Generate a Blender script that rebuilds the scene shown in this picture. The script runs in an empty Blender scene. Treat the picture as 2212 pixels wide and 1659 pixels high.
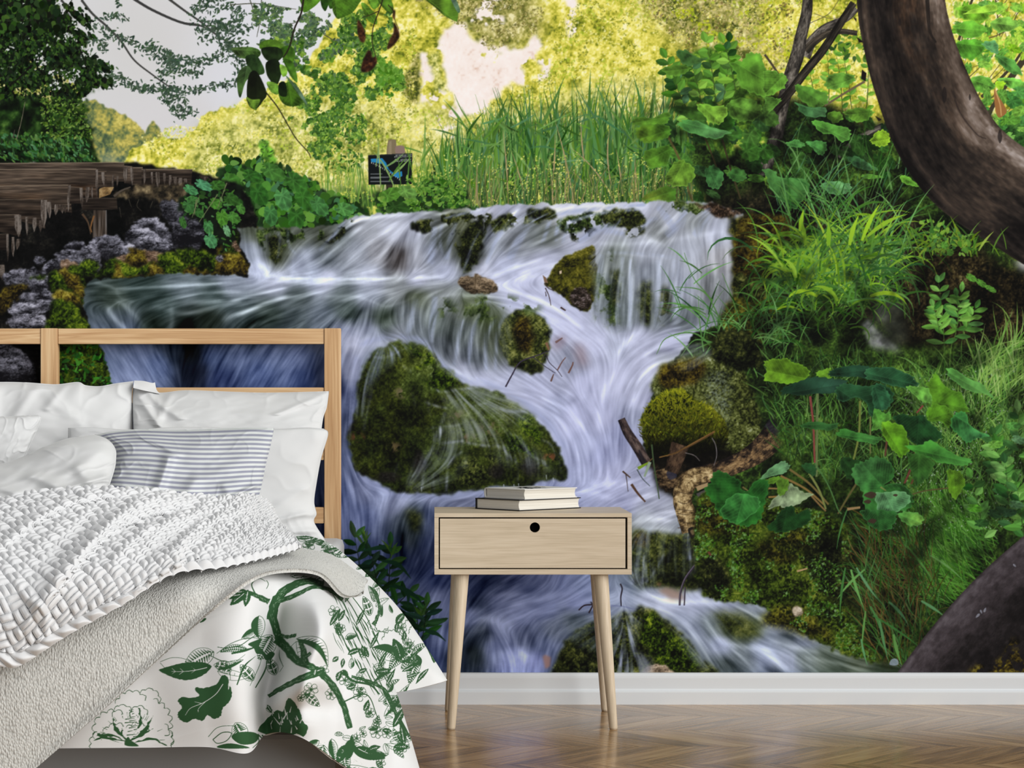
# Bedroom with a printed waterfall mural: everything is built here, nothing is loaded.
WALL_E = 0.89; SUN_P = 2.8; WORLD_E = .40; MURAL_STEP = 1.25
# ---------------------------------------------------------------- printed picture: painter helpers
import numpy as np, math
W, H = 2212, 1456
CV = np.zeros((H, W, 3), np.float32)
R = np.random.RandomState(7)

def box(x0, y0, x1, y1, pad=0):
    return max(0, int(x0 - pad)), max(0, int(y0 - pad)), min(W, int(math.ceil(x1 + pad)) + 1), min(H, int(math.ceil(y1 + pad)) + 1)

def noise(b, scale, seed, sx=1.0, sy=1.0):
    """smooth value noise in -1..1 over the pixel box b"""
    x0, y0, x1, y1 = b
    r = np.random.RandomState(seed)
    g = r.rand(97, 101).astype(np.float32) * 2 - 1
    X = np.arange(x0, x1) / (scale * sx) + seed * 7.31
    Y = np.arange(y0, y1) / (scale * sy) + seed * 3.77
    xi = np.floor(X).astype(int); yi = np.floor(Y).astype(int)
    fx = (X - xi).astype(np.float32); fy = (Y - yi).astype(np.float32)
    fx = fx * fx * (3 - 2 * fx); fy = (fy * fy * (3 - 2 * fy))[:, None]
    a = g[yi % 97]; c = g[(yi + 1) % 97]
    t = a * (1 - fy) + c * fy
    return t[:, xi % 101] * (1 - fx) + t[:, (xi + 1) % 101] * fx

def fbm(b, scale, seed, octs=4, gain=0.55, sx=1.0, sy=1.0):
    out = 0; amp = 1.0; tot = 0
    for k in range(octs):
        out = out + noise(b, max(scale / 2 ** k, 1.01), seed + 13 * k, sx, sy) * amp
        tot += amp; amp *= gain
    return out / tot * 1.6

def blur1(a, r, ax):
    if r < 1: return a
    n = a.shape[ax]
    pad = [(0, 0)] * a.ndim; pad[ax] = (r + 1, r)
    c = np.cumsum(np.pad(a, pad, mode='edge'), axis=ax, dtype=np.float64)
    hi = np.take(c, np.arange(2 * r + 1, 2 * r + 1 + n), axis=ax); lo = np.take(c, np.arange(0, n), axis=ax)
    return ((hi - lo) / (2 * r + 1)).astype(np.float32)

def blur(a, r):
    r = int(round(r))
    if r < 1: return a
    for _ in range(2): a = blur1(blur1(a, r, 0), r, 1)
    return a

def raster(P, b, ss=2):
    """coverage of polygon P over box b"""
    x0, y0, x1, y1 = b
    h, w = y1 - y0, x1 - x0
    if h <= 0 or w <= 0: return np.zeros((max(h, 0), max(w, 0)), np.float32)
    P = np.asarray(P, np.float64)
    ax, ay = P[:, 0] - x0, P[:, 1] - y0
    bx, by = np.roll(ax, -1), np.roll(ay, -1)
    out = np.zeros((h, w + 1), np.float32)
    rows = []; xs = []; sg = []
    for k in range(len(P)):
        lo, hi = (ay[k], by[k]) if ay[k] < by[k] else (by[k], ay[k])
        if hi - lo < 1e-9: continue
        i0 = max(0, math.ceil(lo * ss - 0.5)); i1 = min(h * ss - 1, math.ceil(hi * ss - 0.5) - 1)
        if i1 < i0: continue
        i = np.arange(i0, i1 + 1)
        x = ax[k] + (bx[k] - ax[k]) * ((i + 0.5) / ss - ay[k]) / (by[k] - ay[k])
        rows.append(i); xs.append(x); sg.append(np.full(len(i), 1.0 if by[k] > ay[k] else -1.0))
    if not rows: return out[:, :w]
    i = np.concatenate(rows); x = np.clip(np.concatenate(xs), 0, w - 1e-4); s = np.concatenate(sg)
    xi = np.floor(x).astype(int); fr = (x - xi)
    acc = np.zeros(h * (w + 1), np.float64)
    r = i // ss
    acc += np.bincount(r * (w + 1) + xi, weights=s * (1 - fr), minlength=h * (w + 1))
    acc += np.bincount(r * (w + 1) + np.minimum(xi + 1, w), weights=s * fr, minlength=h * (w + 1))
    m = np.abs(np.cumsum(acc.reshape(h, w + 1), axis=1)[:, :w]) / ss
    return np.clip(m, 0, 1).astype(np.float32)

def smooth(P, n=6, closed=True):
    """Catmull-Rom through the points"""
    P = np.asarray(P, np.float64)
    if closed: Q = np.vstack([P[-1], P, P[0], P[1]])
    else: Q = np.vstack([2 * P[0] - P[1], P, 2 * P[-1] - P[-2]])
    t = np.linspace(0, 1, n, endpoint=False)[:, None]
    out = []
    for k in range(1, len(Q) - 2):
        a, c, d, e = Q[k - 1], Q[k], Q[k + 1], Q[k + 2]
        out.append(0.5 * (2 * c + (d - a) * t + (2 * a - 5 * c + 4 * d - e) * t ** 2 + (3 * c - a - 3 * d + e) * t ** 3))
    out = np.vstack(out)
    return out if closed else np.vstack([out, P[-1]])

def mask(P, feather=1.0, rough=0, rs=12, seed=1, sm=0):
    """soft (optionally ragged) mask of polygon P: (box, alpha)"""
    P = np.asarray(P, np.float64)
    if sm: P = smooth(P, sm)
    b = box(P[:, 0].min(), P[:, 1].min(), P[:, 0].max(), P[:, 1].max(), feather * 3 + rough * 2 + 2)
    m = raster(P, b)
    if rough:
        h, w = m.shape
        yy, xx = np.mgrid[0:h, 0:w]
        dx = fbm(b, rs, seed, 3) * rough; dy = fbm(b, rs, seed + 50, 3) * rough
        m = m[np.clip(yy + dy, 0, h - 1).astype(int), np.clip(xx + dx, 0, w - 1).astype(int)]
    return b, blur(m, feather)

def put(b, col, a):
    x0, y0, x1, y1 = b
    t = CV[y0:y1, x0:x1]
    if np.ndim(a) == 2: a = a[:, :, None]
    t += (np.asarray(col, np.float32) - t) * a

def get(b):
    return CV[b[1]:b[3], b[0]:b[2]]

def ramp(t, stops):
    """colour ramp: stops = [(t, (r,g,b)), ...]"""
    ts = [s[0] for s in stops]
    return np.stack([np.interp(t, ts, [s[1][k] for s in stops]) for k in range(3)], -1).astype(np.float32)

def field(b, pts, power=3.0):
    """scattered colours [(x, y, r, g, b)] blended over box b"""
    x0, y0, x1, y1 = b
    p = np.asarray(pts, np.float64)
    st = 12
    gx = np.arange(x0, x1 + st, st); gy = np.arange(y0, y1 + st, st)
    d2 = (gx[None, :, None] - p[:, 0]) ** 2 + (gy[:, None, None] - p[:, 1]) ** 2 + 200
    w = d2 ** (-power / 2)
    c = (w @ p[:, 2:]) / w.sum(-1)[..., None]
    X = (np.arange(x0, x1) - x0) / st; Y = (np.arange(y0, y1) - y0) / st
    xi = X.astype(int); yi = Y.astype(int)
    fx = (X - xi)[None, :, None]; fy = (Y - yi)[:, None, None]
    t = c[yi] * (1 - fy) + c[np.minimum(yi + 1, len(gy) - 1)] * fy
    return (t[:, xi] * (1 - fx) + t[:, np.minimum(xi + 1, len(gx) - 1)] * fx).astype(np.float32)

def fill(P, col, a=1.0, ss=3):
    P = np.asarray(P, np.float64)
    b = box(P[:, 0].min(), P[:, 1].min(), P[:, 0].max(), P[:, 1].max(), 1)
    if b[2] <= b[0] or b[3] <= b[1]: return
    put(b, col, raster(P, b, ss) * a)

def ribbon(pts, w0, w1=None, wm=None):
    """outline of a tapered band along the points"""
    P = np.asarray(pts, np.float64)
    T = np.gradient(P, axis=0); T /= np.linalg.norm(T, axis=1)[:, None] + 1e-9
    N = np.stack([-T[:, 1], T[:, 0]], 1)
    t = np.linspace(0, 1, len(P))
    if w1 is None: w1 = w0
    w = w0 + (w1 - w0) * t if wm is None else np.interp(t, [0, .45, 1], [w0, wm, w1])
    return np.vstack([P + N * w[:, None] / 2, (P - N * w[:, None] / 2)[::-1]])

def line(pts, col, w0, w1=None, a=1.0, n=6, wm=None):
    P = smooth(pts, n, False) if len(pts) > 2 else np.linspace(pts[0], pts[1], 5)
    fill(ribbon(P, w0, w1, wm), col, a)

def blade(x, y, ang, L, bend, w, col, a=1.0):
    """grass blade from (x, y): starts at angle ang (degrees, 90 = up), turns by bend along its length"""
    n = 9
    th = np.radians(ang + bend * np.linspace(0, 1, n) ** 1.3)
    s = L / (n - 1)
    P = np.stack([x + np.concatenate([[0], np.cumsum(np.cos(th[:-1]) * s)]), y - np.concatenate([[0], np.cumsum(np.sin(th[:-1]) * s)])], 1)
    fill(ribbon(P, w * .55, .4, w), col, a, 2)
    return P

# leaf stamps: small coverage masks at many turns and sizes
STAMPS = {}
def stamp(kind, size, k):
    key = (kind, size, k)
    if key not in STAMPS:
        t = np.linspace(0, 2 * np.pi, 20, endpoint=False)
        asp = {0: .42, 1: .6, 2: .85, 3: .3}[kind]
        x = np.cos(t); y = np.sin(t) * asp * (1 - .35 * x)
        an = k * np.pi / 8
        r = size / 2
        P = np.stack([x * np.cos(an) - y * np.sin(an), x * np.sin(an) + y * np.cos(an)], 1) * r + (r + 1)
        n = int(size + 3)
        STAMPS[key] = raster(P, (0, 0, n, n), 3)
    return STAMPS[key]

def leaves(xs, ys, cols, smin, smax, kinds=(0, 1), turns=range(16), a=1.0):
    ks = R.choice(list(turns), len(xs)); sz = R.randint(smin, smax + 1, len(xs)); kd = R.choice(list(kinds), len(xs))
    for x, y, c, k, s, q in zip(xs.astype(int), ys.astype(int), cols, ks, sz, kd):
        m = stamp(q, int(s), int(k)); n = m.shape[0]
        x -= n // 2; y -= n // 2
        u0, v0 = max(0, -x), max(0, -y); u1, v1 = min(n, W - x), min(n, H - y)
        if u1 <= u0 or v1 <= v0: continue
        t = CV[y + v0:y + v1, x + u0:x + u1]
        t += (c - t) * (m[v0:v1, u0:u1, None] * a)

def scatter(P, n, seed=None, clump=0, thr=0.0, rough=0):
    """n random points inside polygon P (clump: keep them to patches of that size)"""
    P = np.asarray(P, np.float64)
    b = box(P[:, 0].min(), P[:, 1].min(), P[:, 0].max(), P[:, 1].max())
    m = raster(P, b, 1) > .5
    if rough:
        b, mm = mask(P, 0, rough, rough * 1.5, (seed or 1) % 300); m = mm > .5
    if clump: m = m & (fbm(b, clump, (seed or 1) % 300 + 3, 3) > thr)
    yy, xx = np.nonzero(m)
    if not len(xx): return np.zeros(0), np.zeros(0)
    r = np.random.RandomState(seed) if seed is not None else R
    i = r.randint(0, len(xx), n)
    return xx[i] + b[0] + r.rand(n), yy[i] + b[1] + r.rand(n)

def pick(n, cols, jit=12):
    c = np.asarray(cols, np.float32)
    return np.clip(c[R.randint(0, len(c), n)] + R.randn(n, 1) * jit + R.randn(n, 3) * jit * .25, 0, 250).astype(np.float32)
# ---------------------------------------------------------------- sky, hills, sunlit woods, cliff
def foliage(P, stops, sc=40, seed=1, feather=1, rough=4, gain=.75, bias=0., sm=0, con=1.0, rs=14):
    b, m = mask(P, feather, rough, rs, seed, sm)
    t = .5 + bias + con * (.30 * fbm(b, sc, seed, 3) + .26 * fbm(b, sc / 4, seed + 5, 2) + .24 * noise(b, 6, seed + 9) + .18 * noise(b, 3.2, seed + 11))
    put(b, ramp(t, stops), m)
SUN = [(0, (84, 98, 24)), (.2, (136, 142, 40)), (.42, (184, 182, 62)), (.62, (216, 208, 88)), (.82, (238, 231, 128)), (1.05, (245, 240, 190))]
PALE = [(0, (98, 112, 44)), (.25, (150, 156, 74)), (.5, (196, 196, 108)), (.75, (226, 222, 140)), (1, (240, 236, 190))]
SHADE = [(0, (62, 72, 26)), (.25, (112, 116, 50)), (.5, (158, 154, 84)), (.72, (196, 188, 122)), (1, (232, 226, 176))]
put((0, 0, W, 700), (206, 206, 208), 1)
put((0, 700, W, H), (24, 26, 30), 1)
put((0, 0, 760, 420), field((0, 0, 760, 420), [(100, 0, 208, 209, 212), (300, 100, 205, 205, 206), (400, 260, 208, 207, 210), (600, 60, 214, 216, 224), (520, 200, 212, 214, 222), (700, 60, 220, 222, 226)]), 1)
HILL = [(0, (66, 84, 62)), (.25, (98, 114, 72)), (.5, (140, 142, 78)), (.75, (178, 168, 84)), (1, (206, 194, 104))]
foliage([(150, 240), (175, 222), (206, 213), (240, 238), (270, 246), (290, 262), (312, 288), (318, 276), (328, 262), (334, 262), (346, 284), (356, 300), (330, 330), (280, 370), (150, 370)], HILL, 46, 3, 1, 3, con=1.0)
b = (180, 300, 300, 372); put(b, (96, 122, 142), np.clip(.5 - np.abs(np.arange(300, 372) - 345) / 60, 0, 1)[:, None] * np.clip(1 - np.abs(np.arange(180, 300) - 235) / 50, 0, 1)[None] * .9)
foliage([(262, 372), (268, 348), (285, 318), (300, 312), (330, 302), (365, 297), (400, 292), (424, 276), (436, 252), (458, 240), (482, 230), (505, 232), (522, 214), (548, 208), (600, 180), (650, 150), (690, 96), (720, 40), (742, -10), (2220, -10), (2220, 560), (600, 560), (300, 420)], SUN, 60, 21, 1, 4, bias=.04)
foliage([(500, 250), (640, 230), (760, 200), (860, 250), (900, 330), (980, 420), (980, 470), (560, 470), (400, 380), (420, 300)], PALE, 50, 31, 20, 10, bias=.04)
foliage([(880, 220), (1000, 240), (1200, 210), (1330, 160), (1450, 180), (1440, 340), (1300, 360), (900, 360)], PALE, 46, 35, 14, 14, bias=.06)
foliage([(1380, 0), (1600, -10), (1720, 0), (1740, 120), (1640, 160), (1560, 150), (1500, 110), (1440, 70)], SHADE, 60, 37, 22, 20, bias=-.02)
foliage([(1640, -10), (1790, -10), (1880, 100), (1880, 230), (1700, 230), (1640, 120)], SUN, 40, 39, 10, 10, bias=.1)
foliage([(885, -10), (1040, -10), (1160, -10), (1180, 60), (1100, 110), (1050, 100), (1010, 70), (980, 30)], SHADE, 46, 41, 18, 16, bias=-.04)
foliage([(2040, -10), (2220, -10), (2220, 330), (2120, 300), (2060, 160)], SUN, 30, 43, 10, 10, bias=.18)
# the pale cliff
CLIFF = [(0, (196, 160, 138)), (.18, (226, 204, 192)), (.4, (240, 228, 222)), (1, (245, 238, 235))]
def cliff(P, seed, cov=0.):
    b, m = mask(P, 3, 10, 18, seed)
    t = .62 + .35 * fbm(b, 26, seed, 4) + .2 * noise(b, 5, seed + 3)
    hole = np.clip((fbm(b, 30, seed + 70, 4) + cov) * 5, 0, 1)
    put(b, ramp(t, CLIFF), m * hole)
cliff([(960, 60), (1000, 52), (1010, 78), (1050, 92), (1075, 112), (1110, 118), (1130, 160), (1100, 190), (1060, 215), (1050, 240), (1010, 258), (985, 246), (975, 200), (955, 165), (952, 120), (945, 95)], 51, .75)
cliff([(898, 110), (925, 112), (950, 160), (965, 215), (1000, 250), (985, 300), (955, 280), (930, 215), (905, 225), (903, 160)], 53, .30)
cliff([(1060, 100), (1130, 105), (1160, 60), (1170, 100), (1140, 150), (1190, 130), (1190, 170), (1110, 180)], 55, .12)
cliff([(1212, -5), (1250, -5), (1250, 30), (1246, 85), (1222, 90), (1225, 40)], 57, .35)
cliff([(1020, -5), (1080, -5), (1090, 60), (1000, 40)], 59, -.05)
cliff([(1160, 130), (1196, 125), (1190, 165), (1165, 160)], 61, .2)
foliage([(886, 130), (902, 110), (906, 170), (903, 226), (885, 225), (868, 190)], SHADE, 18, 63, 3, 5, bias=-.22)
foliage([(925, 112), (952, 112), (952, 160), (965, 195), (945, 196), (932, 160)], PALE, 20, 64, 4, 6, bias=-.05)
# leaf-by-leaf sparkle over the woods
WOODS = [(300, 300), (540, 215), (700, 120), (900, 60), (900, 230), (1000, 262), (1060, 222), (1130, 190), (1190, 140), (1200, 60), (1260, 0), (1880, 0), (1880, 250), (1400, 340), (900, 400), (420, 400)]
for P, n, cols, cl, th, s in ((WOODS, 5200, [(120, 128, 36), (96, 108, 28), (142, 150, 48)], 34, .12, (3, 6)), (WOODS, 9000, [(236, 228, 120), (226, 216, 96), (242, 238, 168)], 26, .0, (3, 6)), (WOODS, 3000, [(180, 196, 60), (160, 180, 52)], 40, .2, (3, 7)),
                   ([(1380, 0), (1740, 0), (1740, 150), (1520, 160)], 1500, [(206, 192, 138), (190, 176, 118), (150, 148, 70)], 22, 0, (3, 6)), ([(1380, 0), (1740, 0), (1740, 150), (1520, 160)], 600, [(88, 96, 40), (70, 76, 32), (120, 96, 60)], 26, .2, (3, 6)), ([(1380, 0), (1740, 0), (1740, 150), (1520, 160)], 420, [(190, 200, 30), (170, 190, 40)], 30, .3, (4, 7)),
                   ([(890, 0), (1180, 0), (1170, 70), (1060, 110), (1000, 60)], 900, [(120, 116, 60), (150, 140, 76), (220, 210, 150), (96, 92, 44)], 20, 0, (3, 6)),
                   ([(2050, 0), (2212, 0), (2212, 300), (2100, 260)], 700, [(240, 238, 200), (190, 200, 60), (150, 180, 50), (245, 240, 220)], 20, 0, (3, 7))):
    x, y = scatter(P, n, int(cl) + n % 97, cl, th); leaves(x, y, pick(len(x), cols, 9), s[0], s[1], (0, 1, 2), a=.6)
# ---------------------------------------------------------------- dark trees at the left, branches, hanging leaves
def spray(path, n, spread, smin, smax, cols, a=1.0, kinds=(0, 3), turns=range(16)):
    P = smooth(path, 8, False) if len(path) > 2 else np.linspace(path[0], path[1], 12)
    i = R.randint(0, len(P), n)
    x = P[i, 0] + R.randn(n) * spread; y = P[i, 1] + R.randn(n) * spread * .75
    leaves(x, y, pick(n, cols, 8), smin, smax, kinds, turns, a)
DK = [(26, 40, 30), (36, 56, 36), (46, 70, 40), (30, 46, 28), (58, 82, 46)]
GRY = [(56, 74, 62), (44, 62, 48), (70, 88, 72), (60, 84, 58)]
# far sprays in the open sky
for p in ([(176, 0), (200, 30), (232, 58), (262, 90), (290, 130), (330, 162), (372, 192)], [(286, -4), (330, 22), (390, 48), (432, 55), (478, 82), (500, 100)], [(362, -4), (400, 24), (440, 52), (480, 86)], [(132, 0), (150, 20)]):
    line(p, (62, 62, 60), 5.5, 3)
line([(286, -4), (330, 22), (390, 48), (432, 55)], (56, 56, 56), 6, 5)
line([(120, 50), (150, 8), (158, -5)], (50, 56, 48), 2, 2)
for path, n, sp in (([(200, 50), (260, 85), (300, 100), (350, 122), (400, 135), (440, 132), (480, 122)], 330, 9), ([(320, 100), (350, 112), (372, 130), (345, 140)], 110, 8), ([(345, 165), (372, 150), (400, 158), (430, 160)], 120, 8),
                    ([(230, 160), (262, 172), (292, 188), (330, 192), (370, 192), (420, 196), (470, 186), (515, 180)], 340, 7), ([(372, 195), (362, 215), (380, 240), (395, 250)], 130, 9), ([(375, 200), (400, 225), (418, 246)], 60, 5),
                    ([(415, 25), (450, 10), (500, 20), (520, 40)], 170, 12), ([(440, 50), (470, 60), (500, 60), (530, 68)], 200, 11), ([(430, 60), (440, 82), (455, 88)], 40, 7), ([(470, 80), (500, 100), (520, 90)], 90, 8),
                    ([(480, 100), (500, 110), (520, 135), (515, 175)], 130, 9), ([(225, 42), (250, 34), (272, 42)], 50, 5), ([(250, 0), (262, 12)], 14, 4), ([(180, 90), (205, 85), (232, 110)], 90, 6), ([(150, 100), (190, 112), (222, 145), (242, 150)], 90, 6), ([(165, 160), (210, 165), (240, 180), (228, 186)], 60, 6)):
    spray(path, n, sp, 5, 11, GRY)
# the near dark tree mass
b, m = mask([(-10, -10), (118, -10), (150, 30), (172, 70), (186, 90), (190, 120), (206, 150), (214, 180), (206, 206), (176, 212), (172, 230), (190, 290), (206, 352), (-10, 352)], 2, 16, 18, 71)
x0, y0, x1, y1 = b
yy = np.linspace(0, 1, y1 - y0)[:, None]
gap = np.clip((fbm(b, 26, 73, 4) - .22 - .5 * np.clip(1 - np.abs(yy * 352 - 120) / 120, 0, 1) * 0) * 4, 0, 1)
put(b, ramp(.5 + .5 * fbm(b, 24, 75, 4), [(0, (6, 10, 5)), (.4, (16, 28, 10)), (.7, (32, 54, 18)), (1, (56, 84, 26))]), m * np.clip(1.15 - gap * (.9 if True else 0), 0, 1))
LG = [(18, 36, 14), (27, 48, 19), (38, 64, 23), (14, 27, 11), (54, 84, 30), (10, 19, 8), (8, 14, 6)]
x, y = scatter([(0, 0), (110, 0), (150, 40), (180, 90), (206, 150), (214, 185), (180, 210), (150, 230), (0, 230)], 3600, 3); leaves(x, y, pick(3600, LG, 8), 5, 13, (0, 1, 1, 2), range(1, 6))
for path, n, sp in (([(110, 10), (150, 60), (180, 85)], 120, 12), ([(150, 100), (190, 130), (232, 150)], 90, 9), ([(160, 140), (200, 165), (232, 182)], 110, 9), ([(140, 20), (170, 30), (190, 50)], 60, 9)):
    spray(path, n, sp, 7, 16, LG, kinds=(0, 1), turns=range(1, 5))
# sky glints through the leaves
for P, n, cols, th in (([(20, 5), (130, 0), (200, 110), (180, 200), (60, 190), (10, 110)], 700, [(205, 206, 210), (180, 186, 180)], .28), ([(0, 110), (60, 130), (160, 180), (180, 222), (60, 222), (0, 200)], 360, [(170, 166, 90), (130, 140, 60), (190, 184, 130)], .2)):
    x, y = scatter(P, n, n, 30, th); leaves(x, y, pick(len(x), cols, 8), 3, 6, (1, 2))
x, y = scatter([(0, 0), (110, 0), (150, 40), (180, 90), (206, 150), (214, 185), (180, 210), (150, 230), (0, 230)], 1200, 3); leaves(x, y, pick(1200, LG, 8), 5, 12, (0, 1), range(1, 6))
fill(smooth([(60, -5), (108, -5), (104, 12), (92, 40), (60, 40), (62, 20)], 5), (30, 28, 24))
x, y = scatter([(0, 0), (130, 0), (130, 70), (0, 70)], 160, 4); leaves(x, y, pick(160, LG, 8), 9, 20, (1, 2), range(1, 6))
# shaded bank under the tree
b, m = mask([(-10, 215), (60, 222), (150, 225), (180, 250), (196, 300), (214, 356), (-10, 356)], 4, 10, 14, 77)
put(b, ramp(.45 + .5 * fbm(b, 22, 79, 4), [(0, (3, 6, 4)), (.4, (12, 24, 9)), (.7, (34, 62, 22)), (1, (84, 118, 50))]), m)
x, y = scatter([(0, 290), (180, 290), (212, 352), (0, 352)], 420, 12); leaves(x, y, pick(420, [(40, 84, 34), (28, 58, 26), (62, 108, 66), (16, 34, 14), (74, 112, 50)], 10), 6, 15, (0, 3), (1, 2, 3, 4))
x, y = scatter([(90, 210), (180, 215), (200, 300), (90, 300)], 420, 13); leaves(x, y, pick(420, [(58, 88, 28), (38, 62, 20), (88, 118, 42), (110, 138, 62), (22, 38, 12)], 10), 4, 9, (0, 1))
line([(20, 185), (45, 165), (68, 142)], (16, 14, 12), 3, 2); line([(36, 300), (46, 262), (54, 220)], (120, 110, 96), 1.5, 1)
line([(28, 298), (32, 280)], (70, 66, 58), 3, 1)
# the leafy tree behind the hanging leaves
TG = [(66, 104, 34), (88, 128, 40), (48, 82, 30), (112, 150, 54), (138, 172, 70), (56, 92, 40), (80, 120, 50)]
TS = [(70, 92, 72), (56, 78, 56), (84, 110, 74), (96, 124, 70)]
for p in ([(540, 0), (560, 50), (600, 60), (660, 40)], [(500, 10), (560, 8), (640, 20)], [(565, 0), (562, 40), (555, 80)], [(700, 75), (740, 95), (790, 95), (860, 80)], [(720, 85), (770, 115), (800, 140)], [(655, 158), (700, 180), (740, 205)]):
    line(p, (70, 72, 58), 2.2, 1.2)
for P, n, cols, s in (([(560, 20), (700, 20), (720, 60), (640, 120), (560, 90), (552, 40)], 620, TS, (5, 10)), ([(600, 90), (760, 60), (800, 120), (780, 190), (620, 150)], 900, TG + TS, (5, 12)), ([(640, 140), (760, 120), (870, 150), (872, 200), (820, 215), (700, 200)], 900, TG, (5, 13)),
                      ([(720, 20), (850, 30), (860, 110), (760, 120)], 520, TG, (5, 12)), ([(610, 180), (700, 190), (780, 230), (790, 300), (700, 290), (640, 230)], 620, TG, (5, 11)), ([(630, 250), (720, 240), (730, 330), (700, 345), (660, 310)], 420, TG, (5, 11)), ([(690, 240), (790, 250), (790, 310), (720, 300)], 160, TG, (5, 10)),
                      ([(550, 10), (600, 10), (610, 70), (570, 80)], 120, TS, (5, 9)), ([(800, 130), (860, 130), (866, 210), (830, 215)], 180, [(74, 120, 34), (110, 156, 56), (90, 140, 44)], (6, 14))):
    x, y = scatter(P, int(n * 1.5), n, 26, -.05, 12); leaves(x, y, pick(len(x), cols, 10), s[0], s[1], (0, 1))
line([(575, 200), (600, 232), (622, 270), (640, 300), (665, 328), (672, 342)], (46, 46, 26), 3, 2)
x, y = scatter([(690, 320), (735, 310), (790, 340), (770, 375), (700, 370)], 110, 15); leaves(x, y, pick(110, TG, 10), 5, 11, (0, 1))
# big hanging leaves
def bigleaf(P, c0, c1, mid, vein=(90, 130, 40), nv=5, va=.5, sm=5, edge=None):
    """P outline; c0->c1 along mid rib (base, tip); pairs of side veins"""
    P = smooth(P, sm) if sm > 1 else np.asarray(P, float)
    b = box(P[:, 0].min(), P[:, 1].min(), P[:, 0].max(), P[:, 1].max(), 2)
    m = raster(P, b, 3)
    x0, y0, x1, y1 = b
    yy, xx = np.mgrid[y0:y1, x0:x1]
    (ax, ay), (bx, by) = mid
    dx, dy = bx - ax, by - ay; L2 = dx * dx + dy * dy
    t = np.clip(((xx - ax) * dx + (yy - ay) * dy) / L2, 0, 1)
    s = ((xx - ax) * dy - (yy - ay) * dx) / L2 ** .5
    n_ = fbm(b, max(10, L2 ** .5 / 4), int(ax) % 400 + 5, 4)
    c = np.asarray(c0) + (np.asarray(c1) - np.asarray(c0)) * t[..., None]
    c = c * (1 + .34 * n_[..., None] + .10 * np.sign(s)[..., None] + .12 * np.cos(np.clip(np.abs(s), 0, 60) / 9 + t * 9)[..., None])
    if edge is not None:
        e = np.clip(m - blur(m, 2), 0, 1)[..., None]; c = c + (np.asarray(edge) - c) * np.clip(e * 1.6, 0, .8)
    if nv:
        q = (t * L2 ** .5 - np.abs(s) * .9) / (L2 ** .5 / (nv + 1))
        v = np.clip(1 - np.abs(q - np.round(q)) * (L2 ** .5 / (nv + 1)) / 1.1, 0, 1) * (np.abs(s) > 1)
        v = np.maximum(v, np.clip(1.4 - np.abs(s), 0, 1))
        c = c + (np.asarray(vein) - c) * (v * va)[..., None]
    put(b, np.clip(c, 0, 250), m)
LV = [([(560, 100), (566, 90), (585, 85), (604, 90), (612, 106), (590, 112), (566, 108)], (60, 92, 24), (82, 118, 36)), ([(500, 106), (515, 102), (545, 102), (562, 110), (560, 122), (540, 127), (516, 124)], (78, 104, 54), (52, 84, 30)),
      ([(604, 108), (622, 98), (636, 108), (636, 128), (624, 140), (612, 125)], (40, 72, 16), (66, 100, 28)), ([(566, 104), (600, 102), (612, 118), (600, 132), (580, 132), (568, 120)], (20, 32, 14), (28, 44, 18)),
      ([(530, 124), (550, 118), (562, 130), (572, 155), (560, 162), (542, 158)], (26, 44, 20), (42, 66, 30)), ([(534, 142), (545, 158), (530, 178), (520, 210), (514, 200), (512, 170), (518, 152)], (58, 82, 46), (64, 96, 40)),
      ([(540, 158), (556, 156), (576, 200), (568, 218), (552, 236), (536, 225), (533, 190)], (14, 18, 10), (30, 42, 16)), ([(532, 210), (545, 215), (562, 215), (556, 232), (552, 238), (538, 228)], (90, 118, 40), (70, 104, 30)),
      ([(575, 135), (598, 128), (608, 150), (605, 170), (594, 190), (585, 176), (576, 160)], (16, 26, 12), (24, 38, 14)), ([(612, 128), (630, 132), (640, 155), (642, 178), (630, 168), (618, 146)], (50, 86, 20), (74, 116, 34)),
      ([(576, 178), (592, 178), (604, 188), (600, 204), (585, 198)], (92, 128, 44), (80, 118, 40)), ([(604, 186), (622, 178), (640, 186), (654, 214), (648, 226), (630, 230), (612, 224), (602, 206)], (66, 102, 26), (48, 78, 18)),
      ([(603, 180), (616, 178), (620, 206), (608, 208), (602, 200)], (10, 20, 8), (20, 34, 12)), ([(616, 162), (636, 180), (652, 200), (664, 226), (652, 214), (636, 192)], (70, 100, 60), (96, 120, 110)),
      ([(604, 140), (618, 145), (620, 160), (610, 165)], (120, 160, 60), (96, 140, 44)),
      ([(650, -5), (692, -5), (686, 8), (668, 22), (656, 27), (652, 12)], (72, 112, 30), (60, 96, 24)), ([(694, -5), (712, -5), (708, 14), (702, 24), (694, 12)], (28, 54, 12), (30, 60, 16)), ([(708, -5), (726, -5), (722, 14), (712, 18)], (36, 62, 18), (44, 74, 22)),
      ([(724, -5), (778, -5), (774, 10), (760, 28), (738, 38), (728, 40), (718, 20)], (70, 108, 30), (54, 88, 22)), ([(780, 8), (790, 8), (802, 20), (812, 32), (814, 52), (800, 48), (790, 36)], (84, 124, 36), (74, 112, 30)),
      ([(795, -5), (818, -5), (820, 10), (808, 20), (798, 10)], (90, 130, 40), (76, 118, 36)), ([(815, -5), (840, -5), (850, 15), (846, 30), (830, 20)], (66, 100, 28), (60, 92, 26)),
      ([(916, -8), (975, -8), (990, 12), (988, 44), (984, 46), (960, 34), (942, 18)], (84, 118, 34), (68, 102, 30)), ([(972, -6), (984, -2), (994, 22), (988, 26)], (80, 104, 84), (60, 84, 60))]
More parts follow.
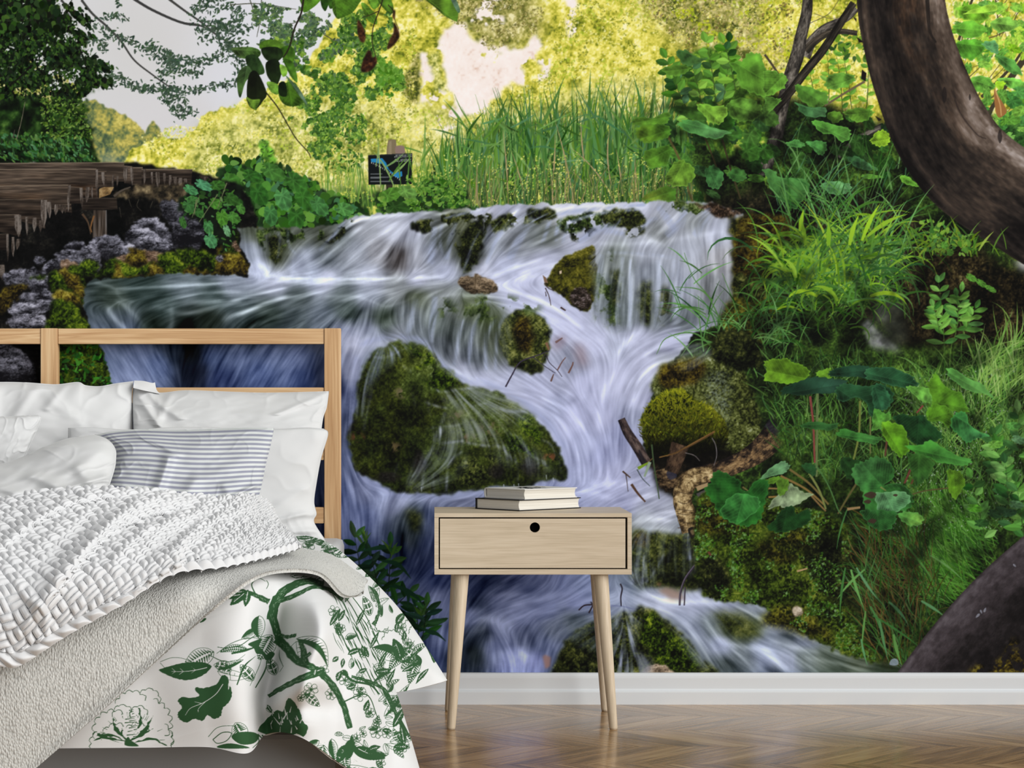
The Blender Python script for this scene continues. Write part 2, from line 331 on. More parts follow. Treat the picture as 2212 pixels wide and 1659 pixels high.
for P, c0, c1 in LV:
    a = np.asarray(P, float); i = int(np.argmin(a[:, 1])); j = int(np.argmax(a[:, 1])) if abs(np.ptp(a[:, 1])) > .6 * np.ptp(a[:, 0]) else int(np.argmax(a[:, 0]))
    if np.ptp(a[:, 1]) <= .6 * np.ptp(a[:, 0]): i = int(np.argmin(a[:, 0]))
    bigleaf(P, c0, c1, (tuple(a[i]), tuple(a[j] + .1)), tuple(min(230, v * 1.35) for v in c0), 5, .45)
line([(656, -5), (650, 30), (636, 62), (624, 104), (612, 124)], (36, 30, 24), 4.5, 2.5); line([(828, -5), (820, 20), (806, 60), (804, 92), (812, 122)], (40, 30, 24), 2.5, 1.6); line([(818, 24), (800, 32), (782, 38)], (48, 36, 24), 2, 1.2); line([(838, 10), (850, 24), (852, 40), (862, 64)], (40, 30, 22), 2, 1)
for P, c in (([(772, 46), (777, 45), (786, 62), (790, 80), (786, 92), (778, 88), (772, 70)], (58, 34, 20)), ([(794, 110), (802, 112), (804, 124), (812, 122), (814, 136), (804, 150), (792, 156), (780, 154), (783, 134)], (52, 28, 18)), ([(850, 22), (854, 24), (852, 42), (848, 36)], (46, 26, 16)), ([(851, 48), (862, 68), (862, 82), (852, 96), (840, 106), (836, 104), (842, 84), (850, 70)], (60, 38, 22))):
    b, m = mask(smooth(P, 4), .6); put(b, ramp(.5 + .5 * fbm(b, 8, 83, 3), [(0, (24, 14, 10)), (.6, c), (1, (96, 60, 34))]), m)
# ---------------------------------------------------------------- reed bed, notice board, leafy bushes
# bright gaps and dark stems low in the reeds
b, m = mask([(690, 470), (720, 400), (800, 400), (900, 420), (960, 350), (1010, 300), (1100, 260), (1200, 250), (1400, 250), (1520, 300), (1560, 470)], 14, 14, 20, 101)
y0 = b[1]
t = np.clip((np.arange(b[1], b[3]) - 250) / 200, 0, 1)[:, None]
n1 = fbm(b, 16, 103, 3, sy=1.6); n2 = noise(b, 4, 107, 1, 2.2)
put(b, ramp(.5 + .45 * n1 + .3 * n2 - .12 * t, [(0, (26, 50, 22)), (.35, (58, 96, 40)), (.6, (104, 140, 54)), (.85, (196, 200, 84)), (1, (232, 226, 120))]), m * (.55 + .4 * t))
RG = [(74, 118, 50), (56, 100, 44), (92, 138, 62), (48, 84, 36), (110, 150, 80), (66, 110, 70), (88, 130, 40)]
RD = [(34, 66, 28), (44, 78, 34), (30, 56, 24), (58, 92, 40)]
def reeds(x0, x1, yb, top, n, cols, w=(2, 6), L=(.6, 1.0)):
    xs = R.uniform(x0, x1, n); c = pick(n, cols, 9)
    for x, k in zip(xs, c):
        yt = np.interp(x, top[0], top[1]); y = yb + R.uniform(-60, 12); h = max(20, (y - yt) * R.uniform(*L))
        blade(x, y, 90 + R.randn() * 9, h, R.randn() * 16, R.uniform(*w), k)
TOP = ([690, 800, 930, 1000, 1060, 1150, 1180, 1270, 1340, 1400, 1440, 1500], [380, 340, 300, 240, 210, 165, 190, 150, 160, 175, 150, 230])
reeds(940, 1500, 450, ([690, 930, 1000, 1100, 1500], [400, 340, 290, 240, 230]), 420, RD, (2, 6))
reeds(700, 960, 452, ([690, 800, 960], [330, 330, 300]), 110, [(110, 150, 60), (140, 170, 70), (84, 126, 50)], (1, 3.5))
reeds(950, 1500, 440, TOP, 420, RG, (2.5, 7), (.55, 1.0))
for x, y, a, L, bd, w, c in ((1062, 330, 82, 130, -22, 9, (60, 96, 36)), (1155, 300, 62, 150, 6, 8, (84, 124, 56)), (1160, 310, 110, 110, 40, 7, (70, 110, 50)), (1275, 330, 92, 180, -6, 9, (70, 112, 46)), (1330, 320, 100, 150, 20, 8, (86, 130, 70)), (1395, 300, 96, 140, 14, 8, (70, 120, 56)), (1420, 320, 78, 170, -10, 9, (96, 146, 70)), (1190, 330, 84, 150, -6, 7, (60, 104, 40)),
                         (1010, 420, 66, 200, -4, 8, (72, 112, 44)), (1005, 420, 80, 190, -12, 6, (90, 130, 60)), (915, 395, 88, 150, 2, 5, (110, 150, 70)), (910, 350, 60, 60, -10, 5, (90, 130, 50)), (912, 330, 160, 60, 16, 4, (100, 140, 60)), (1300, 420, 96, 200, 10, 9, (80, 130, 70)), (1240, 420, 100, 220, 10, 8, (66, 110, 60)), (1360, 420, 84, 200, -8, 8, (84, 134, 80))):
    blade(x, y, a, L, bd, w, c)
for _ in range(120):
    x = R.uniform(980, 1480); y = R.uniform(260, 420); blade(x, y, R.choice([R.uniform(10, 60), R.uniform(120, 170)]), R.uniform(30, 90), R.randn() * 25, R.uniform(2, 6), pick(1, RG, 12)[0], .9)
for x, y, a, L, bd in ((1193, 400, 84, 110, 8), (1262, 350, 98, 90, -10), (1320, 400, 100, 130, -26), (1345, 420, 96, 100, 6), (1135, 440, 100, 120, 14), (1098, 440, 92, 160, 6), (1240, 440, 100, 190, 8), (1375, 430, 92, 90, 2), (1330, 440, 118, 160, 30)):
    blade(x, y, a, L, bd, 3, (168, 148, 108))
x, y = scatter([(960, 330), (1500, 330), (1540, 440), (960, 448)], 1500, 17, 12, .05); leaves(x, y, pick(len(x), [(216, 216, 100), (190, 198, 80), (230, 228, 130)], 8), 2, 4, (1, 2), a=.75)
x, y = scatter([(720, 380), (960, 350), (960, 470), (730, 470)], 600, 18, 12, .1); leaves(x, y, pick(len(x), [(216, 214, 100), (196, 198, 84)], 8), 2, 4, (1, 2), a=.65)
for _ in range(230):
    x = R.uniform(960, 1500); h = R.uniform(40, 100); c = pick(1, [(60, 84, 40), (120, 118, 70), (150, 134, 96), (44, 70, 34), (90, 110, 56)], 8)[0]
    y = R.uniform(430, 452); line([(x, y), (x + R.randn() * 5, y - h / 2), (x + R.randn() * 9, y - h)], c, R.uniform(1.2, 2.6), 1, .85, 3)
# notice board on two posts
fill(smooth([(838, 306), (842, 302), (852, 301), (856, 306), (854, 335), (836, 335)], 4), (120, 108, 84)); fill([(840, 306), (846, 304), (846, 334), (838, 334)], (150, 138, 112), .6)
fill(smooth([(854, 318), (862, 314), (872, 316), (874, 322), (874, 334), (856, 334)], 4), (132, 112, 104)); fill([(834, 395), (848, 395), (848, 412), (834, 412)], (50, 46, 36))
fill([(795, 335), (891, 331), (889, 398), (796, 399)], (16, 20, 22)); fill([(795, 335), (891, 331), (891, 333), (795, 337)], (40, 44, 46))
fill([(801, 343), (826, 342), (834, 352), (840, 366), (850, 374), (868, 370), (869, 380), (862, 385), (852, 381), (838, 366), (826, 354), (802, 350)], (36, 124, 176))
for k in range(16):
    t = k / 15; x = 802 + 60 * t; y = 350 + 36 * t ** 1.2
    fill([(x, y), (x + 1.4, y), (x + 1.4, y + 3.5), (x, y + 3.5)], (210, 214, 214), .8)
FONT = {'J': '001001001101111', 'E': '111100110100111', 'Z': '111001010100111', 'R': '110101110101101', 'O': '111101101101111', 'L': '100100100100111', 'A': '010101111101101', 'K': '101101110101101', 'M': '101111111101101', 'I': '111010010010111', 'N': '110101101101101', 'V': '101101101101010', 'C': '111100100100111', 'P': '110101110100100', 'S': '111100111001111', 'T': '111010010010010', 'U': '101101101101111', 'G': '111100101101111'}
def letters(s, x, y, w, h, col, a=.9, dy=0.):
    for k, ch in enumerate(s):
        g = FONT.get(ch)
        if g:
            g = g.rjust(15, '0')
            for q in range(15):
                if g[q] == '1':
                    u = x + k * w * 1.3 + (q % 3) * w / 3; v = y + (q // 3) * h / 5 + dy * k
                    fill([(u, v), (u + w / 3, v), (u + w / 3, v + h / 5), (u, v + h / 5)], col, a)
letters('JEZERO', 852, 334, 3.3, 6, (196, 200, 200), .85); letters('LAKE', 878, 333, 2.4, 6, (196, 200, 200), .7); letters('MILANOVAC', 853, 343, 3.1, 6, (196, 200, 200), .85)
for k, (w_, y) in enumerate(((26, 375), (40, 382), (22, 384), (50, 391))): fill([(800, y), (800 + w_, y - .4), (800 + w_, y + 1.8), (800, y + 2)], (140, 146, 150), .6)
for x, y, a, L, bd, w in ((822, 400, 92, 110, 6, 3), (812, 360, 80, 60, 10, 3), (850, 400, 112, 90, 26, 4), (846, 380, 40, 60, 14, 5), (866, 398, 98, 60, -10, 3), (840, 392, 60, 70, -20, 4), (880, 400, 86, 90, -4, 3), (834, 360, 30, 50, 20, 5), (890, 370, 100, 60, 12, 3)):
    blade(x, y, a, L, bd, w, pick(1, [(110, 146, 84), (84, 126, 56), (134, 164, 100)], 6)[0])
# bushes of broad leaves between the trees and the fall
def bush(P, n, cols, s, dark=(14, 26, 12), kinds=(2, 1, 1), rough=10, turns=range(16), mid=None):
    b, m = mask(P, 2, rough, 16, n % 200 + 3)
    put(b, ramp(.5 + .5 * fbm(b, 18, n % 211 + 5, 3), [(0, dark), (1, mid or tuple(min(255, v * 2.4) for v in dark))]), m)
    x, y = scatter(P, n, n % 173 + 2, 0, 0, rough)
    o = np.argsort(y + R.rand(len(y)) * 60); leaves(x[o], y[o], pick(len(x), cols, 10), s[0], s[1], kinds, turns)
BL = [(48, 92, 28), (36, 74, 24), (66, 116, 38), (28, 58, 20), (84, 134, 52), (58, 104, 66), (22, 46, 16)]
bush([(470, 372), (495, 352), (530, 360), (560, 340), (600, 358), (640, 372), (690, 402), (730, 430), (735, 492), (520, 492), (500, 440)], 330, BL, (10, 26))
bush([(560, 300), (580, 305), (596, 345), (570, 360)], 60, [(70, 110, 36), (96, 136, 50), (50, 90, 30)], (5, 10), (60, 96, 30), (0, 3), 6)
bush([(715, 420), (760, 436), (790, 450), (800, 470), (735, 488), (700, 470)], 70, BL, (9, 20))
bush([(806, 428), (850, 410), (880, 430), (940, 390), (990, 400), (1015, 430), (1010, 452), (900, 462), (815, 466)], 260, [(60, 104, 32), (40, 76, 26), (84, 128, 44), (28, 54, 18), (106, 148, 60)], (6, 14))
x, y = scatter([(880, 380), (1000, 380), (1010, 440), (880, 440)], 260, 23); leaves(x, y, pick(260, [(84, 130, 46), (112, 150, 60), (60, 104, 36)], 8), 5, 11, (0, 3))
def butter(x, y, r, sq=1., ang=0., c=(60, 112, 36), seed=0, tilt=0.):
    """round lobed leaf: centre, radius, flattening, turn of the notch"""
    rr = np.random.RandomState(int(abs(x * 7 + y * 13 + seed)) % 9999)
    t = np.linspace(0, 2 * np.pi, 64, endpoint=False)
    rad = r * (1 + .05 * np.sin(9 * t + rr.rand() * 6) + .04 * np.sin(17 * t + rr.rand() * 6) + .02 * np.sin(31 * t)) * (1 - .5 * np.exp(-(((t - np.pi) / .22) ** 2)))
    px, py = rad * np.cos(t), rad * np.sin(t) * sq
    a = np.radians(ang); P = np.stack([x + px * np.cos(a) - py * np.sin(a), y + px * np.sin(a) + py * np.cos(a)], 1)
    b = box(P[:, 0].min(), P[:, 1].min(), P[:, 0].max(), P[:, 1].max(), 2)
    if b[2] - b[0] < 3 or b[3] - b[1] < 3: return
    m = raster(P, b, 3)
    yy, xx = np.mgrid[b[1]:b[3], b[0]:b[2]]
    ux, uy = xx - x, yy - y
    lx = (ux * np.cos(a) + uy * np.sin(a)) + r * .35; ly = (-ux * np.sin(a) + uy * np.cos(a)) / max(sq, .2)
    th = np.arctan2(ly, lx); d = np.hypot(lx, ly)
    k = 1.5; v = np.abs(th * k / 1.4 - np.round(th * k / 1.4)) * d / k
    vein = np.clip(1.3 - v / 1.2, 0, 1) * np.clip(1.2 - d / (2 * r), 0, 1)
    rip = np.cos(th * k / 1.4 * 2 * np.pi) * np.clip(d / r, 0, 1)
    n_ = fbm(b, max(6, r / 3), int(x) % 300 + 2, 3)
    l = 1 + .16 * rip * .6 + .22 * n_ + tilt * ly / r
    col = np.asarray(c, np.float32) * l[..., None]
    col = col + (np.asarray([min(235, q * 1.45 + 22) for q in c]) - col) * (vein * .30)[..., None]
    put(b, np.clip(col, 0, 240), m)
    put(b, np.asarray([min(235, q * 1.5 + 10) for q in c]), np.clip(m - blur(m, 2), 0, 1) * .35)
for x, y, r, sq, an, c in ((545, 380, 24, .5, 20, (40, 84, 28)), (590, 372, 30, .55, 30, (56, 100, 40)), (640, 395, 30, .6, 40, (48, 94, 34)), (560, 420, 26, .7, 60, (36, 78, 26)), (612, 430, 26, .7, 70, (62, 112, 60)), (660, 432, 30, .6, 50, (44, 90, 30)), (690, 445, 26, .6, 50, (56, 104, 52)), (530, 440, 24, .7, 40, (30, 64, 22)), (585, 465, 24, .6, 80, (52, 100, 50)), (640, 472, 26, .7, 90, (40, 84, 28)), (500, 392, 24, .7, 30, (52, 96, 34)), (845, 420, 24, .6, -20, (72, 118, 40)), (860, 448, 26, .5, 10, (36, 66, 24)), (880, 415, 22, .6, 20, (84, 124, 56)), (745, 452, 20, .7, 20, (66, 116, 56))):
    butter(x, y, r, sq, an, c)
# ---------------------------------------------------------------- shaded undergrowth, big leaves, trunks at the right
def ground(P, stops, seed, sc=30, feather=3, rough=8, fine=.3, bias=0., octs=4, sx=1., sy=1.):
    b, m = mask(P, feather, rough, 16, seed)
    t = .5 + bias + .42 * fbm(b, sc, seed + 1, octs, sx=sx, sy=sy) + fine * noise(b, 3, seed + 2) * .6 + fine * noise(b, 6, seed + 4) * .5
    put(b, ramp(t, stops), m)
UND = [(0, (8, 12, 8)), (.35, (20, 30, 14)), (.6, (38, 58, 22)), (.85, (66, 98, 34)), (1, (92, 130, 46))]
MOSSD = [(0, (10, 12, 8)), (.3, (26, 30, 12)), (.55, (48, 52, 16)), (.8, (78, 82, 22)), (1, (112, 112, 36))]
DARKB = [(0, (8, 8, 8)), (.4, (24, 24, 16)), (.7, (46, 42, 28)), (1, (78, 70, 46))]
ground([(1530, 440), (1480, 380), (1500, 300), (1560, 250), (1640, 200), (1780, 222), (1880, 262), (1960, 300), (2100, 460), (2230, 600), (2230, 1470), (1400, 1470), (1380, 900), (1560, 560)], UND, 121, 40, 8, 14, .35, -.08)
ground([(1540, 420), (1700, 400), (1900, 420), (2100, 560), (2230, 640), (2230, 800), (2000, 790), (1900, 700), (1700, 650), (1580, 560)], DARKB, 125, 36, 10, 14, .4, -.05, sy=1.6)
# shrubs behind
ground([(1440, 150), (1500, 110), (1560, 90), (1600, 140), (1640, 190), (1660, 330), (1560, 330), (1480, 280)], [(0, (30, 50, 18)), (.4, (64, 104, 32)), (.7, (120, 164, 50)), (1, (200, 206, 90))], 129, 22, 3, 14, .3, .05)
S1 = [(70, 118, 36), (48, 88, 28), (96, 146, 50), (34, 66, 24), (116, 164, 60), (60, 100, 60)]
def sprig(x, y, ang, L, cols, n=10, lw=11, ll=26, stem=(60, 80, 36), bend=10, kinds=None):
    P = blade(x, y, ang, L, bend, 2.4, stem)
    for k in range(n):
        i = min(8, 1 + int(7.6 * (k + 1) / n)); px, py = P[i]
        an = ang + bend * i / 8 + (1 if k % 2 else -1) * R.uniform(35, 75)
        if k >= n - 1: an = ang + bend
        l = ll * R.uniform(.7, 1.1) * (1 - .35 * i / 9)
        c = pick(1, cols, 8)[0]; h = np.radians(an)
        tip = (px + np.cos(h) * l, py - np.sin(h) * l + l * .12); mx, my = (px + tip[0]) / 2, (py + tip[1]) / 2; nx, ny = np.sin(h) * lw * .5, np.cos(h) * lw * .5
        Q = smooth([(px, py), (mx + nx, my + ny), tip, (mx - nx, my - ny)], 4)
        fill(Q, c, 1, 2); fill(smooth([(px, py), (mx + nx, my + ny), tip], 4, False), [min(240, v * 1.3 + 8) for v in c], .55, 2)
for x, y, an, L, n in ((1548, 240, 95, 150, 14), (1560, 230, 80, 140, 12), (1475, 230, 105, 110, 12), (1520, 250, 100, 120, 12), (1590, 200, 100, 110, 10), (1500, 280, 110, 120, 10)):
    sprig(x, y, an, L, S1, n, 16, 40)
for x, y, an, L, n in ((1820, 250, 92, 130, 12), (1790, 230, 88, 110, 10), (1840, 240, 96, 140, 12), (1870, 250, 84, 120, 10), (1760, 230, 95, 80, 8)):
    sprig(x, y, an, L, [(110, 160, 50), (140, 180, 60), (84, 134, 44)], n, 10, 26)
x, y = scatter([(1790, 80), (1870, 70), (1880, 130), (1800, 130)], 34, 33); leaves(x, y, pick(len(x), [(76, 116, 40), (110, 150, 50), (50, 84, 40)], 8), 10, 20, (0, 1))
# the slim forked trunk
def trunk(pts, w, dark, mid, lite, seed, side=.35, n=8):
    """bark along a bent axis: pts (x, y), widths w"""
    P = smooth(pts, n, False); ww = np.interp(np.linspace(0, 1, len(P)), np.linspace(0, 1, len(w)), w)
    T = np.gradient(P, axis=0); T /= np.linalg.norm(T, axis=1)[:, None]; N = np.stack([-T[:, 1], T[:, 0]], 1)
    O = np.vstack([P + N * ww[:, None] / 2, (P - N * ww[:, None] / 2)[::-1]])
    b = box(O[:, 0].min(), O[:, 1].min(), O[:, 0].max(), O[:, 1].max(), 2)
    m = raster(O, b, 3)
    yy, xx = np.mgrid[b[1]:b[3], b[0]:b[2]]
    st = 3
    best = np.full(xx.shape, 1e9); s = np.zeros(xx.shape); t = np.zeros(xx.shape)
    acc = np.concatenate([[0], np.cumsum(np.linalg.norm(np.diff(P, axis=0), axis=1))])
    for k in range(len(P)):
        dx, dy = xx - P[k, 0], yy - P[k, 1]; d = dx * dx + dy * dy; q = d < best
        best[q] = d[q]; s[q] = ((dx * N[k, 0] + dy * N[k, 1]) / (ww[k] / 2))[q]; t[q] = (acc[k] + dx * T[k, 0] + dy * T[k, 1])[q]
    return b, m, s, t, fbm
def barknoise(s, t, seed, k1=6., k2=60., k3=2.):
    """noise stretched along the trunk, looked up by (s, t)"""
    r = np.random.RandomState(seed); g = r.rand(64, 64).astype(np.float32) * 2 - 1
    def look(u, v):
        ui, vi = np.floor(u).astype(int), np.floor(v).astype(int); fu, fv = u - ui, v - vi
        fu = fu * fu * (3 - 2 * fu); fv = fv * fv * (3 - 2 * fv)
        return (g[ui % 64, vi % 64] * (1 - fu) + g[(ui + 1) % 64, vi % 64] * fu) * (1 - fv) + (g[ui % 64, (vi + 1) % 64] * (1 - fu) + g[(ui + 1) % 64, (vi + 1) % 64] * fu) * fv
    w = look(s * 1.5 + 9, t / k2 + 3) * .6
    return .5 * look(s * k1 / 2 + w, t / k2) + .35 * look(s * k1 + w + 7, t / k2 * 2 + 5) + .3 * look(s * k1 * 3 + 11, t / k2 * 5) + .2 * look(s * k1 * 4 + 3, t / k3 / 4)
def bark(pts, w, stops, seed, lit=0., rnd=.35, k1=4., k2=40., n=8, con=.5, bias=0.):
    b, m, s, t, _ = trunk(pts, w, 0, 0, 0, seed, n=n)
    v = .5 + bias + con * barknoise(s, t, seed, k1, k2) + lit * s - rnd * s * s
    put(b, ramp(v, stops), m)
    return b, m, s, t
GB = [(0, (30, 28, 26)), (.3, (62, 58, 54)), (.55, (104, 98, 90)), (.8, (142, 136, 128)), (1, (176, 172, 166))]
BR = [(0, (20, 18, 16)), (.4, (48, 44, 38)), (.7, (78, 70, 60)), (1, (112, 102, 92))]
line([(1652, 118), (1668, 140), (1680, 158)], (70, 62, 50), 5, 5); line([(1680, 158), (1690, 182)], (70, 62, 50), 6, 4)
line([(1750, 50), (1790, 30), (1812, 0)], (84, 80, 60), 1.5, 1); line([(1760, 30), (1800, 40), (1840, 20)], (84, 80, 60), 1.3, 1)
bark([(1735, 120), (1750, 95), (1775, 66), (1800, 52), (1830, 38), (1850, 18)], [34, 24, 18, 17, 15, 14], GB, 141, -.1, .3, 2.5, 20)
bark([(1740, 110), (1762, 88), (1790, 72), (1820, 68), (1852, 72)], [18, 16, 13, 12, 11], BR, 143, -.15, .3)
bark([(1745, -8), (1742, 30), (1730, 80), (1722, 120), (1706, 170), (1690, 230), (1678, 290), (1664, 330), (1650, 380)], [22, 24, 26, 30, 30, 26, 28, 28, 26], GB, 145, .1, .35, 3, 18, bias=-.06)
bark([(1844, 6), (1812, 56), (1778, 108), (1742, 152), (1712, 192), (1680, 230), (1650, 268)], [15, 17, 18, 18, 18, 18, 16], BR, 147, -.1, .3, bias=-.12)
line([(1868, 176), (1830, 198), (1782, 228)], (104, 92, 70), 5, 4)
bark([(1906, 272), (1872, 290), (1842, 310), (1812, 340)], [12, 14, 14, 12], GB, 149, .1, .3, bias=-.05)
# big butterbur leaves
def bb(P, c0, c1, mid, nv=6):
    Q = smooth(P, 9); n = len(Q); rr = np.random.RandomState(int(P[0][0] * 3 + P[0][1]) % 9999)
    c = Q.mean(0); r = np.linalg.norm(Q - c, axis=1).mean()
    k = np.arange(n); j = np.abs(((k * .23 + rr.rand()) % 1) - .5) * 2 - .5 + .5 * np.interp(k, np.arange(0, n + 9, 9), rr.randn(len(np.arange(0, n + 9, 9))))
    lob = np.cos(k / n * 2 * np.pi * rr.randint(5, 9) + rr.rand() * 6)
    Q = Q + (Q - c) * ((j * (2.2 + r * .05) + lob * r * .05) / r)[:, None]
    bigleaf(Q, c0, c1, mid, tuple(min(235, v * 1.22 + 10) for v in c0), nv, .38, 1, tuple(min(235, v * 1.25 + 12) for v in c0))
LB = [([(1580, 142), (1600, 128), (1622, 116), (1640, 112), (1650, 136), (1660, 160), (1680, 168), (1698, 172), (1690, 190), (1660, 205), (1630, 206), (1600, 180)], (86, 140, 44), (106, 160, 54), ((1596, 140), (1680, 190))),
      ([(1430, 152), (1450, 140), (1476, 140), (1490, 148), (1476, 160), (1455, 166)], (80, 126, 40), (100, 150, 50), ((1490, 148), (1430, 154))), ([(1460, 112), (1480, 105), (1496, 118), (1516, 126), (1530, 124), (1500, 140), (1480, 140)], (56, 96, 44), (84, 130, 60), ((1470, 110), (1525, 128))),
      ([(1362, 265), (1380, 252), (1410, 254), (1440, 242), (1450, 255), (1430, 270), (1400, 275), (1378, 272)], (84, 134, 40), (98, 146, 46), ((1440, 252), (1366, 266))), ([(1372, 280), (1400, 270), (1430, 268), (1448, 280), (1440, 296), (1420, 304), (1390, 308), (1378, 296)], (62, 104, 30), (116, 160, 44), ((1440, 282), (1380, 300))),
      ([(1450, 232), (1490, 230), (1530, 238), (1545, 250), (1520, 262), (1480, 252)], (52, 92, 32), (72, 118, 40), ((1450, 234), (1540, 252))), ([(1510, 226), (1545, 228), (1570, 232), (1562, 262), (1540, 268), (1520, 248)], (106, 158, 50), (128, 176, 60), ((1515, 228), (1556, 264))),
      ([(1570, 222), (1610, 214), (1640, 222), (1650, 240), (1630, 258), (1600, 262), (1580, 250)], (100, 156, 54), (116, 172, 66), ((1575, 225), (1640, 245))), ([(1470, 262), (1500, 260), (1540, 276), (1570, 285), (1545, 300), (1510, 292), (1480, 280)], (70, 130, 60), (96, 150, 90), ((1470, 264), (1560, 286))),
      ([(1390, 330), (1420, 318), (1450, 316), (1446, 340), (1440, 356), (1410, 360), (1394, 346)], (74, 124, 36), (96, 146, 44), ((1446, 322), (1394, 348))), ([(1440, 375), (1460, 350), (1480, 350), (1500, 372), (1490, 400), (1460, 402), (1440, 392)], (96, 140, 44), (110, 150, 52), ((1475, 352), (1450, 398))),
      ([(1524, 366), (1540, 358), (1560, 372), (1560, 400), (1540, 406), (1526, 390)], (64, 126, 62), (80, 140, 76), ((1530, 362), (1550, 402))), ([(1384, 430), (1410, 412), (1440, 403), (1458, 410), (1462, 430), (1440, 436), (1400, 434)], (60, 100, 30), (130, 150, 50), ((1455, 412), (1390, 432))),
      ([(1602, 160), (1640, 170), (1660, 195), (1650, 215), (1615, 200)], (110, 160, 46), (90, 140, 44), ((1605, 162), (1650, 212))),
      ([(1652, 158), (1680, 156), (1700, 168), (1690, 190), (1665, 205), (1652, 200)], (100, 156, 52), (90, 140, 46), ((1690, 165), (1655, 200))), ([(1652, 212), (1676, 212), (1688, 216), (1670, 234), (1652, 250)], (84, 136, 48), (100, 150, 60), ((1686, 216), (1655, 246))),
      ([(1785, 172), (1800, 160), (1830, 160), (1850, 168), (1842, 180), (1820, 190), (1788, 190)], (92, 146, 52), (106, 160, 60), ((1848, 168), (1790, 188))), ([(1722, 185), (1745, 188), (1775, 198), (1788, 205), (1780, 228), (1750, 230), (1726, 210)], (80, 134, 46), (96, 150, 56), ((1725, 188), (1780, 225))),
      ([(1722, 224), (1750, 232), (1784, 232), (1778, 250), (1740, 248)], (60, 110, 60), (84, 134, 84), ((1724, 226), (1780, 240))), ([(1822, 240), (1850, 232), (1880, 236), (1888, 244), (1870, 262), (1846, 262), (1830, 250)], (104, 164, 52), (120, 176, 60), ((1885, 242), (1830, 248))),
      ([(1754, 265), (1775, 262), (1800, 270), (1830, 275), (1842, 290), (1820, 308), (1800, 290), (1778, 288)], (84, 150, 56), (96, 160, 66), ((1756, 266), (1830, 300))), ([(1786, 245), (1812, 240), (1822, 256), (1800, 266)], (96, 150, 46), (110, 164, 56), ((1788, 246), (1816, 260))),
      ([(1700, 306), (1722, 300), (1738, 314), (1722, 318), (1704, 314)], (70, 130, 60), (80, 140, 70), ((1702, 308), (1736, 314))), ([(1742, 308), (1770, 304), (1788, 310), (1784, 330), (1770, 334), (1752, 318)], (80, 150, 74), (70, 130, 56), ((1744, 308), (1782, 328))),
      ([(1880, 302), (1896, 284), (1912, 284), (1920, 298), (1916, 312), (1900, 316), (1884, 310)], (140, 186, 44), (120, 168, 44), ((1918, 300), (1886, 306))), ([(1826, 340), (1850, 336), (1870, 348), (1896, 366), (1870, 368), (1846, 360)], (70, 130, 74), (92, 150, 90), ((1828, 340), (1890, 366))),
      ([(1652, 372), (1676, 370), (1684, 384), (1740, 386), (1744, 420), (1716, 450), (1684, 432), (1660, 400)], (66, 116, 56), (60, 108, 50), ((1680, 384), (1722, 446))), ([(1652, 380), (1668, 384), (1684, 400), (1670, 410), (1654, 402)], (110, 160, 50), (100, 150, 46), ((1654, 382), (1680, 404))),
      ([(1770, 402), (1800, 392), (1836, 400), (1830, 416), (1800, 420)], (84, 140, 84), (100, 150, 96), ((1774, 402), (1834, 408))), ([(1860, 378), (1880, 376), (1904, 382), (1890, 386), (1868, 386)], (96, 156, 56), (90, 150, 50), ((1862, 380), (1902, 383))),
      ([(1946, 380), (1962, 382), (1985, 402), (1972, 402), (1952, 394)], (100, 160, 50), (80, 140, 46), ((1948, 381), (1984, 401))), ([(1574, 372), (1600, 362), (1616, 380), (1600, 392), (1580, 388)], (60, 116, 50), (76, 130, 60), ((1578, 374), (1612, 384)))]
for _ in range(40):
    butter(R.uniform(1440, 1680), R.uniform(230, 430), R.uniform(14, 28), R.uniform(.4, .8), R.uniform(0, 90), pick(1, [(40, 78, 28), (54, 98, 34), (30, 60, 24), (70, 118, 42)], 6)[0])
for _ in range(30):
    butter(R.uniform(1700, 1940), R.uniform(240, 400), R.uniform(12, 26), R.uniform(.4, .8), R.uniform(0, 90), pick(1, [(34, 66, 26), (48, 88, 32), (24, 46, 20)], 6)[0])
line([(1440, 288), (1470, 350), (1490, 420), (1500, 440)], (96, 90, 50), 5, 4); line([(1520, 290), (1540, 340), (1560, 400)], (84, 78, 44), 4, 3); line([(1560, 300), (1580, 370), (1600, 430)], (60, 54, 34), 4, 4)
for P, c0, c1, md in LB: bb(P, tuple(v * .86 for v in c0), tuple(v * .8 for v in c1), md)
for _ in range(70):
    x, y = R.uniform(1660, 1960), R.uniform(300, 480); blade(x, y + 60, R.uniform(50, 110), R.uniform(50, 150), R.randn() * 40, R.uniform(1.5, 4), pick(1, [(84, 140, 60), (60, 110, 44), (110, 160, 90), (70, 120, 80)], 8)[0], .9)
b, m = mask([(1380, 260), (1480, 180), (1640, 200), (1960, 250), (2030, 480), (1560, 450), (1440, 440)], 20); n_ = np.clip(fbm(b, 34, 155, 4) * 1.4 + .05, 0, 1); t = get(b); t *= (1 - m * (.05 + .5 * n_))[..., None]
for P, c0, c1, md in LB[::2]: bb(P, tuple(v * .9 for v in c0), tuple(v * .84 for v in c1), md)
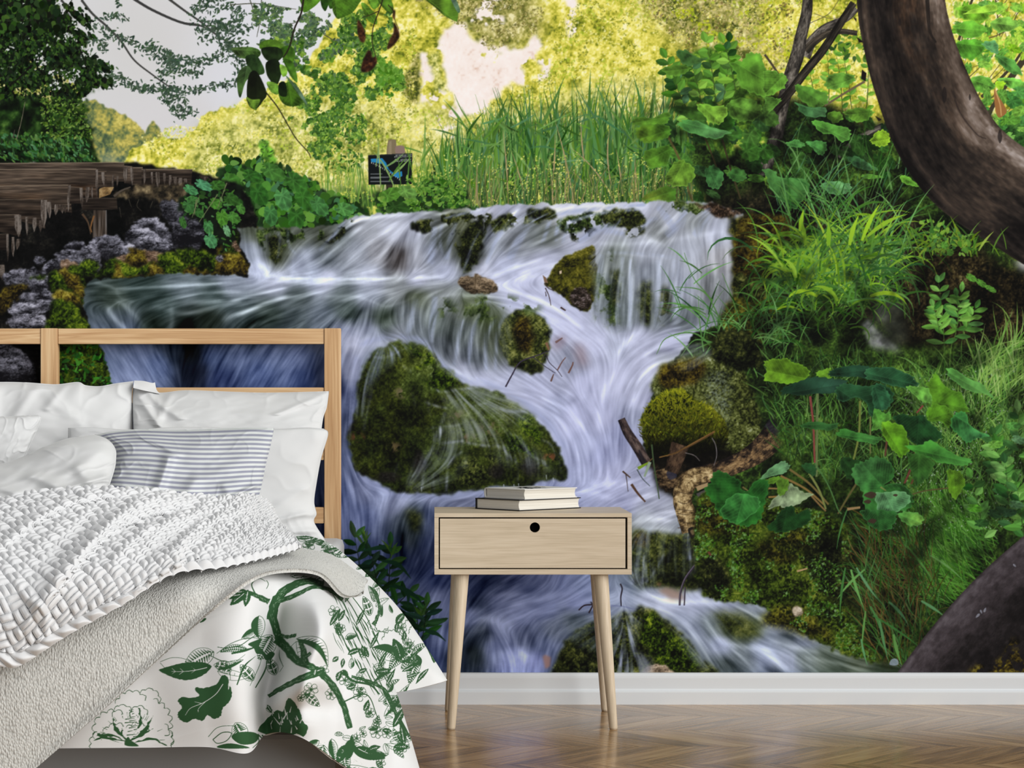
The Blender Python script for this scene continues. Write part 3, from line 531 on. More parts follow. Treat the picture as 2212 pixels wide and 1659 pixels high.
# leaves right of the leaning log
for _ in range(26):
    x, y = R.uniform(2050, 2212), R.uniform(10, 330); line([(x, y), (x + R.uniform(10, 50), y - R.uniform(20, 70)), (x + R.uniform(20, 80), y - R.uniform(40, 120))], (90, 86, 50), R.uniform(1.2, 3), 1)
for p, w in (([(2070, 90), (2100, 0), (2108, -5)], 6), ([(2150, -5), (2160, 80)], 3), ([(2080, 330), (2150, 220), (2215, 130)], 8), ([(2120, 210), (2180, 150), (2215, 100)], 7), ([(2215, 120), (2160, 200), (2120, 290)], 9), ([(2080, 120), (2098, 60)], 3)):
    line(p, (62, 58, 44), w, w * .7)
for _ in range(60):
    butter(R.uniform(2060, 2215), R.uniform(10, 150), R.uniform(10, 20), R.uniform(.35, .7), R.uniform(0, 180), pick(1, [(104, 160, 46), (130, 184, 50), (84, 140, 50), (150, 196, 60)], 8)[0])
for P, c in (([(2068, 20), (2110, 10), (2136, 30), (2120, 44), (2080, 40)], (110, 168, 44)), ([(2058, 60), (2096, 46), (2130, 66), (2100, 84), (2070, 80)], (96, 160, 50)), ([(2062, 92), (2100, 84), (2128, 100), (2100, 130), (2070, 116)], (84, 150, 46)), ([(2140, 48), (2176, 36), (2200, 56), (2160, 70)], (120, 176, 70)), ([(2120, 92), (2150, 90), (2156, 116), (2136, 110)], (90, 150, 90)),
              ([(2096, 170), (2130, 166), (2150, 190), (2110, 200)], (100, 164, 60)), ([(2156, 170), (2190, 168), (2215, 178), (2215, 196), (2180, 188)], (110, 180, 70)), ([(2160, 210), (2190, 196), (2215, 204), (2215, 232), (2180, 224)], (104, 170, 50)), ([(2150, 176), (2172, 178), (2160, 196)], (140, 190, 40)), ([(2164, 250), (2215, 232), (2215, 262), (2180, 268)], (50, 110, 50)), ([(2190, 290), (2215, 284), (2215, 302)], (110, 176, 70)), ([(2150, 118), (2190, 130), (2204, 160), (2170, 150)], (80, 140, 60)), ([(2080, 30), (2140, 10), (2150, 24)], (140, 190, 60))):
    a = np.asarray(P, float); bb(P, c, tuple(v * .9 for v in c), (tuple(a[0]), tuple(a[2])), 5)
ground([(2090, 240), (2140, 300), (2212, 380), (2230, 420), (2230, 200), (2180, 260)], [(0, (16, 30, 14)), (.5, (46, 88, 36)), (1, (90, 140, 60))], 151, 24, 6, 8)
for _ in range(30): butter(R.uniform(2110, 2215), R.uniform(200, 330), R.uniform(10, 22), R.uniform(.35, .7), R.uniform(0, 180), pick(1, [(84, 140, 50), (60, 116, 50), (104, 160, 60)], 8)[0])
fill(smooth([(2148, 192), (2156, 206), (2172, 232), (2174, 244), (2160, 254), (2152, 246), (2148, 220)], 4), (150, 104, 58)); line([(2150, 194), (2160, 225), (2163, 250)], (196, 156, 100), 3, 2)
# the big leaning log
LOG = [(0, (16, 14, 14)), (.25, (40, 35, 32)), (.45, (68, 58, 50)), (.65, (104, 92, 82)), (.82, (142, 132, 124)), (1, (190, 184, 182))]
b, m, s, t = bark([(1946, -120), (1946, 0), (1962, 90), (1990, 180), (2036, 285), (2100, 368), (2212, 446), (2320, 514)], [186, 190, 194, 202, 214, 216, 212, 212], LOG, 161, 0, 0, 5, 130, 10, .0)
v = .40 + .30 * barknoise(s, t, 163, 5, 150) + .16 * barknoise(s, t, 167, 14, 60) + np.interp(-s, [-1, -.8, -.5, -.1, .25, .55, .8, 1], [-.22, -.08, -.22, -.18, -.04, .12, .26, .04])
v += np.clip((t - 420) / 200, -.4, 1) * np.interp(-s, [-1, -.2, .3, .7, 1], [-.02, -.08, .0, .10, .0])
x0, y0, x1, y1 = b
col = ramp(v, LOG)
warm = np.clip(.5 + barknoise(s, t, 171, 4, 90) * 1.6, 0, 1)[..., None] * np.interp(-s, [-.6, .1, .6], [0, 1, .2])[..., None] * np.clip(1.2 - t / 420, 0, 1)[..., None]
col = col * (1 + warm * np.array([.16, .0, -.16])) * np.array([1, .985, .99])
put(b, np.clip(col, 0, 235), m)
line([(2003, 0), (2006, 50), (2010, 72), (2022, 92)], (30, 26, 24), 9, 4, .8); line([(2062, 215), (2078, 250), (2110, 290), (2130, 300)], (46, 38, 36), 4, 2, .7); line([(1985, 245), (2000, 240)], (30, 26, 24), 14, 8, .6)
for x, y, r in ((2040, 205, 12), (2095, 210, 5), (2010, 258, 12), (2160, 295, 10), (1944, 48, 6)): b = box(x - r, y - r * 1.6, x + r, y + r * 1.6); put(b, (28, 24, 24), raster(smooth([(x - r * .5, y), (x, y - r * 1.5), (x + r * .5, y), (x, y + r * 1.5)], 4), b) * .7)
for P in ([(1850, 80), (1856, 92), (1866, 92), (1858, 84)], [(1842, 36), (1850, 40), (1850, 48)], [(1862, 150), (1872, 158), (1870, 176), (1860, 170)], [(1890, 250), (1905, 258), (1898, 262)], [(1936, 352), (1948, 362), (1938, 352)]): fill(P, (26, 22, 20))
# ---------------------------------------------------------------- boardwalk, rocks and moss at the left
ground([(-10, 352), (300, 352), (420, 370), (520, 400), (560, 470), (540, 610), (300, 620), (260, 860), (-10, 860)], [(0, (2, 3, 3)), (.5, (10, 10, 10)), (.8, (26, 25, 22)), (1, (50, 48, 42))], 201, 30, 2, 4, .3, -.15)
WD = [(0, (18, 14, 12)), (.3, (40, 33, 28)), (.55, (66, 56, 48)), (.8, (98, 84, 72)), (1, (134, 120, 106))]
def plank(P, seed, warm=0., lit=0., top=None):
    b, m = mask(P, .5)
    n_ = .5 * noise(b, 5, seed, 9, .6) + .4 * noise(b, 12, seed + 1, 8, 1) + .3 * noise(b, 2.5, seed + 2, 7, .5)
    v = .48 + lit + .42 * n_
    y0, y1 = min(p[1] for p in P), max(p[1] for p in P)
    g = np.linspace(0, 1, b[3] - b[1])[:, None]
    v = v - .30 * g + .1
    c = ramp(v, WD)
    if warm: c = c * (1 + (np.array([.45, .12, -.25]) * (np.clip(noise(b, 26, seed + 5, 3, .5) + .1, 0, 1) * np.clip(g * 1.5 - .3, 0, 1))[..., None] * warm))
    put(b, c, m)
    if top: line([P[0], P[1]], (132, 118, 102), top, top, .7)
for P, sd, wm, lt, tp in (([(-5, 353), (268, 351), (270, 392), (-5, 392)], 211, 0, .04, 2), ([(268, 358), (286, 360), (283, 398), (268, 396)], 212, 0, .05, 1), ([(286, 362), (308, 362), (312, 400), (286, 400)], 213, 0, -.1, 2), ([(306, 366), (416, 366), (412, 404), (306, 402)], 214, 0, -.12, 2), ([(430, 378), (446, 379), (460, 392), (482, 408), (430, 410)], 220, 0, -.2, 0),
                          ([(208, 370), (230, 370), (236, 405), (210, 405)], 215, 0, -.05, 1), ([(230, 375), (246, 376), (246, 412), (230, 412)], 216, 0, -.05, 0), ([(-5, 366), (208, 365), (212, 428), (-5, 404)], 217, .9, .02, 2), ([(-5, 402), (148, 400), (156, 460), (-5, 432)], 218, .8, -.04, 2), ([(150, 403), (178, 406), (178, 440), (150, 440)], 219, 0, -.12, 1), ([(178, 428), (252, 428), (254, 452), (178, 454)], 221, 0, -.16, 1),
                          ([(-5, 432), (94, 430), (98, 494), (-5, 462)], 222, .6, -.12, 1), ([(-5, 464), (42, 463), (46, 512), (-5, 500)], 223, .2, -.2, 1), ([(-5, 506), (18, 505), (18, 540), (-5, 540)], 224, 0, -.16, 1)):
    plank(P, sd, wm, lt, tp)
POST = [(0, (24, 20, 18)), (.5, (62, 54, 48)), (1, (112, 104, 98))]
def stake(x, y, w, h, seed, lt=0., bend=0):
    P = [(x - w / 2, y), (x + w / 2, y), (x + w / 2 + bend * .5, y + h * .6), (x + bend, y + h), (x - w / 2 + bend * .6, y + h * .55)]
    b, m = mask(P, .4); put(b, ramp(.5 + lt + .4 * noise(b, 4, seed, .6, 5) + .15 * noise(b, 2, seed + 1), POST), m)
for k, (x, y, w, h, lt) in enumerate(((209, 366, 5, 62, .35), (222, 372, 7, 30, .3), (245, 378, 4, 34, .2), (254, 380, 4, 24, .2), (272, 360, 9, 36, .2), (284, 362, 6, 40, .3), (312, 366, 6, 34, .1), (328, 372, 4, 28, .25), (340, 372, 8, 36, .2), (355, 374, 5, 26, .1), (368, 378, 7, 24, .1), (378, 382, 8, 22, .15), (390, 384, 8, 20, .1), (400, 386, 6, 16, .1), (440, 382, 8, 22, 0), (456, 390, 8, 26, -.1),
                                      (150, 400, 6, 58, .2), (175, 406, 7, 46, .2), (190, 404, 8, 34, .05), (198, 404, 4, 26, .1), (95, 432, 13, 62, .3), (106, 436, 9, 36, .2), (122, 442, 8, 24, .2), (132, 442, 8, 20, .1), (140, 444, 5, 18, .1), (38, 464, 15, 50, .3), (58, 468, 6, 42, .2), (75, 470, 8, 32, .2), (88, 476, 7, 26, .1), (16, 506, 5, 60, .2), (28, 512, 7, 44, .2), (40, 516, 8, 24, .1), (4, 572, 12, 34, .1))):
    stake(x, y, w, h, 230 + k, lt, R.randn() * 2)
b, m = mask([(202, 454), (230, 454), (231, 508), (200, 514)], .5); g = np.linspace(0, 1, b[2] - b[0])[None]; put(b, ramp(.35 + .3 * noise(b, 4, 261, .7, 8) + .55 * np.clip(g * 6 - 4.6, 0, 1), [(0, (22, 18, 16)), (.5, (70, 60, 52)), (.9, (134, 134, 138))]), m)
line([(178, 462), (190, 480), (196, 506)], (74, 58, 44), 5, 2); line([(203, 466), (196, 490), (198, 502)], (112, 78, 46), 4, 2)
b, m = mask([(214, 408), (225, 404), (246, 404), (238, 420), (214, 428)], .5); put(b, ramp(.55 + .5 * fbm(b, 9, 263, 3), [(0, (60, 46, 30)), (.6, (124, 98, 62)), (1, (160, 136, 96))]), m)
b, m = mask([(246, 418), (300, 400), (350, 402), (410, 396), (430, 420), (400, 432), (340, 432), (290, 424), (250, 428)], 2, 6, 10, 265); put(b, ramp(.42 + .5 * fbm(b, 12, 266, 4), [(0, (20, 18, 14)), (.5, (74, 64, 48)), (.8, (118, 104, 78)), (1, (150, 136, 104))]), m)
line([(246, 424), (262, 412), (282, 404)], (74, 66, 58), 5, 3)
for p in ([(278, 430), (284, 448)], [(300, 430), (296, 445), (306, 456)], [(330, 434), (324, 450)], [(258, 448), (262, 470)]): line(p, (58, 54, 46), 1.6, .8)
RK = [(0, (14, 14, 18)), (.25, (40, 40, 46)), (.5, (82, 82, 92)), (.75, (124, 124, 138)), (1, (176, 176, 192))]
def rock(P, seed, stops=RK, sc=18, bias=0., ang=0, light=.35, rough=4):
    """P outline; lit from above"""
    b, m = mask(P, 1, rough, 10, seed, 4)
    g = blur(m, 8); gy = np.gradient(g, axis=0) * 14
    t = .42 + bias + .5 * fbm(b, sc, seed + 1, 5, .62, 1.7, .8) + light * np.clip(gy, -1.2, 1.2) + .14 * noise(b, 2.4, seed + 7)
    cr = np.clip(1 - np.abs(fbm(b, sc * 1.4, seed + 9, 4, .6, 1.6, .7)) * 9, 0, 1)
    put(b, ramp(t - .4 * cr, stops), m)
MS = [(0, (6, 10, 4)), (.25, (22, 34, 8)), (.5, (48, 68, 12)), (.75, (88, 108, 22)), (1, (132, 148, 40))]
MB = [(0, (12, 10, 6)), (.3, (46, 38, 14)), (.6, (88, 76, 22)), (.85, (122, 112, 36)), (1, (150, 138, 60))]
def moss(P, seed, stops=MS, sc=26, bias=0., light=.5, rough=7, feather=1.5, fine=.45, hole=None):
    b, m = mask(P, feather, rough, 12, seed, 4)
    if hole: m = m * np.clip((fbm(b, hole[0], seed + 40, 4) + hole[1]) * 4, 0, 1)
    g = blur(m, 10); gy = np.gradient(g, axis=0) * 16
    t = .45 + bias + .34 * fbm(b, sc, seed + 1, 4) + light * .5 * np.clip(gy, -1, 1) + fine * (.5 * noise(b, 5, seed + 3) + .5 * noise(b, 2.6, seed + 5))
    put(b, ramp(t, stops), m)
for P, sd, bi in (([(345, 440), (368, 432), (385, 440), (440, 436), (442, 470), (400, 500), (360, 480)], 271, -.12), ([(290, 478), (320, 468), (350, 478), (368, 500), (372, 540), (330, 545), (300, 520), (280, 500)], 272, -.02), ([(268, 510), (290, 490), (318, 494), (360, 520), (364, 545), (320, 550), (270, 545)], 273, .02), ([(190, 526), (214, 508), (245, 507), (262, 520), (268, 545), (268, 560), (225, 560), (200, 545)], 275, .06), ([(262, 530), (280, 528), (300, 540), (282, 550), (265, 548)], 276, .14), ([(300, 512), (330, 512), (334, 535), (310, 536)], 277, .1), ([(140, 530), (156, 520), (178, 522), (180, 536), (160, 540), (142, 540)], 279, -.06),
                  ([(118, 548), (150, 536), (166, 540), (190, 530), (212, 545), (220, 575), (200, 590), (160, 570), (130, 560)], 281, .1), ([(95, 570), (120, 556), (150, 558), (162, 580), (140, 595), (100, 590)], 283, .0), ([(10, 590), (40, 580), (80, 580), (104, 600), (90, 630), (40, 620), (10, 610)], 285, -.02), ([(20, 604), (60, 596), (98, 610), (100, 626), (70, 622)], 286, .02), ([(24, 650), (60, 630), (90, 624), (112, 632), (128, 656), (110, 668), (60, 660)], 287, -.06), ([(14, 666), (50, 652), (108, 650), (110, 668), (70, 680), (30, 680)], 289, .14), ([(12, 692), (40, 680), (90, 676), (102, 690), (100, 712), (30, 710)], 291, .14), ([(75, 556), (90, 552), (98, 562), (80, 572)], 293, .06), ([(-5, 740), (30, 748), (60, 770), (75, 800), (70, 835), (-5, 835)], 295, -.2), ([(30, 770), (60, 776), (66, 800), (40, 800)], 297, .0), ([(375, 480), (420, 470), (440, 500), (430, 540), (380, 545)], 299, -.2)):
    rock(P, sd, bias=bi)
BRK = [(0, (30, 22, 16)), (.4, (84, 66, 52)), (.7, (128, 106, 88)), (1, (160, 140, 124))]
rock([(245, 560), (280, 548), (340, 540), (365, 560), (400, 590), (260, 594), (225, 580)], 301, BRK, 12, -.05); rock([(130, 560), (165, 565), (168, 580), (140, 590)], 303, BRK, 12, -.05)
for P, sd, st, bi in (([(100, 600), (110, 585), (130, 590), (150, 580), (165, 575), (180, 600), (185, 640), (180, 665), (150, 640), (118, 645)], 311, MS, -.02), ([(130, 580), (160, 590), (175, 600), (190, 640), (170, 640), (140, 610)], 313, MB, -.05), ([(112, 636), (140, 630), (172, 640), (176, 655), (150, 660)], 315, MB, .1), ([(108, 650), (140, 648), (165, 660), (185, 690), (212, 712), (100, 712), (106, 690)], 317, MS, -.06), ([(118, 708), (215, 708), (225, 740), (240, 790), (252, 836), (118, 836)], 319, MS, -.12), ([(160, 580), (190, 560), (212, 575), (212, 598), (185, 598)], 321, MS, -.08), ([(222, 570), (250, 560), (300, 575), (350, 565), (352, 592), (250, 600), (218, 590)], 323, MS, -.02), ([(246, 566), (270, 590), (300, 596), (250, 600)], 325, MB, .05), ([(320, 575), (350, 570), (356, 594), (318, 596)], 326, MB, -.02),
                      ([(340, 556), (372, 545), (400, 550), (440, 570), (470, 590), (400, 594), (360, 592)], 327, MS, -.02), ([(400, 575), (440, 570), (475, 588), (470, 592), (400, 593)], 329, MB, -.02), ([(380, 545), (420, 540), (460, 550), (480, 580), (420, 580)], 330, MS, -.14), ([(470, 540), (500, 528), (520, 548), (536, 570), (540, 592), (480, 592), (462, 575)], 331, MB, .08), ([(480, 500), (510, 500), (520, 540), (500, 545), (476, 540)], 333, MS, -.25), ([(-5, 640), (30, 612), (60, 620), (30, 650), (-5, 680)], 335, MB, -.12), ([(275, 540), (310, 545), (320, 570), (280, 575)], 337, MB, -.08), ([(60, 600), (95, 596), (100, 604), (70, 606)], 339, MS, -.1)):
    moss(P, sd, st, 20, bi)
rock([(500, 522), (514, 525), (520, 540), (508, 540)], 341, BRK, 8, -.1, light=.1); rock([(468, 550), (480, 548), (484, 562), (470, 566)], 342, RK, 8, .0)
# plants on the rocks
bush([(392, 420), (430, 385), (470, 410), (520, 400), (520, 480), (500, 540), (480, 540), (440, 480), (400, 470), (380, 440)], 90, [(56, 100, 40), (40, 78, 32), (70, 116, 60), (30, 60, 24)], (6, 15), (8, 12, 8), (0, 1, 3), 10)
for x, y, r, sq, an, c in ((412, 410, 18, .5, 30, (60, 116, 70)), (440, 400, 22, .45, 25, (64, 120, 84)), (408, 445, 16, .7, 60, (48, 92, 44)), (465, 440, 16, .7, 30, (58, 104, 36)), (480, 470, 18, .7, 70, (60, 108, 34)), (450, 490, 15, .7, 80, (54, 104, 56)), (455, 520, 18, .7, 60, (60, 112, 70)), (505, 470, 16, .7, 40, (58, 104, 40)), (395, 480, 14, .5, 70, (44, 84, 34)), (430, 460, 14, .6, 40, (40, 80, 34)), (520, 450, 14, .6, 60, (56, 100, 40)), (470, 400, 18, .6, 0, (44, 84, 30)), (500, 430, 20, .6, 30, (40, 76, 28)), (490, 498, 14, .5, 70, (86, 130, 90)), (418, 432, 14, .6, 10, (46, 88, 40))):
    butter(x, y, r, sq, an, c)
for p in ([(430, 425), (415, 470)], [(470, 420), (430, 480)], [(424, 430), (420, 465)], [(490, 395), (470, 450)]): line(p, (104, 110, 76), 2, 1.2)
x, y = scatter([(130, 745), (230, 745), (245, 830), (130, 830)], 70, 44); leaves(x, y, pick(70, [(40, 96, 26), (60, 124, 34), (28, 70, 20)], 8), 7, 18, (0, 3), range(16))
# ---------------------------------------------------------------- the falling water
WATER = [(515, 492), (600, 492), (700, 488), (735, 480), (765, 466), (830, 460), (900, 456), (1000, 452), (1100, 442), (1180, 439), (1300, 439), (1400, 436), (1480, 434), (1535, 438), (1570, 452), (1602, 462), (1600, 500), (1588, 560), (1584, 640), (1560, 700), (1500, 720), (1470, 760), (1440, 800), (1410, 850), (1388, 900), (1390, 960), (1410, 1010), (1450, 1060), (1470, 1110), (1480, 1150), (1510, 1180), (1510, 1270), (1560, 1290), (1640, 1308), (1700, 1345), (1780, 1390), (1880, 1420), (1975, 1440), (1985, 1470), (330, 1470), (290, 1100), (256, 880), (222, 760), (185, 690), (178, 640), (190, 606), (300, 596), (400, 590), (538, 596), (540, 570), (520, 540)]
wb, wm = mask(WATER, 1.2, 4, 12, 401)
WB = [  # x, y, r, g, b : the tone of each stretch
 (560,505,78,88,70),(640,508,84,94,82),(600,535,66,76,50),(545,545,120,132,158),(560,580,150,162,200),(640,580,146,158,192),(660,560,128,140,168),(600,555,60,68,48),(700,510,70,78,66),(740,520,90,102,108),(700,560,84,96,108),(680,590,130,144,176),(790,490,152,160,178),(760,540,138,148,170),(820,540,128,132,146),(860,560,88,84,88),(850,500,166,174,200),(900,500,150,158,186),(900,560,140,146,166),(940,500,84,92,92),(960,520,66,74,66),(930,550,124,134,160),(960,590,150,160,196),(1000,480,90,98,70),(1010,520,50,58,34),(1020,560,44,50,36),(1040,455,170,176,206),(1100,460,160,168,200),(1060,520,120,130,150),(1110,520,112,120,134),(1090,580,150,160,200),(1150,500,106,116,122),(1200,450,190,196,222),(1300,450,186,192,220),(1180,500,100,110,106),(1280,500,150,158,184),(1250,520,160,168,200),(1380,460,170,178,208),(1420,500,112,120,126),(1450,480,150,158,180),(1500,470,140,150,160),(1550,500,160,170,200),(1590,480,150,158,178),(1560,560,150,154,168),(1480,540,150,160,184),(1400,540,148,158,182),(1330,560,120,132,134),(1320,620,104,118,122),(1400,600,130,142,164),(1470,620,140,150,176),(1540,620,130,138,150),(1560,660,120,130,140),(1340,680,96,110,118),(1420,680,92,104,112),(1480,690,100,112,124),
 (1180,570,168,176,214),(1130,610,166,174,216),(1080,600,160,168,206),(1040,580,168,176,210),(1120,650,164,172,214),(1180,660,168,176,220),(1230,700,172,180,224),(1290,740,170,178,222),(1330,740,150,160,196),(1380,740,160,168,208),(1450,740,156,164,206),(1500,735,150,158,196),
 (300,620,44,64,62),(250,650,50,66,58),(400,610,90,108,120),(500,606,120,134,158),(460,640,58,78,80),(350,660,52,72,72),(250,690,64,80,96),(330,700,34,50,44),(400,700,18,30,26),(450,690,28,40,32),(520,680,60,78,84),(600,605,150,160,192),(700,600,160,168,204),(800,605,150,160,190),(900,606,158,166,200),(640,640,84,100,106),(740,640,88,104,110),(580,680,62,80,78),(540,710,30,46,44),(640,700,60,76,84),(700,690,86,102,122),(750,670,60,78,76),(790,640,120,132,156),(860,620,130,140,150),(900,640,80,92,70),(960,630,120,130,136),(830,690,56,72,60),(880,680,104,116,128),(800,720,120,132,164),(900,720,92,104,116),(940,690,96,110,110),(980,660,110,120,124),(1010,660,86,100,70),(1060,690,76,90,62),(1000,720,84,96,100),(950,760,84,94,106),(1020,770,72,82,94),(1060,740,70,80,64),
 (270,720,70,88,120),(240,740,90,108,150),(300,760,104,122,168),(340,790,90,110,160),(290,820,120,138,186),(380,760,24,36,56),(410,760,6,10,14),(420,800,16,24,44),(460,770,60,78,124),(520,770,84,102,150),(580,760,80,98,146),(560,810,66,86,140),(640,770,84,102,152),(680,780,74,92,142),(660,820,60,80,136),(480,820,40,56,104),(700,740,100,114,150),(740,720,120,132,170),
 (770,740,140,150,188),(760,790,120,132,174),(745,860,78,92,140),(750,930,64,78,120),(800,740,150,160,196),(860,725,120,130,150),(960,780,104,114,132),(1000,800,150,158,192),(1040,830,160,168,208),(1100,840,158,166,206),(1160,850,160,168,212),(1210,820,150,158,198),(1240,780,130,138,170),(1260,830,166,174,222),(1330,820,172,180,224),(1400,790,170,178,220),(1440,790,140,150,170),(1380,860,160,168,212),(1300,900,160,168,216),(1240,900,164,172,222),(1200,880,150,160,206),(1260,960,150,160,210),(1300,980,140,150,204),(1340,940,136,146,198),(1370,900,130,140,180),(1380,840,150,158,196),(1320,1030,150,158,208),(1260,1040,140,150,200),(1380,1040,140,148,190),(1230,1060,138,148,200),(1180,1060,120,130,178),(1340,1080,140,148,196),(1420,1080,128,136,168),(1440,1110,150,160,190),(1400,1140,140,152,170),(1460,1140,120,132,150),(1380,1170,100,112,90),(1440,1180,60,76,44),(1480,1200,70,84,56),(1420,1220,52,66,44),(1480,1240,56,70,44),(1390,1250,84,100,110),
 (760,1000,84,100,150),(790,1060,96,110,160),(740,1080,70,88,146),(830,1060,100,114,166),(780,1120,84,102,162),(860,1080,120,132,178),(940,1070,110,122,168),(1000,1065,110,120,164),(890,1120,60,76,90),(880,1160,44,58,70),(920,1120,80,98,150),(930,1180,56,74,130),(860,1180,40,56,96),(820,1200,70,88,146),(760,1200,66,84,140),(900,1220,50,66,118),(850,1260,84,100,158),(940,1240,60,78,140),(800,1290,90,106,160),(880,1320,90,106,162),(940,1300,110,126,184),(960,1380,80,96,150),(930,1420,60,76,130),(990,1420,30,42,66),(1020,1270,60,76,128),(1060,1260,50,64,110),(1030,1300,40,54,92),(1010,1330,90,106,160),(1080,1290,110,126,182),(1140,1270,84,100,156),(1200,1260,100,116,172),(1260,1260,110,126,176),(1120,1320,120,136,194),(1180,1310,118,134,192),(1240,1300,120,134,188),(1080,1350,120,136,190),(1040,1370,70,84,110),(1020,1410,36,48,56),(1000,1390,50,64,90),(1070,1400,96,112,166),(1110,1430,120,136,204),(1140,1380,84,98,140),(1160,1430,126,140,208),(1120,1450,130,146,212),(1200,1360,80,94,124),(1240,1340,70,84,100),(1180,1400,96,112,160),(1200,1440,60,74,110),
 (1360,1260,100,118,150),(1340,1290,130,146,186),(1400,1290,140,154,192),(1440,1310,160,174,214),(1500,1300,150,164,206),(1560,1300,140,154,196),(1620,1310,120,136,160),(1460,1340,140,156,196),(1540,1350,100,118,130),(1580,1360,70,88,58),(1620,1360,74,92,52),(1500,1370,120,136,170),(1560,1390,130,146,190),(1640,1390,120,138,176),(1690,1355,130,146,180),(1700,1370,80,96,110),(1740,1380,120,136,170),(1660,1420,130,148,190),(1600,1420,90,106,120),(1560,1440,70,86,90),(1700,1430,150,166,206),(1740,1420,100,118,120),(1780,1420,96,114,104),(1800,1440,70,88,74),(1860,1430,88,104,86),(1900,1445,60,78,60),(1960,1445,50,68,44),(1540,1450,100,116,140),(1680,1455,100,116,140)]
wf = field(wb, WB, 4.4)
# direction of flow
FLOW = [[(700,488),(640,520),(600,580)],[(880,470),(800,510),(740,560),(690,600)],[(960,460),(900,480),(880,540),(870,600)],[(1060,450),(1020,490),(990,560),(980,610)],[(1200,445),(1130,480),(1080,530),(1040,600)],[(1300,445),(1240,500),(1180,530),(1080,560)],[(1530,440),(1480,470),(1440,500),(1400,540)],[(1590,470),(1585,540),(1580,640)],[(1480,470),(1490,520),(1500,560),(1500,700)],
 [(1400,540),(1400,600),(1400,710)],[(1320,540),(1310,600),(1300,690)],[(540,500),(550,560),(570,590)],[(1280,540),(1180,560),(1080,590),(1000,600)],[(1000,600),(860,604),(700,600),(560,600),(380,606)],[(1000,610),(860,625),(740,650),(640,690),(560,720),(500,830)],[(700,610),(560,640),(440,650),(330,680),(290,720),(330,830)],[(500,606),(380,620),(270,640),(210,640)],[(260,660),(290,720),(340,800),(370,840)],[(210,680),(250,740),(310,830)],[(480,680),(440,740),(400,840)],[(700,680),(620,740),(560,830)],[(760,660),(700,740),(660,840)],
 [(800,650),(790,700),(770,760),(760,830),(750,950)],[(880,640),(880,700),(880,730)],[(980,640),(950,690),(940,740),(950,790)],[(1040,650),(1010,700),(1010,780),(1020,810)],[(830,720),(900,735),(960,790),(1050,835),(1140,860),(1210,900),(1240,980),(1250,1050)],[(800,740),(770,780),(750,850),(745,920)],[(1000,640),(1100,640),(1180,670),(1260,720),(1310,770),(1310,850)],[(1150,640),(1230,690),(1300,740),(1320,800)],[(1500,720),(1430,730),(1360,770),(1320,830),(1310,900)],[(1470,770),(1400,790),(1360,840),(1340,900),(1330,1000)],[(1440,800),(1400,850),(1380,920),(1390,990)],[(1200,830),(1280,880),(1310,960),(1320,1040)],[(1150,860),(1220,900),(1260,970),(1270,1050)],[(1250,820),(1260,880),(1290,940)],
 [(1390,1020),(1300,1050),(1220,1060)],[(1440,1050),(1400,1070),(1340,1090)],[(1470,1100),(1410,1120),(1370,1150)],[(1400,1150),(1400,1200),(1400,1270)],[(1480,1160),(1480,1220),(1480,1280)],
 [(760,980),(790,1040),(850,1060)],[(750,1020),(760,1100),(770,1200)],[(850,1060),(830,1100),(820,1200)],[(1000,1060),(900,1075),(860,1120),(850,1220)],[(930,1080),(925,1150),(900,1230),(850,1300)],[(960,1200),(900,1260),(840,1330)],[(960,1290),(940,1350),(930,1430)],[(1100,1240),(1050,1270),(1010,1320),(1000,1340)],[(1200,1245),(1190,1270),(1160,1290)],[(1260,1250),(1200,1290),(1100,1310),(1010,1340)],[(1330,1290),(1250,1310),(1150,1330),(1080,1350)],[(1280,1320),(1210,1350),(1180,1390),(1170,1440)],[(1060,1340),(1090,1380),(1110,1420)],[(1040,1350),(1010,1390),(1000,1450)],[(1150,1330),(1130,1370),(1120,1420)],
 [(1340,1270),(1420,1300),(1500,1310)],[(1400,1300),(1480,1340),(1530,1400),(1570,1460)],[(1480,1300),(1540,1340),(1570,1380),(1640,1430)],[(1560,1300),(1620,1330),(1660,1370)],[(1650,1350),(1700,1360),(1760,1400),(1820,1430)],[(1640,1390),(1700,1410),(1760,1450)],[(1800,1420),(1880,1440),(1970,1450)],[(1620,1400),(1670,1430),(1700,1460)]]
sg = []
for p in FLOW:
    q = smooth(p, 4, False); d = np.diff(q, axis=0); L = np.linalg.norm(d, axis=1)[:, None]
    sg.append(np.hstack([(q[:-1] + q[1:]) / 2, d / L]))
sg = np.vstack(sg)
st = 10
gx = np.arange(wb[0], wb[2] + st, st); gy = np.arange(wb[1], wb[3] + st, st)
d2 = (gx[None, :, None] - sg[:, 0]) ** 2 + (gy[:, None, None] - sg[:, 1]) ** 2 + 60
wt = d2 ** -1.6
vx = (wt @ sg[:, 2]); vy = (wt @ sg[:, 3]); nn = np.hypot(vx, vy) + 1e-12; vx /= nn; vy /= nn
hh, ww_ = wb[3] - wb[1], wb[2] - wb[0]
def upsample(a):
    X = np.arange(ww_) / st; Y = np.arange(hh) / st; xi = X.astype(int); yi = Y.astype(int); fx = (X - xi)[None].astype(np.float32); fy = (Y - yi)[:, None].astype(np.float32)
    a = a.astype(np.float32); t = a[yi] * (1 - fy) + a[yi + 1] * fy
    return t[:, xi] * (1 - fx) + t[:, xi + 1] * fx
VX, VY = upsample(vx), upsample(vy)
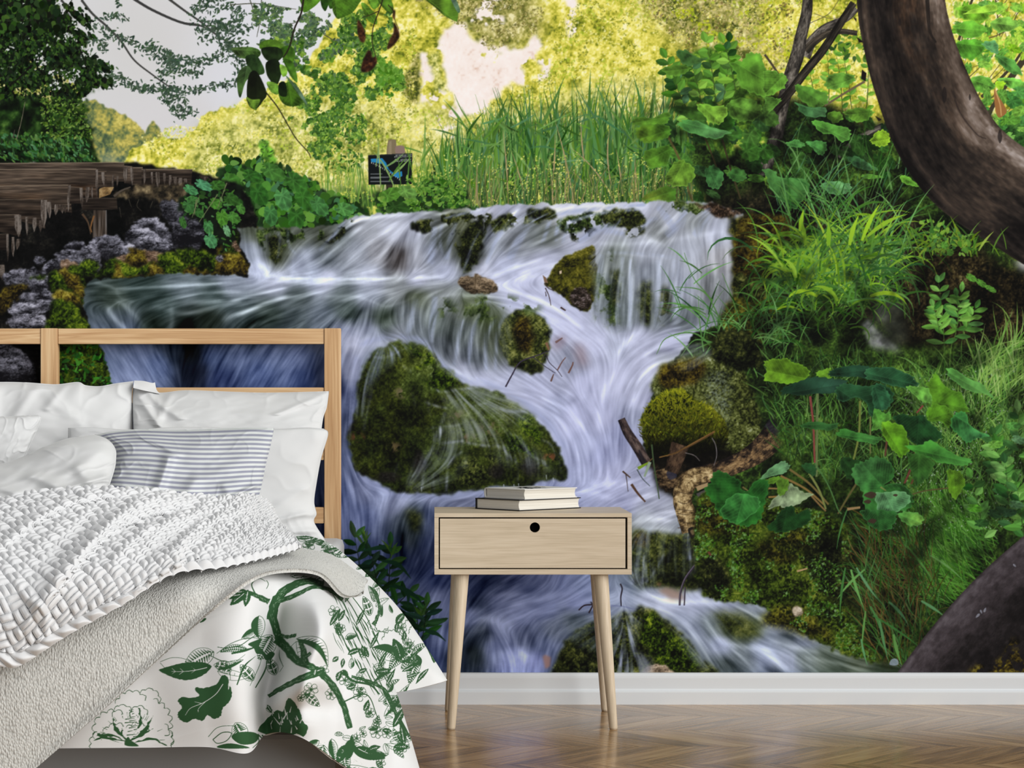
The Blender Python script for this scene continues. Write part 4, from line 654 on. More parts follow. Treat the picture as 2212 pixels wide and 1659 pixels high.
def lic(src, n, step):
    """average of src along the flow, n steps each way"""
    yy, xx = np.mgrid[0:hh, 0:ww_].astype(np.float32)
    acc = src.copy(); tot = 1.0
    for sgn in (1, -1):
        px, py = xx.copy(), yy.copy()
        for k in range(n):
            xi = np.clip(px, 0, ww_ - 1).astype(np.int32); yi = np.clip(py, 0, hh - 1).astype(np.int32)
            px += VX[yi, xi] * (step * sgn); py += VY[yi, xi] * (step * sgn)
            xi = np.clip(px, 0, ww_ - 1).astype(np.int32); yi = np.clip(py, 0, hh - 1).astype(np.int32)
            w = 1 - k / n
            acc += src[yi, xi] * w if src.ndim == 2 else src[yi, xi] * w
            tot += w
    return acc / tot
r_ = np.random.RandomState(5)
n1 = blur(r_.rand(hh, ww_).astype(np.float32) - .5, 1)
n2 = blur(r_.rand(hh, ww_).astype(np.float32) - .5, 2) * 6
n3 = noise(wb, 16, 411) * .5 + noise(wb, 34, 413) * .5
S1 = lic(n1 * 1.0, 22, 1.6); S2 = lic(n2, 26, 2.2); S3 = lic(n3, 24, 3.0)
S1 /= S1.std(); S2 /= S2.std(); S3 /= S3.std()
# broad light and dark tongues of water, drawn along the flow
DELTA = np.zeros((hh, ww_), np.float32)
def tongue(pts, w, v, w1=None, soft=2):
    P = smooth(pts, 6, False) - [wb[0], wb[1]]
    Q = ribbon(P, w * .6, w1 or w * .6, w)
    x0, y0 = np.floor(Q.min(0) - soft * 3).astype(int); x1, y1 = np.ceil(Q.max(0) + soft * 3).astype(int)
    x0, y0, x1, y1 = max(0, x0), max(0, y0), min(ww_, x1), min(hh, y1)
    if x1 <= x0 or y1 <= y0: return
    DELTA[y0:y1, x0:x1] += blur(raster(Q, (x0, y0, x1, y1)), soft) * v
for p, w, v in (([(750,480),(820,468),(890,462)],6,60),([(740,500),(770,478),(800,470)],5,60),([(720,520),(760,490),(790,475)],10,-50),([(690,570),(730,530),(780,490)],8,45),([(860,480),(790,530),(730,590)],12,26),([(900,470),(850,510),(800,590)],10,24),([(880,500),(850,540),(830,595)],16,-26),([(870,540),(850,580),(830,595)],14,-24),([(905,500),(900,540),(895,590)],10,24),([(920,468),(912,490),(905,510)],8,30),([(1000,470),(950,490),(915,510)],5,70),([(1040,455),(980,462),(900,458)],6,60),([(1100,456),(1060,500),(1030,570)],10,-34),([(1130,470),(1080,510),(1050,570)],10,34),([(1120,450),(1090,480),(1070,500)],6,60),([(1400,445),(1280,450),(1190,455)],12,36),([(1300,455),(1250,470),(1210,490)],7,40),([(1060,470),(1040,500),(1010,560)],12,-26),([(1200,510),(1150,530),(1110,580)],10,18),
 ([(1290,525),(1350,528),(1420,520)],7,50),([(1380,500),(1410,520),(1440,530)],8,40),([(1300,548),(1380,552),(1450,560)],4,34),([(1310,560),(1302,620),(1290,680)],8,30),([(1345,560),(1340,620),(1330,690)],6,26),([(1362,560),(1362,630),(1360,710)],8,44),([(1330,590),(1322,640),(1316,690)],16,-34),([(1390,600),(1392,650),(1395,700)],14,-34),([(1420,560),(1424,640),(1420,710)],9,22),([(1455,560),(1460,640),(1462,700)],10,24),([(1440,620),(1444,670),(1446,710)],12,-20),([(1500,520),(1500,600),(1490,700)],14,16),([(1530,500),(1540,560),(1550,620)],14,20),([(1560,480),(1570,560),(1575,640)],8,22),([(1520,600),(1530,640),(1530,680)],10,-16),([(1470,455),(1450,480),(1420,505)],14,30),([(1440,520),(1500,510),(1560,500)],10,30),
 ([(640,560),(620,545),(600,550)],9,20),([(545,520),(556,560),(580,590)],9,34),([(640,530),(660,550),(670,590)],14,18),([(560,500),(580,490),(610,500)],4,24),([(594,520),(600,540),(602,560)],3,44),([(622,500),(626,525),(640,550)],3,44),([(540,590),(620,600),(700,604),(820,602),(960,598)],8,42),([(560,606),(680,612),(800,612)],6,30),([(480,612),(420,616),(330,620),(250,624)],6,56),([(520,630),(430,634),(360,650)],6,44),([(620,622),(560,634),(500,650)],6,54),([(700,630),(640,640),(580,650),(520,680)],6,40),([(480,650),(400,654),(340,662)],10,40),([(520,650),(440,670),(380,680)],9,50),([(560,664),(520,676),(480,690)],8,54),([(620,640),(560,662),(510,680)],9,44),([(330,660),(380,674),(440,676)],7,24),([(250,630),(262,645),(290,652)],4,60),([(205,610),(240,620),(260,635)],4,60),([(250,650),(270,660),(300,690)],8,60),([(230,660),(250,690),(280,720)],9,66),([(300,690),(320,720),(330,760)],8,36),([(370,660),(372,690),(368,715)],8,56),([(330,690),(340,720),(330,740)],9,-30),([(400,690),(410,720),(405,760)],24,-24),([(580,680),(540,700),(500,740)],14,-26),([(560,690),(530,720),(500,760)],6,36),([(660,680),(620,710),(590,760)],8,26),([(700,660),(660,690),(620,740)],8,24),([(740,650),(790,632),(850,628)],14,24),([(700,640),(760,640),(800,650),(830,662),(850,660)],4,50),([(830,664),(860,656),(900,640)],4,50),([(780,660),(750,700),(730,750)],14,18),([(760,680),(720,700),(700,720)],10,-26),([(800,660),(770,680),(760,700)],12,-30),([(880,640),(850,668),(830,690)],16,-28),
 ([(900,650),(890,690),(880,720)],12,28),([(930,650),(920,690),(905,730)],10,22),([(850,690),(830,700),(810,720)],16,20),([(960,660),(945,700),(930,740)],8,26),([(980,670),(970,720),(960,780)],12,-26),([(1000,690),(990,740),(985,790)],8,30),([(1030,680),(1010,720),(990,760)],6,30),([(1050,680),(1030,730),(1035,790)],7,28),([(1010,660),(1040,650),(1080,655),(1140,670)],6,30),([(950,640),(1000,636),(1060,640)],6,34),([(1040,760),(1036,780),(1030,800)],12,-26),
 ([(1020,620),(1100,626),(1180,655),(1260,710)],10,26),([(1000,640),(1100,645),(1180,680)],6,22),([(1200,640),(1140,620),(1060,615)],8,18),([(1170,560),(1100,580),(1060,600)],12,24),([(1180,600),(1130,600),(1060,620)],14,16),([(1120,590),(1160,575),(1230,570)],10,22),([(1160,600),(1150,620),(1130,640)],10,-16),
 ([(1500,722),(1440,735),(1390,770)],9,28),([(1380,715),(1350,740),(1330,770)],10,26),([(1470,760),(1440,755),(1400,770)],8,-30),([(1480,775),(1420,785),(1370,830)],8,34),([(1460,790),(1400,820),(1360,880)],7,26),([(1440,800),(1410,840),(1390,890)],12,-22),([(1330,800),(1300,860),(1290,930)],12,18),([(1250,860),(1220,870),(1200,850)],14,-20),([(1280,830),(1265,870),(1250,880)],14,-14),([(1170,860),(1230,890),(1280,960),(1300,1030)],9,24),([(1200,900),(1240,960),(1250,1020)],8,20),([(1310,960),(1310,1000),(1300,1040)],16,-20),([(1340,900),(1340,960),(1345,1000)],14,-16),([(1370,860),(1365,900),(1370,940)],6,24),
 ([(1140,855),(1090,845),(1040,850)],6,20),([(850,735),(920,745),(980,800),(1050,830)],12,24),([(760,750),(740,800),(742,860)],12,-30),([(780,760),(765,800),(755,840)],7,24),([(775,1000),(790,1040),(800,1060)],14,20),([(740,1010),(760,1060),(770,1100)],9,24),([(830,1060),(815,1090),(800,1110)],20,20),([(860,1075),(880,1090),(885,1110)],10,20),([(770,1100),(775,1150),(780,1200)],8,22),([(820,1090),(822,1140),(825,1190)],8,20),([(880,1110),(890,1130),(895,1150)],18,-24),([(870,1150),(868,1180),(872,1220)],14,-36),([(910,1100),(920,1150),(930,1180)],7,20),([(1060,1060),(960,1075),(880,1080)],12,24),
 ([(1330,1080),(1300,1070),(1260,1060)],12,20),([(1360,1050),(1340,1040),(1310,1045)],14,16),([(1370,1080),(1400,1070),(1420,1075)],14,20),([(1370,1130),(1410,1120),(1450,1125)],9,44),([(1370,1145),(1420,1142),(1470,1150)],6,44),([(1380,1120),(1440,1105),(1470,1110)],6,30),([(1392,1200),(1390,1230),(1388,1260)],8,30),([(1420,1230),(1405,1250),(1395,1262)],4,40),([(1480,1160),(1484,1190),(1486,1220)],10,24),([(1440,1190),(1440,1230),(1440,1260)],16,-14),
 ([(1050,1250),(1030,1280),(1012,1310)],18,-30),([(1130,1250),(1100,1262),(1060,1300)],14,-20),([(1140,1285),(1080,1285),(1040,1310)],12,24),([(1230,1280),(1170,1290),(1100,1310)],14,14),([(1010,1345),(1050,1335),(1080,1350),(1100,1390)],16,24),([(1000,1330),(1030,1320),(1050,1325)],12,22),([(1100,1350),(1120,1400),(1140,1420)],12,24),([(1060,1360),(1030,1380),(1010,1410)],20,-24),([(1140,1350),(1150,1390),(1165,1420)],18,-20),([(1250,1320),(1200,1350),(1185,1390)],8,26),([(1230,1340),(1205,1370),(1195,1400)],6,24),([(1060,1420),(1110,1410),(1150,1425)],22,20),([(950,1270),(930,1320),(920,1380)],14,24),([(960,1330),(950,1380),(945,1420)],14,24),
 ([(1380,1275),(1440,1298),(1500,1300),(1560,1302)],11,34),([(1420,1310),(1470,1340),(1510,1390),(1540,1440)],10,26),([(1440,1330),(1480,1360),(1500,1400)],8,-24),([(1520,1330),(1560,1385),(1620,1400)],12,28),([(1620,1395),(1660,1410),(1700,1450)],18,40),([(1645,1360),(1680,1350),(1720,1360),(1760,1385)],9,44),([(1660,1385),(1720,1400),(1770,1410)],8,34),([(1650,1372),(1700,1374),(1740,1390)],8,-30),([(1590,1310),(1630,1330),(1670,1360)],6,36),([(1560,1420),(1590,1440),(1610,1460)],12,-30),([(1740,1420),(1800,1430),(1860,1450)],8,30),([(1800,1410),(1880,1424),(1960,1442)],5,34),([(1650,1440),(1680,1455),(1690,1465)],14,-24),([(1580,1400),(1610,1430),(1640,1460)],6,30),([(1420,1265),(1460,1268),(1490,1275)],8,26)):
    tongue(p, w, v, None, 2 if w < 7 else 3)
DELTA = lic(DELTA, 9, 1.8) + .35 * DELTA
# tone: cooler greys above, deeper blue low at the left; foam where the falls land
yy, xx = np.mgrid[wb[1]:wb[3], wb[0]:wb[2]].astype(np.float32)
g = wf.mean(-1, keepdims=True)
blue = np.clip((yy - 1080) / 160, 0, 1) * np.clip((1420 - xx) / 200, 0, 1); blue = np.maximum(blue, np.clip((760 - xx) / 60, 0, 1) * np.clip((yy - 690) / 60, 0, 1))
wf = g + (wf - g) * (.64 + .10 * blue)[..., None]
wf = wf + (wf - 118) * .12
lum = wf.mean(-1)
n4 = lic(noise(wb, 9, 417) * .6 + noise(wb, 5, 419) * .5, 10, 1.6); n4 /= n4.std()
amp = np.interp(lum, [10, 60, 110, 170, 220], [7, 13, 15, 11, 7]).astype(np.float32)
v = amp * (.42 * S1 + .52 * S2 + .34 * S3 + .48 * n4) + DELTA * 1.15
foam = np.zeros_like(lum)
for x, y, rx, ry, a in ((760, 596, 260, 16, 30), (600, 588, 70, 22, 20), (1110, 592, 90, 18, 16), (800, 740, 90, 26, 20), (1000, 818, 90, 20, 20), (1340, 742, 80, 30, 22), (1240, 850, 90, 30, 12), (1310, 1050, 110, 34, 26), (820, 1060, 90, 30, 20), (1420, 1120, 60, 24, 18), (1060, 1330, 60, 26, 24), (1110, 1430, 70, 30, 26), (1420, 1290, 110, 18, 22), (1690, 1400, 60, 20, 16), (560, 580, 40, 20, 18), (880, 1075, 110, 14, 14)):
    foam += a * np.exp(-((xx - x) / rx) ** 2 - ((yy - y) / ry) ** 2)
curl = np.clip(fbm(wb, 22, 421, 4) * .8 + .5, 0, 1.4)
v = v + foam * (.35 + .8 * curl)
cool = np.array([.97, 1.0, 1.06], np.float32)
water = np.clip(wf + v[..., None] * cool, 2, 236)
put(wb, water, wm)
WATERLAYER = water
# ---------------------------------------------------------------- mossy boulders in the stream and the thin water over them
def veil(pts, w, a, col=(150, 162, 196), w1=None, soft=2.5, st=.8):
    """thin streaked sheet of water along pts"""
    P = smooth(pts, 6, False)
    Q = ribbon(P, w * .7, w1 or w * .8, w)
    b = box(Q[:, 0].min(), Q[:, 1].min(), Q[:, 0].max(), Q[:, 1].max(), soft * 3)
    b = (max(b[0], wb[0]), max(b[1], wb[1]), min(b[2], wb[2]), min(b[3], wb[3]))
    if b[2] <= b[0] or b[3] <= b[1]: return
    m = blur(raster(Q, b), soft)
    sl = (slice(b[1] - wb[1], b[3] - wb[1]), slice(b[0] - wb[0], b[2] - wb[0]))
    s = np.clip(.62 + st * (.28 * S2[sl] + .16 * S1[sl] + .16 * S3[sl]), 0, 1.3)
    c = np.asarray(col, np.float32) + (S1[sl] * 5 + S2[sl] * 8)[..., None]
    put(b, np.clip(c, 0, 238), np.clip(m * s * a, 0, 1))
def film(P, a, col=None, soft=6, st=1.0):
    """streaked film over polygon P"""
    b, m = mask(smooth(P, 4), soft)
    b2 = (max(b[0], wb[0]), max(b[1], wb[1]), min(b[2], wb[2]), min(b[3], wb[3])); m = m[b2[1] - b[1]:b2[3] - b[1], b2[0] - b[0]:b2[2] - b[0]]; b = b2
    sl = (slice(b[1] - wb[1], b[3] - wb[1]), slice(b[0] - wb[0], b[2] - wb[0]))
    s = np.clip(.55 + st * (.3 * S2[sl] + .15 * S1[sl] + .2 * S3[sl]), 0, 1.3)
    c = WATERLAYER[sl] if col is None else np.asarray(col, np.float32) + (S1[sl] * 5 + S2[sl] * 8)[..., None]
    put(b, np.clip(c, 0, 238), np.clip(m * s * a, 0, 1))
MO = [(0, (8, 10, 6)), (.25, (28, 34, 14)), (.5, (56, 64, 26)), (.75, (92, 98, 46)), (1, (130, 134, 76))]
MG = [(0, (8, 14, 6)), (.25, (24, 36, 14)), (.5, (48, 64, 26)), (.75, (80, 98, 48)), (1, (120, 136, 84))]
MDK = [(0, (4, 5, 4)), (.3, (14, 18, 9)), (.55, (32, 38, 16)), (.8, (60, 66, 28)), (1, (92, 96, 48))]
# ledges of the upper fall
for P, sd, st, bi, h in (([(898, 480), (940, 466), (1010, 456), (1062, 462), (1050, 500), (1030, 560), (1010, 590), (990, 540), (960, 500), (915, 500)], 501, MDK, .05, (30, .45)), ([(1000, 500), (1040, 470), (1046, 500), (1020, 560), (1000, 590), (996, 540)], 503, MDK, -.1, (30, .6)), ([(1060, 480), (1100, 462), (1140, 455), (1195, 452), (1196, 470), (1160, 478), (1110, 490), (1070, 500)], 505, MO, -.02, (26, .5)), ([(1140, 452), (1190, 452), (1194, 470), (1150, 474)], 506, MDK, .05, None), ([(1180, 480), (1230, 466), (1290, 456), (1340, 462), (1380, 460), (1390, 480), (1340, 488), (1280, 490), (1250, 500), (1240, 515), (1222, 500)], 507, MG, -.02, (26, .5)), ([(1300, 456), (1350, 450), (1388, 462), (1390, 486), (1340, 490), (1308, 482)], 509, MO, -.08, None),
                         ([(1350, 490), (1385, 470), (1392, 500), (1375, 510), (1352, 506)], 511, MDK, .15, (22, .4)), ([(1410, 440), (1500, 437), (1520, 450), (1500, 470), (1470, 462), (1430, 452)], 513, MG, .1, (26, .0)), ([(1500, 440), (1560, 442), (1600, 460), (1560, 468), (1520, 452)], 515, BRK, -.2, None), ([(1230, 505), (1260, 490), (1290, 495), (1250, 520)], 516, MDK, .0, (20, .2)), ([(560, 495), (650, 494), (700, 500), (690, 520), (640, 516), (600, 545), (590, 560), (560, 520)], 517, MG, -.1, (30, .3)), ([(575, 515), (602, 510), (608, 550), (594, 568), (585, 555)], 519, MDK, .1, None), ([(700, 515), (730, 490), (760, 475), (740, 510), (716, 526)], 521, MDK, -.05, (22, .3)), ([(890, 480), (910, 484), (902, 500), (892, 494)], 523, MDK, -.2, None)):
    moss(P, sd, st, 22, bi, .3, 5, 2.5, .5, h)
for p, w, a in (([(1180,445),(1120,470),(1080,505),(1050,570)],10,.6),([(1100,450),(1075,480),(1060,510)],5,.8),([(1395,442),(1300,450),(1200,462),(1150,480)],10,.9),([(1380,452),(1290,462),(1230,480)],6,.7),([(1150,470),(1130,500),(1100,560)],20,.5),([(1215,470),(1205,490),(1200,520)],9,.6),([(1190,470),(1180,500),(1170,530)],9,.6),([(1228,478),(1222,500),(1215,525)],5,.6),([(1330,488),(1290,495),(1250,520)],14,.75),([(1350,505),(1300,500),(1250,525)],12,.6),([(1340,470),(1336,480),(1330,488)],5,.5),([(1050,456),(1000,462),(960,472)],5,.7),([(985,480),(975,510),(965,560)],12,.6),([(940,490),(935,530),(930,570)],16,.55),([(955,485),(950,520),(960,560)],8,.5),([(1040,490),(1020,530),(1000,590)],6,.5),([(600,500),(604,520),(600,560)],4,.6),([(622,495),(624,530),(640,550)],4,.5),([(560,490),(575,510),(580,540)],3,.5),([(745,478),(720,510),(690,540)],7,.55),([(1420,445),(1440,470),(1460,500)],16,.6),([(1480,445),(1470,480),(1440,510)],20,.6),([(1530,448),(1520,480),(1500,510)],20,.6),([(1380,500),(1400,480),(1420,470)],8,.6)):
    veil(p, w, a)
# the leaning mossy rock above the middle
MR = [(0, (12, 12, 8)), (.25, (34, 34, 12)), (.5, (62, 62, 16)), (.75, (90, 88, 26)), (1, (126, 120, 44))]
moss([(1177, 612), (1188, 590), (1210, 562), (1240, 545), (1262, 535), (1284, 531), (1288, 560), (1290, 600), (1284, 640), (1272, 668), (1262, 672), (1240, 664), (1215, 640), (1190, 625)], 531, MR, 20, .0, .5, 3, 1.2, .4)
rock([(1226, 640), (1236, 625), (1256, 622), (1272, 630), (1276, 655), (1266, 671), (1242, 662)], 533, [(0, (18, 14, 12)), (.4, (50, 42, 36)), (.75, (120, 108, 112)), (1, (184, 176, 190))], 6, -.08, light=.1)
fill([(1172, 594), (1180, 600), (1184, 612), (1176, 610)], (120, 96, 76)); fill([(1208, 586), (1213, 584), (1213, 591), (1209, 592)], (190, 170, 150))
for p in ([(1178, 622), (1186, 640), (1190, 660)], [(1176, 612), (1184, 622), (1196, 628)], [(1180, 640), (1178, 630)]): line(p, (60, 48, 48), 2.4, 1.4)
line([(1211, 664), (1222, 671)], (60, 44, 40), 4, 3)
# wet wall right of it
moss([(1290, 560), (1330, 560), (1330, 700), (1300, 690), (1286, 660)], 535, MG, 20, .0, .1, 10, 8, .4, (26, .25)); moss([(1320, 590), (1340, 590), (1340, 650), (1322, 660)], 537, MDK, 14, .05, 0, 6, 4, .4)
moss([(1380, 620), (1404, 610), (1404, 700), (1384, 690)], 539, MO, 14, -.05, 0, 6, 5, .4); moss([(1430, 620), (1450, 640), (1446, 690), (1426, 690)], 541, MDK, 14, .25, 0, 6, 5, .3, (20, .1))
film([(1285, 535), (1400, 535), (1500, 540), (1500, 715), (1340, 712), (1290, 660)], .55)
for p, w, a in (([(1300,550),(1294,610),(1290,660)],14,.5),([(1345,555),(1340,630),(1330,700)],9,.7),([(1362,560),(1362,640),(1360,712)],8,.9),([(1420,560),(1424,640),(1418,710)],16,.5),([(1460,560),(1462,640),(1462,712)],20,.5),([(1310,545),(1380,548),(1460,556)],6,.6)):
    veil(p, w, a, (168, 180, 206))
rock([(990, 612), (1000, 596), (1022, 598), (1028, 590), (1044, 598), (1066, 608), (1074, 630), (1040, 634), (1012, 632)], 543, [(0, (40, 32, 24)), (.4, (96, 82, 64)), (.7, (136, 118, 96)), (1, (170, 152, 128))], 9, .0, rough=2)
line([(1028, 592), (1026, 630)], (70, 58, 42), 2, 1.4, .7)
# middle boulder
moss([(1088, 690), (1110, 672), (1140, 670), (1165, 680), (1184, 700), (1190, 725), (1184, 760), (1176, 790), (1160, 808), (1120, 800), (1100, 790), (1086, 760), (1080, 720)], 551, MO, 22, -.02, .4, 5, 2, .5)
moss([(1115, 690), (1140, 690), (1150, 740), (1130, 760), (1110, 730)], 553, MB, 14, -.12, .2, 8, 5, .4); moss([(1110, 775), (1150, 780), (1170, 800), (1120, 800)], 555, MDK, 12, -.1, 0, 5, 4, .4)
moss([(985, 660), (1060, 640), (1130, 650), (1170, 670), (1120, 680), (1070, 690), (1020, 700), (990, 690)], 557, MG, 26, .1, .2, 8, 6, .3, (30, .15)); moss([(950, 640), (985, 655), (980, 690), (955, 690)], 559, MG, 20, .05, 0, 8, 8, .2, (30, .1))
film([(880, 640), (1000, 640), (1090, 660), (1090, 800), (1000, 800), (900, 720)], .45)
for p, w, a in (([(1040,680),(1020,720),(1010,790)],10,.55),([(1070,690),(1050,730),(1050,800)],10,.5),([(1000,690),(990,740),(980,790)],9,.5),([(1090,680),(1075,720),(1070,800)],8,.5),([(1075,660),(1130,664),(1180,690),(1192,740)],4,.7),([(1020,660),(1060,650),(1120,655)],4,.6),([(940,640),(935,690),(930,740)],16,.5),([(900,645),(890,690),(880,720)],14,.5)):
    veil(p, w, a)
for p, w, c in (([(1092, 836), (1106, 810), (1124, 782), (1160, 768), (1186, 758)], 3.4, (52, 46, 62)), ([(1150, 770), (1170, 786), (1190, 800), (1200, 806)], 2, (50, 46, 60)), ([(1180, 764), (1186, 782), (1204, 800), (1214, 814)], 2, (48, 42, 54)), ([(1178, 764), (1168, 780)], 1.8, (60, 54, 60)), ([(1204, 800), (1214, 782), (1222, 772)], 3, (104, 78, 76)), ([(1228, 806), (1236, 790), (1238, 782)], 4, (104, 76, 70)), ([(1190, 824), (1196, 808)], 4, (96, 72, 66)), ([(1200, 740), (1215, 730)], 5, (110, 84, 78)), ([(1180, 740), (1186, 756)], 6, (120, 90, 70))):
    line(p, c, w, w * .6)
b, m = mask([(1238, 740), (1262, 748), (1270, 790), (1250, 790)], 9); put(b, (150, 122, 128), m * .5)
b, m = mask([(1190, 735), (1220, 722), (1224, 740), (1200, 760)], 7); put(b, (110, 90, 100), m * .5)
# the great boulder
GM = [(0, (8, 10, 6)), (.22, (24, 29, 11)), (.45, (44, 52, 17)), (.7, (74, 84, 32)), (1, (124, 134, 76))]
GB3 = [(752, 962), (748, 940), (762, 905), (770, 860), (775, 820), (790, 780), (806, 756), (838, 745), (856, 735), (878, 744), (900, 740), (925, 752), (945, 778), (952, 795), (972, 800), (984, 816), (1010, 830), (1060, 842), (1100, 864), (1140, 888), (1175, 920), (1200, 955), (1216, 990), (1224, 1020), (1218, 1036), (1206, 1040), (1190, 1036), (1160, 1044), (1130, 1052), (1080, 1050), (1040, 1056), (1000, 1062), (960, 1068), (920, 1064), (890, 1068), (860, 1066), (835, 1050), (800, 1036), (770, 1020), (758, 990)]
b, m = mask(GB3, 1.6, 5, 14, 561, 4)
yy, xx = np.mgrid[b[1]:b[3], b[0]:b[2]]
lightmap = field(b, [(850,760,.62,0,0),(900,760,.62,0,0),(930,790,.7,0,0),(960,815,.72,0,0),(800,800,.42,0,0),(780,880,.36,0,0),(770,940,.26,0,0),(860,830,.45,0,0),(900,850,.46,0,0),(870,900,.30,0,0),(860,960,.28,0,0),(820,940,.30,0,0),(820,990,.34,0,0),(790,980,.26,0,0),(850,1010,.26,0,0),(880,980,.2,0,0),(860,1050,.28,0,0),(890,1040,.3,0,0),(900,900,.3,0,0),(940,870,.44,0,0),(980,870,.62,0,0),(1020,860,.7,0,0),(1060,880,.66,0,0),(1000,910,.6,0,0),(960,920,.56,0,0),(1060,920,.62,0,0),(1100,900,.7,0,0),(1130,930,.62,0,0),(1000,950,.66,0,0),(940,960,.44,0,0),(1040,960,.52,0,0),(1100,970,.46,0,0),(1150,960,.52,0,0),(1180,970,.46,0,0),(1000,1000,.56,0,0),(960,1000,.5,0,0),(930,1010,.42,0,0),(1040,1000,.56,0,0),(1010,1040,.44,0,0),(1060,1030,.34,0,0),(1075,1015,.16,0,0),(1090,1040,.5,0,0),(1140,1005,.14,0,0),(1150,1035,.4,0,0),(1110,1000,.5,0,0),(1180,1010,.42,0,0),(1200,990,.4,0,0),(1212,1020,.4,0,0),(940,1050,.22,0,0),(920,1030,.2,0,0),(980,1055,.3,0,0)], 4)[..., 0]
t = lightmap * 1.06 + .22 * fbm(b, 26, 563, 4) + .10 * noise(b, 9, 565) + .15 * noise(b, 4.5, 567) + .13 * noise(b, 2.5, 569) - .10
c = ramp(t, GM) * np.array([.94, 1., 1.06])
warm = np.clip(fbm(b, 50, 571, 3) + .1, 0, 1)[..., None]
put(b, np.clip(c * (1 + warm * np.array([.10, .02, -.2])), 0, 230), m)
for P, sd, st, bi in (([(885, 740), (930, 756), (950, 800), (985, 818), (980, 840), (930, 838), (900, 800), (890, 765)], 573, MS, -.08), ([(1118, 900), (1150, 900), (1170, 940), (1160, 960), (1120, 930)], 575, MS, -.02), ([(1090, 935), (1140, 950), (1160, 990), (1110, 985)], 577, MS, -.05), ([(960, 1020), (1010, 985), (1070, 975), (1090, 1000), (1060, 1040), (990, 1050)], 579, MO, -.06)):
    moss(P, sd, st, 18, bi, .3, 8, 6, .5, (30, .5))
for x, y, r, c in ((868, 848, 14, (120, 108, 84)), (850, 965, 12, (106, 90, 60)), (772, 944, 12, (90, 50, 40)), (1188, 988, 12, (116, 64, 44)), (1010, 945, 12, (110, 88, 70)), (1060, 925, 20, (96, 84, 60)), (985, 895, 12, (110, 100, 80))):
    bb_ = box(x - r * 2, y - r * 1.6, x + r * 2, y + r * 1.6); a = np.clip(fbm(bb_, 9, int(x) % 300, 3) * 2 + .3, 0, 1) * np.clip(1 - (((np.arange(bb_[0], bb_[2]) - x) / (r * 1.6)) ** 2)[None] - (((np.arange(bb_[1], bb_[3]) - y) / (r * 1.1)) ** 2)[:, None], 0, 1); put(bb_, c, a * .8)
for x, y, rx, ry in ((1072, 1018, 20, 18), (1143, 1008, 20, 22), (838, 1030, 30, 14), (905, 1000, 14, 30)):
    bb_ = box(x - rx * 1.5, y - ry * 1.5, x + rx * 1.5, y + ry * 1.5); a = np.clip(1.2 - (((np.arange(bb_[0], bb_[2]) - x) / rx) ** 2)[None] - (((np.arange(bb_[1], bb_[3]) - y) / ry) ** 2)[:, None], 0, 1); put(bb_, np.stack([14 + 12 * (noise(bb_, 3, 12) + .6)] * 3, -1) * np.array([1.1, 1, 1]), a * .85)
film([(970, 842), (1060, 838), (1140, 880), (1110, 900), (1040, 885), (980, 870)], .55, (112, 122, 112)); film([(985, 870), (1080, 880), (1100, 930), (1060, 960), (1000, 950), (960, 920)], .3, (104, 112, 92)); film([(930, 1000), (985, 960), (1010, 1000), (960, 1050), (900, 1040)], .32, (90, 104, 76))
film([(790, 770), (830, 750), (880, 742), (840, 790), (800, 830), (778, 850)], .45, (96, 110, 130)); film([(1130, 985), (1190, 1010), (1216, 1030), (1150, 1040)], .2, (120, 128, 130))
VL = (164, 172, 196)
for p, w, a in (([(930,838),(955,846),(990,842),(1040,836)],3.5,.8),([(918,868),(938,876),(966,882)],4,.6),([(1020,878),(1050,872),(1080,884),(1120,888),(1140,892)],3.5,.8),([(1080,884),(1100,890),(1140,888)],5,.8),([(922,926),(950,922),(980,920),(1000,915)],2.5,.6),([(954,925),(946,940),(942,955)],14,.9),([(942,955),(934,972),(916,1000)],8,.55),([(950,958),(980,955),(1002,952)],4,.7),([(1002,955),(1040,962),(1080,966),(1100,985),(1115,1000)],5,.6),([(930,980),(910,1010),(890,1030)],5,.5),([(922,1000),(914,1030),(912,1056)],5,.6),([(998,975),(980,990),(968,1010),(964,1060)],4.5,.75),([(940,1010),(936,1030),(938,1060)],3,.4),([(1100,935),(1120,945),(1130,960),(1150,985),(1180,1000)],5,.6),([(1170,950),(1190,960),(1205,990),(1212,1020)],3,.65),([(1160,1000),(1180,1004),(1186,1020)],4,.5),([(930,860),(925,880),(930,900)],2.5,.3),([(960,890),(958,905),(955,915)],8,.4),([(1030,880),(1040,900),(1050,930)],16,.22),([(800,770),(830,772),(870,756),(880,750)],4,.7),([(795,800),(785,850),(780,900)],4,.35),([(806,840),(790,900),(786,930)],3,.3),([(860,744),(850,760),(842,765)],6,.5),([(870,790),(885,800),(884,806)],6,.4),([(890,850),(896,870),(894,880)],3,.25),([(1110,985),(1125,1010),(1120,1040)],10,.35),([(1060,950),(1070,960),(1110,970)],5,.4),([(860,1000),(850,1030)],3,.3),([(1006,995),(1008,1005),(1000,1010)],5,.4)):
    veil(p, w, a, VL, soft=1.6)
film([(960, 850), (1060, 845), (1150, 895), (1120, 920), (1050, 900), (980, 880)], .5, (132, 142, 146), 8); film([(1000, 905), (1100, 930), (1180, 990), (1150, 1010), (1080, 970), (1010, 940)], .42, (130, 140, 146), 8); film([(940, 925), (1000, 920), (1010, 960), (950, 965)], .35, (130, 140, 140), 8); film([(900, 1000), (960, 950), (985, 980), (940, 1055), (880, 1050)], .42, (120, 132, 132), 8); film([(1060, 960), (1130, 980), (1140, 1010), (1080, 1000)], .3, (130, 140, 146), 8); film([(780, 765), (840, 745), (900, 745), (860, 775), (810, 800), (790, 870), (768, 900)], .5, (120, 132, 152), 8)
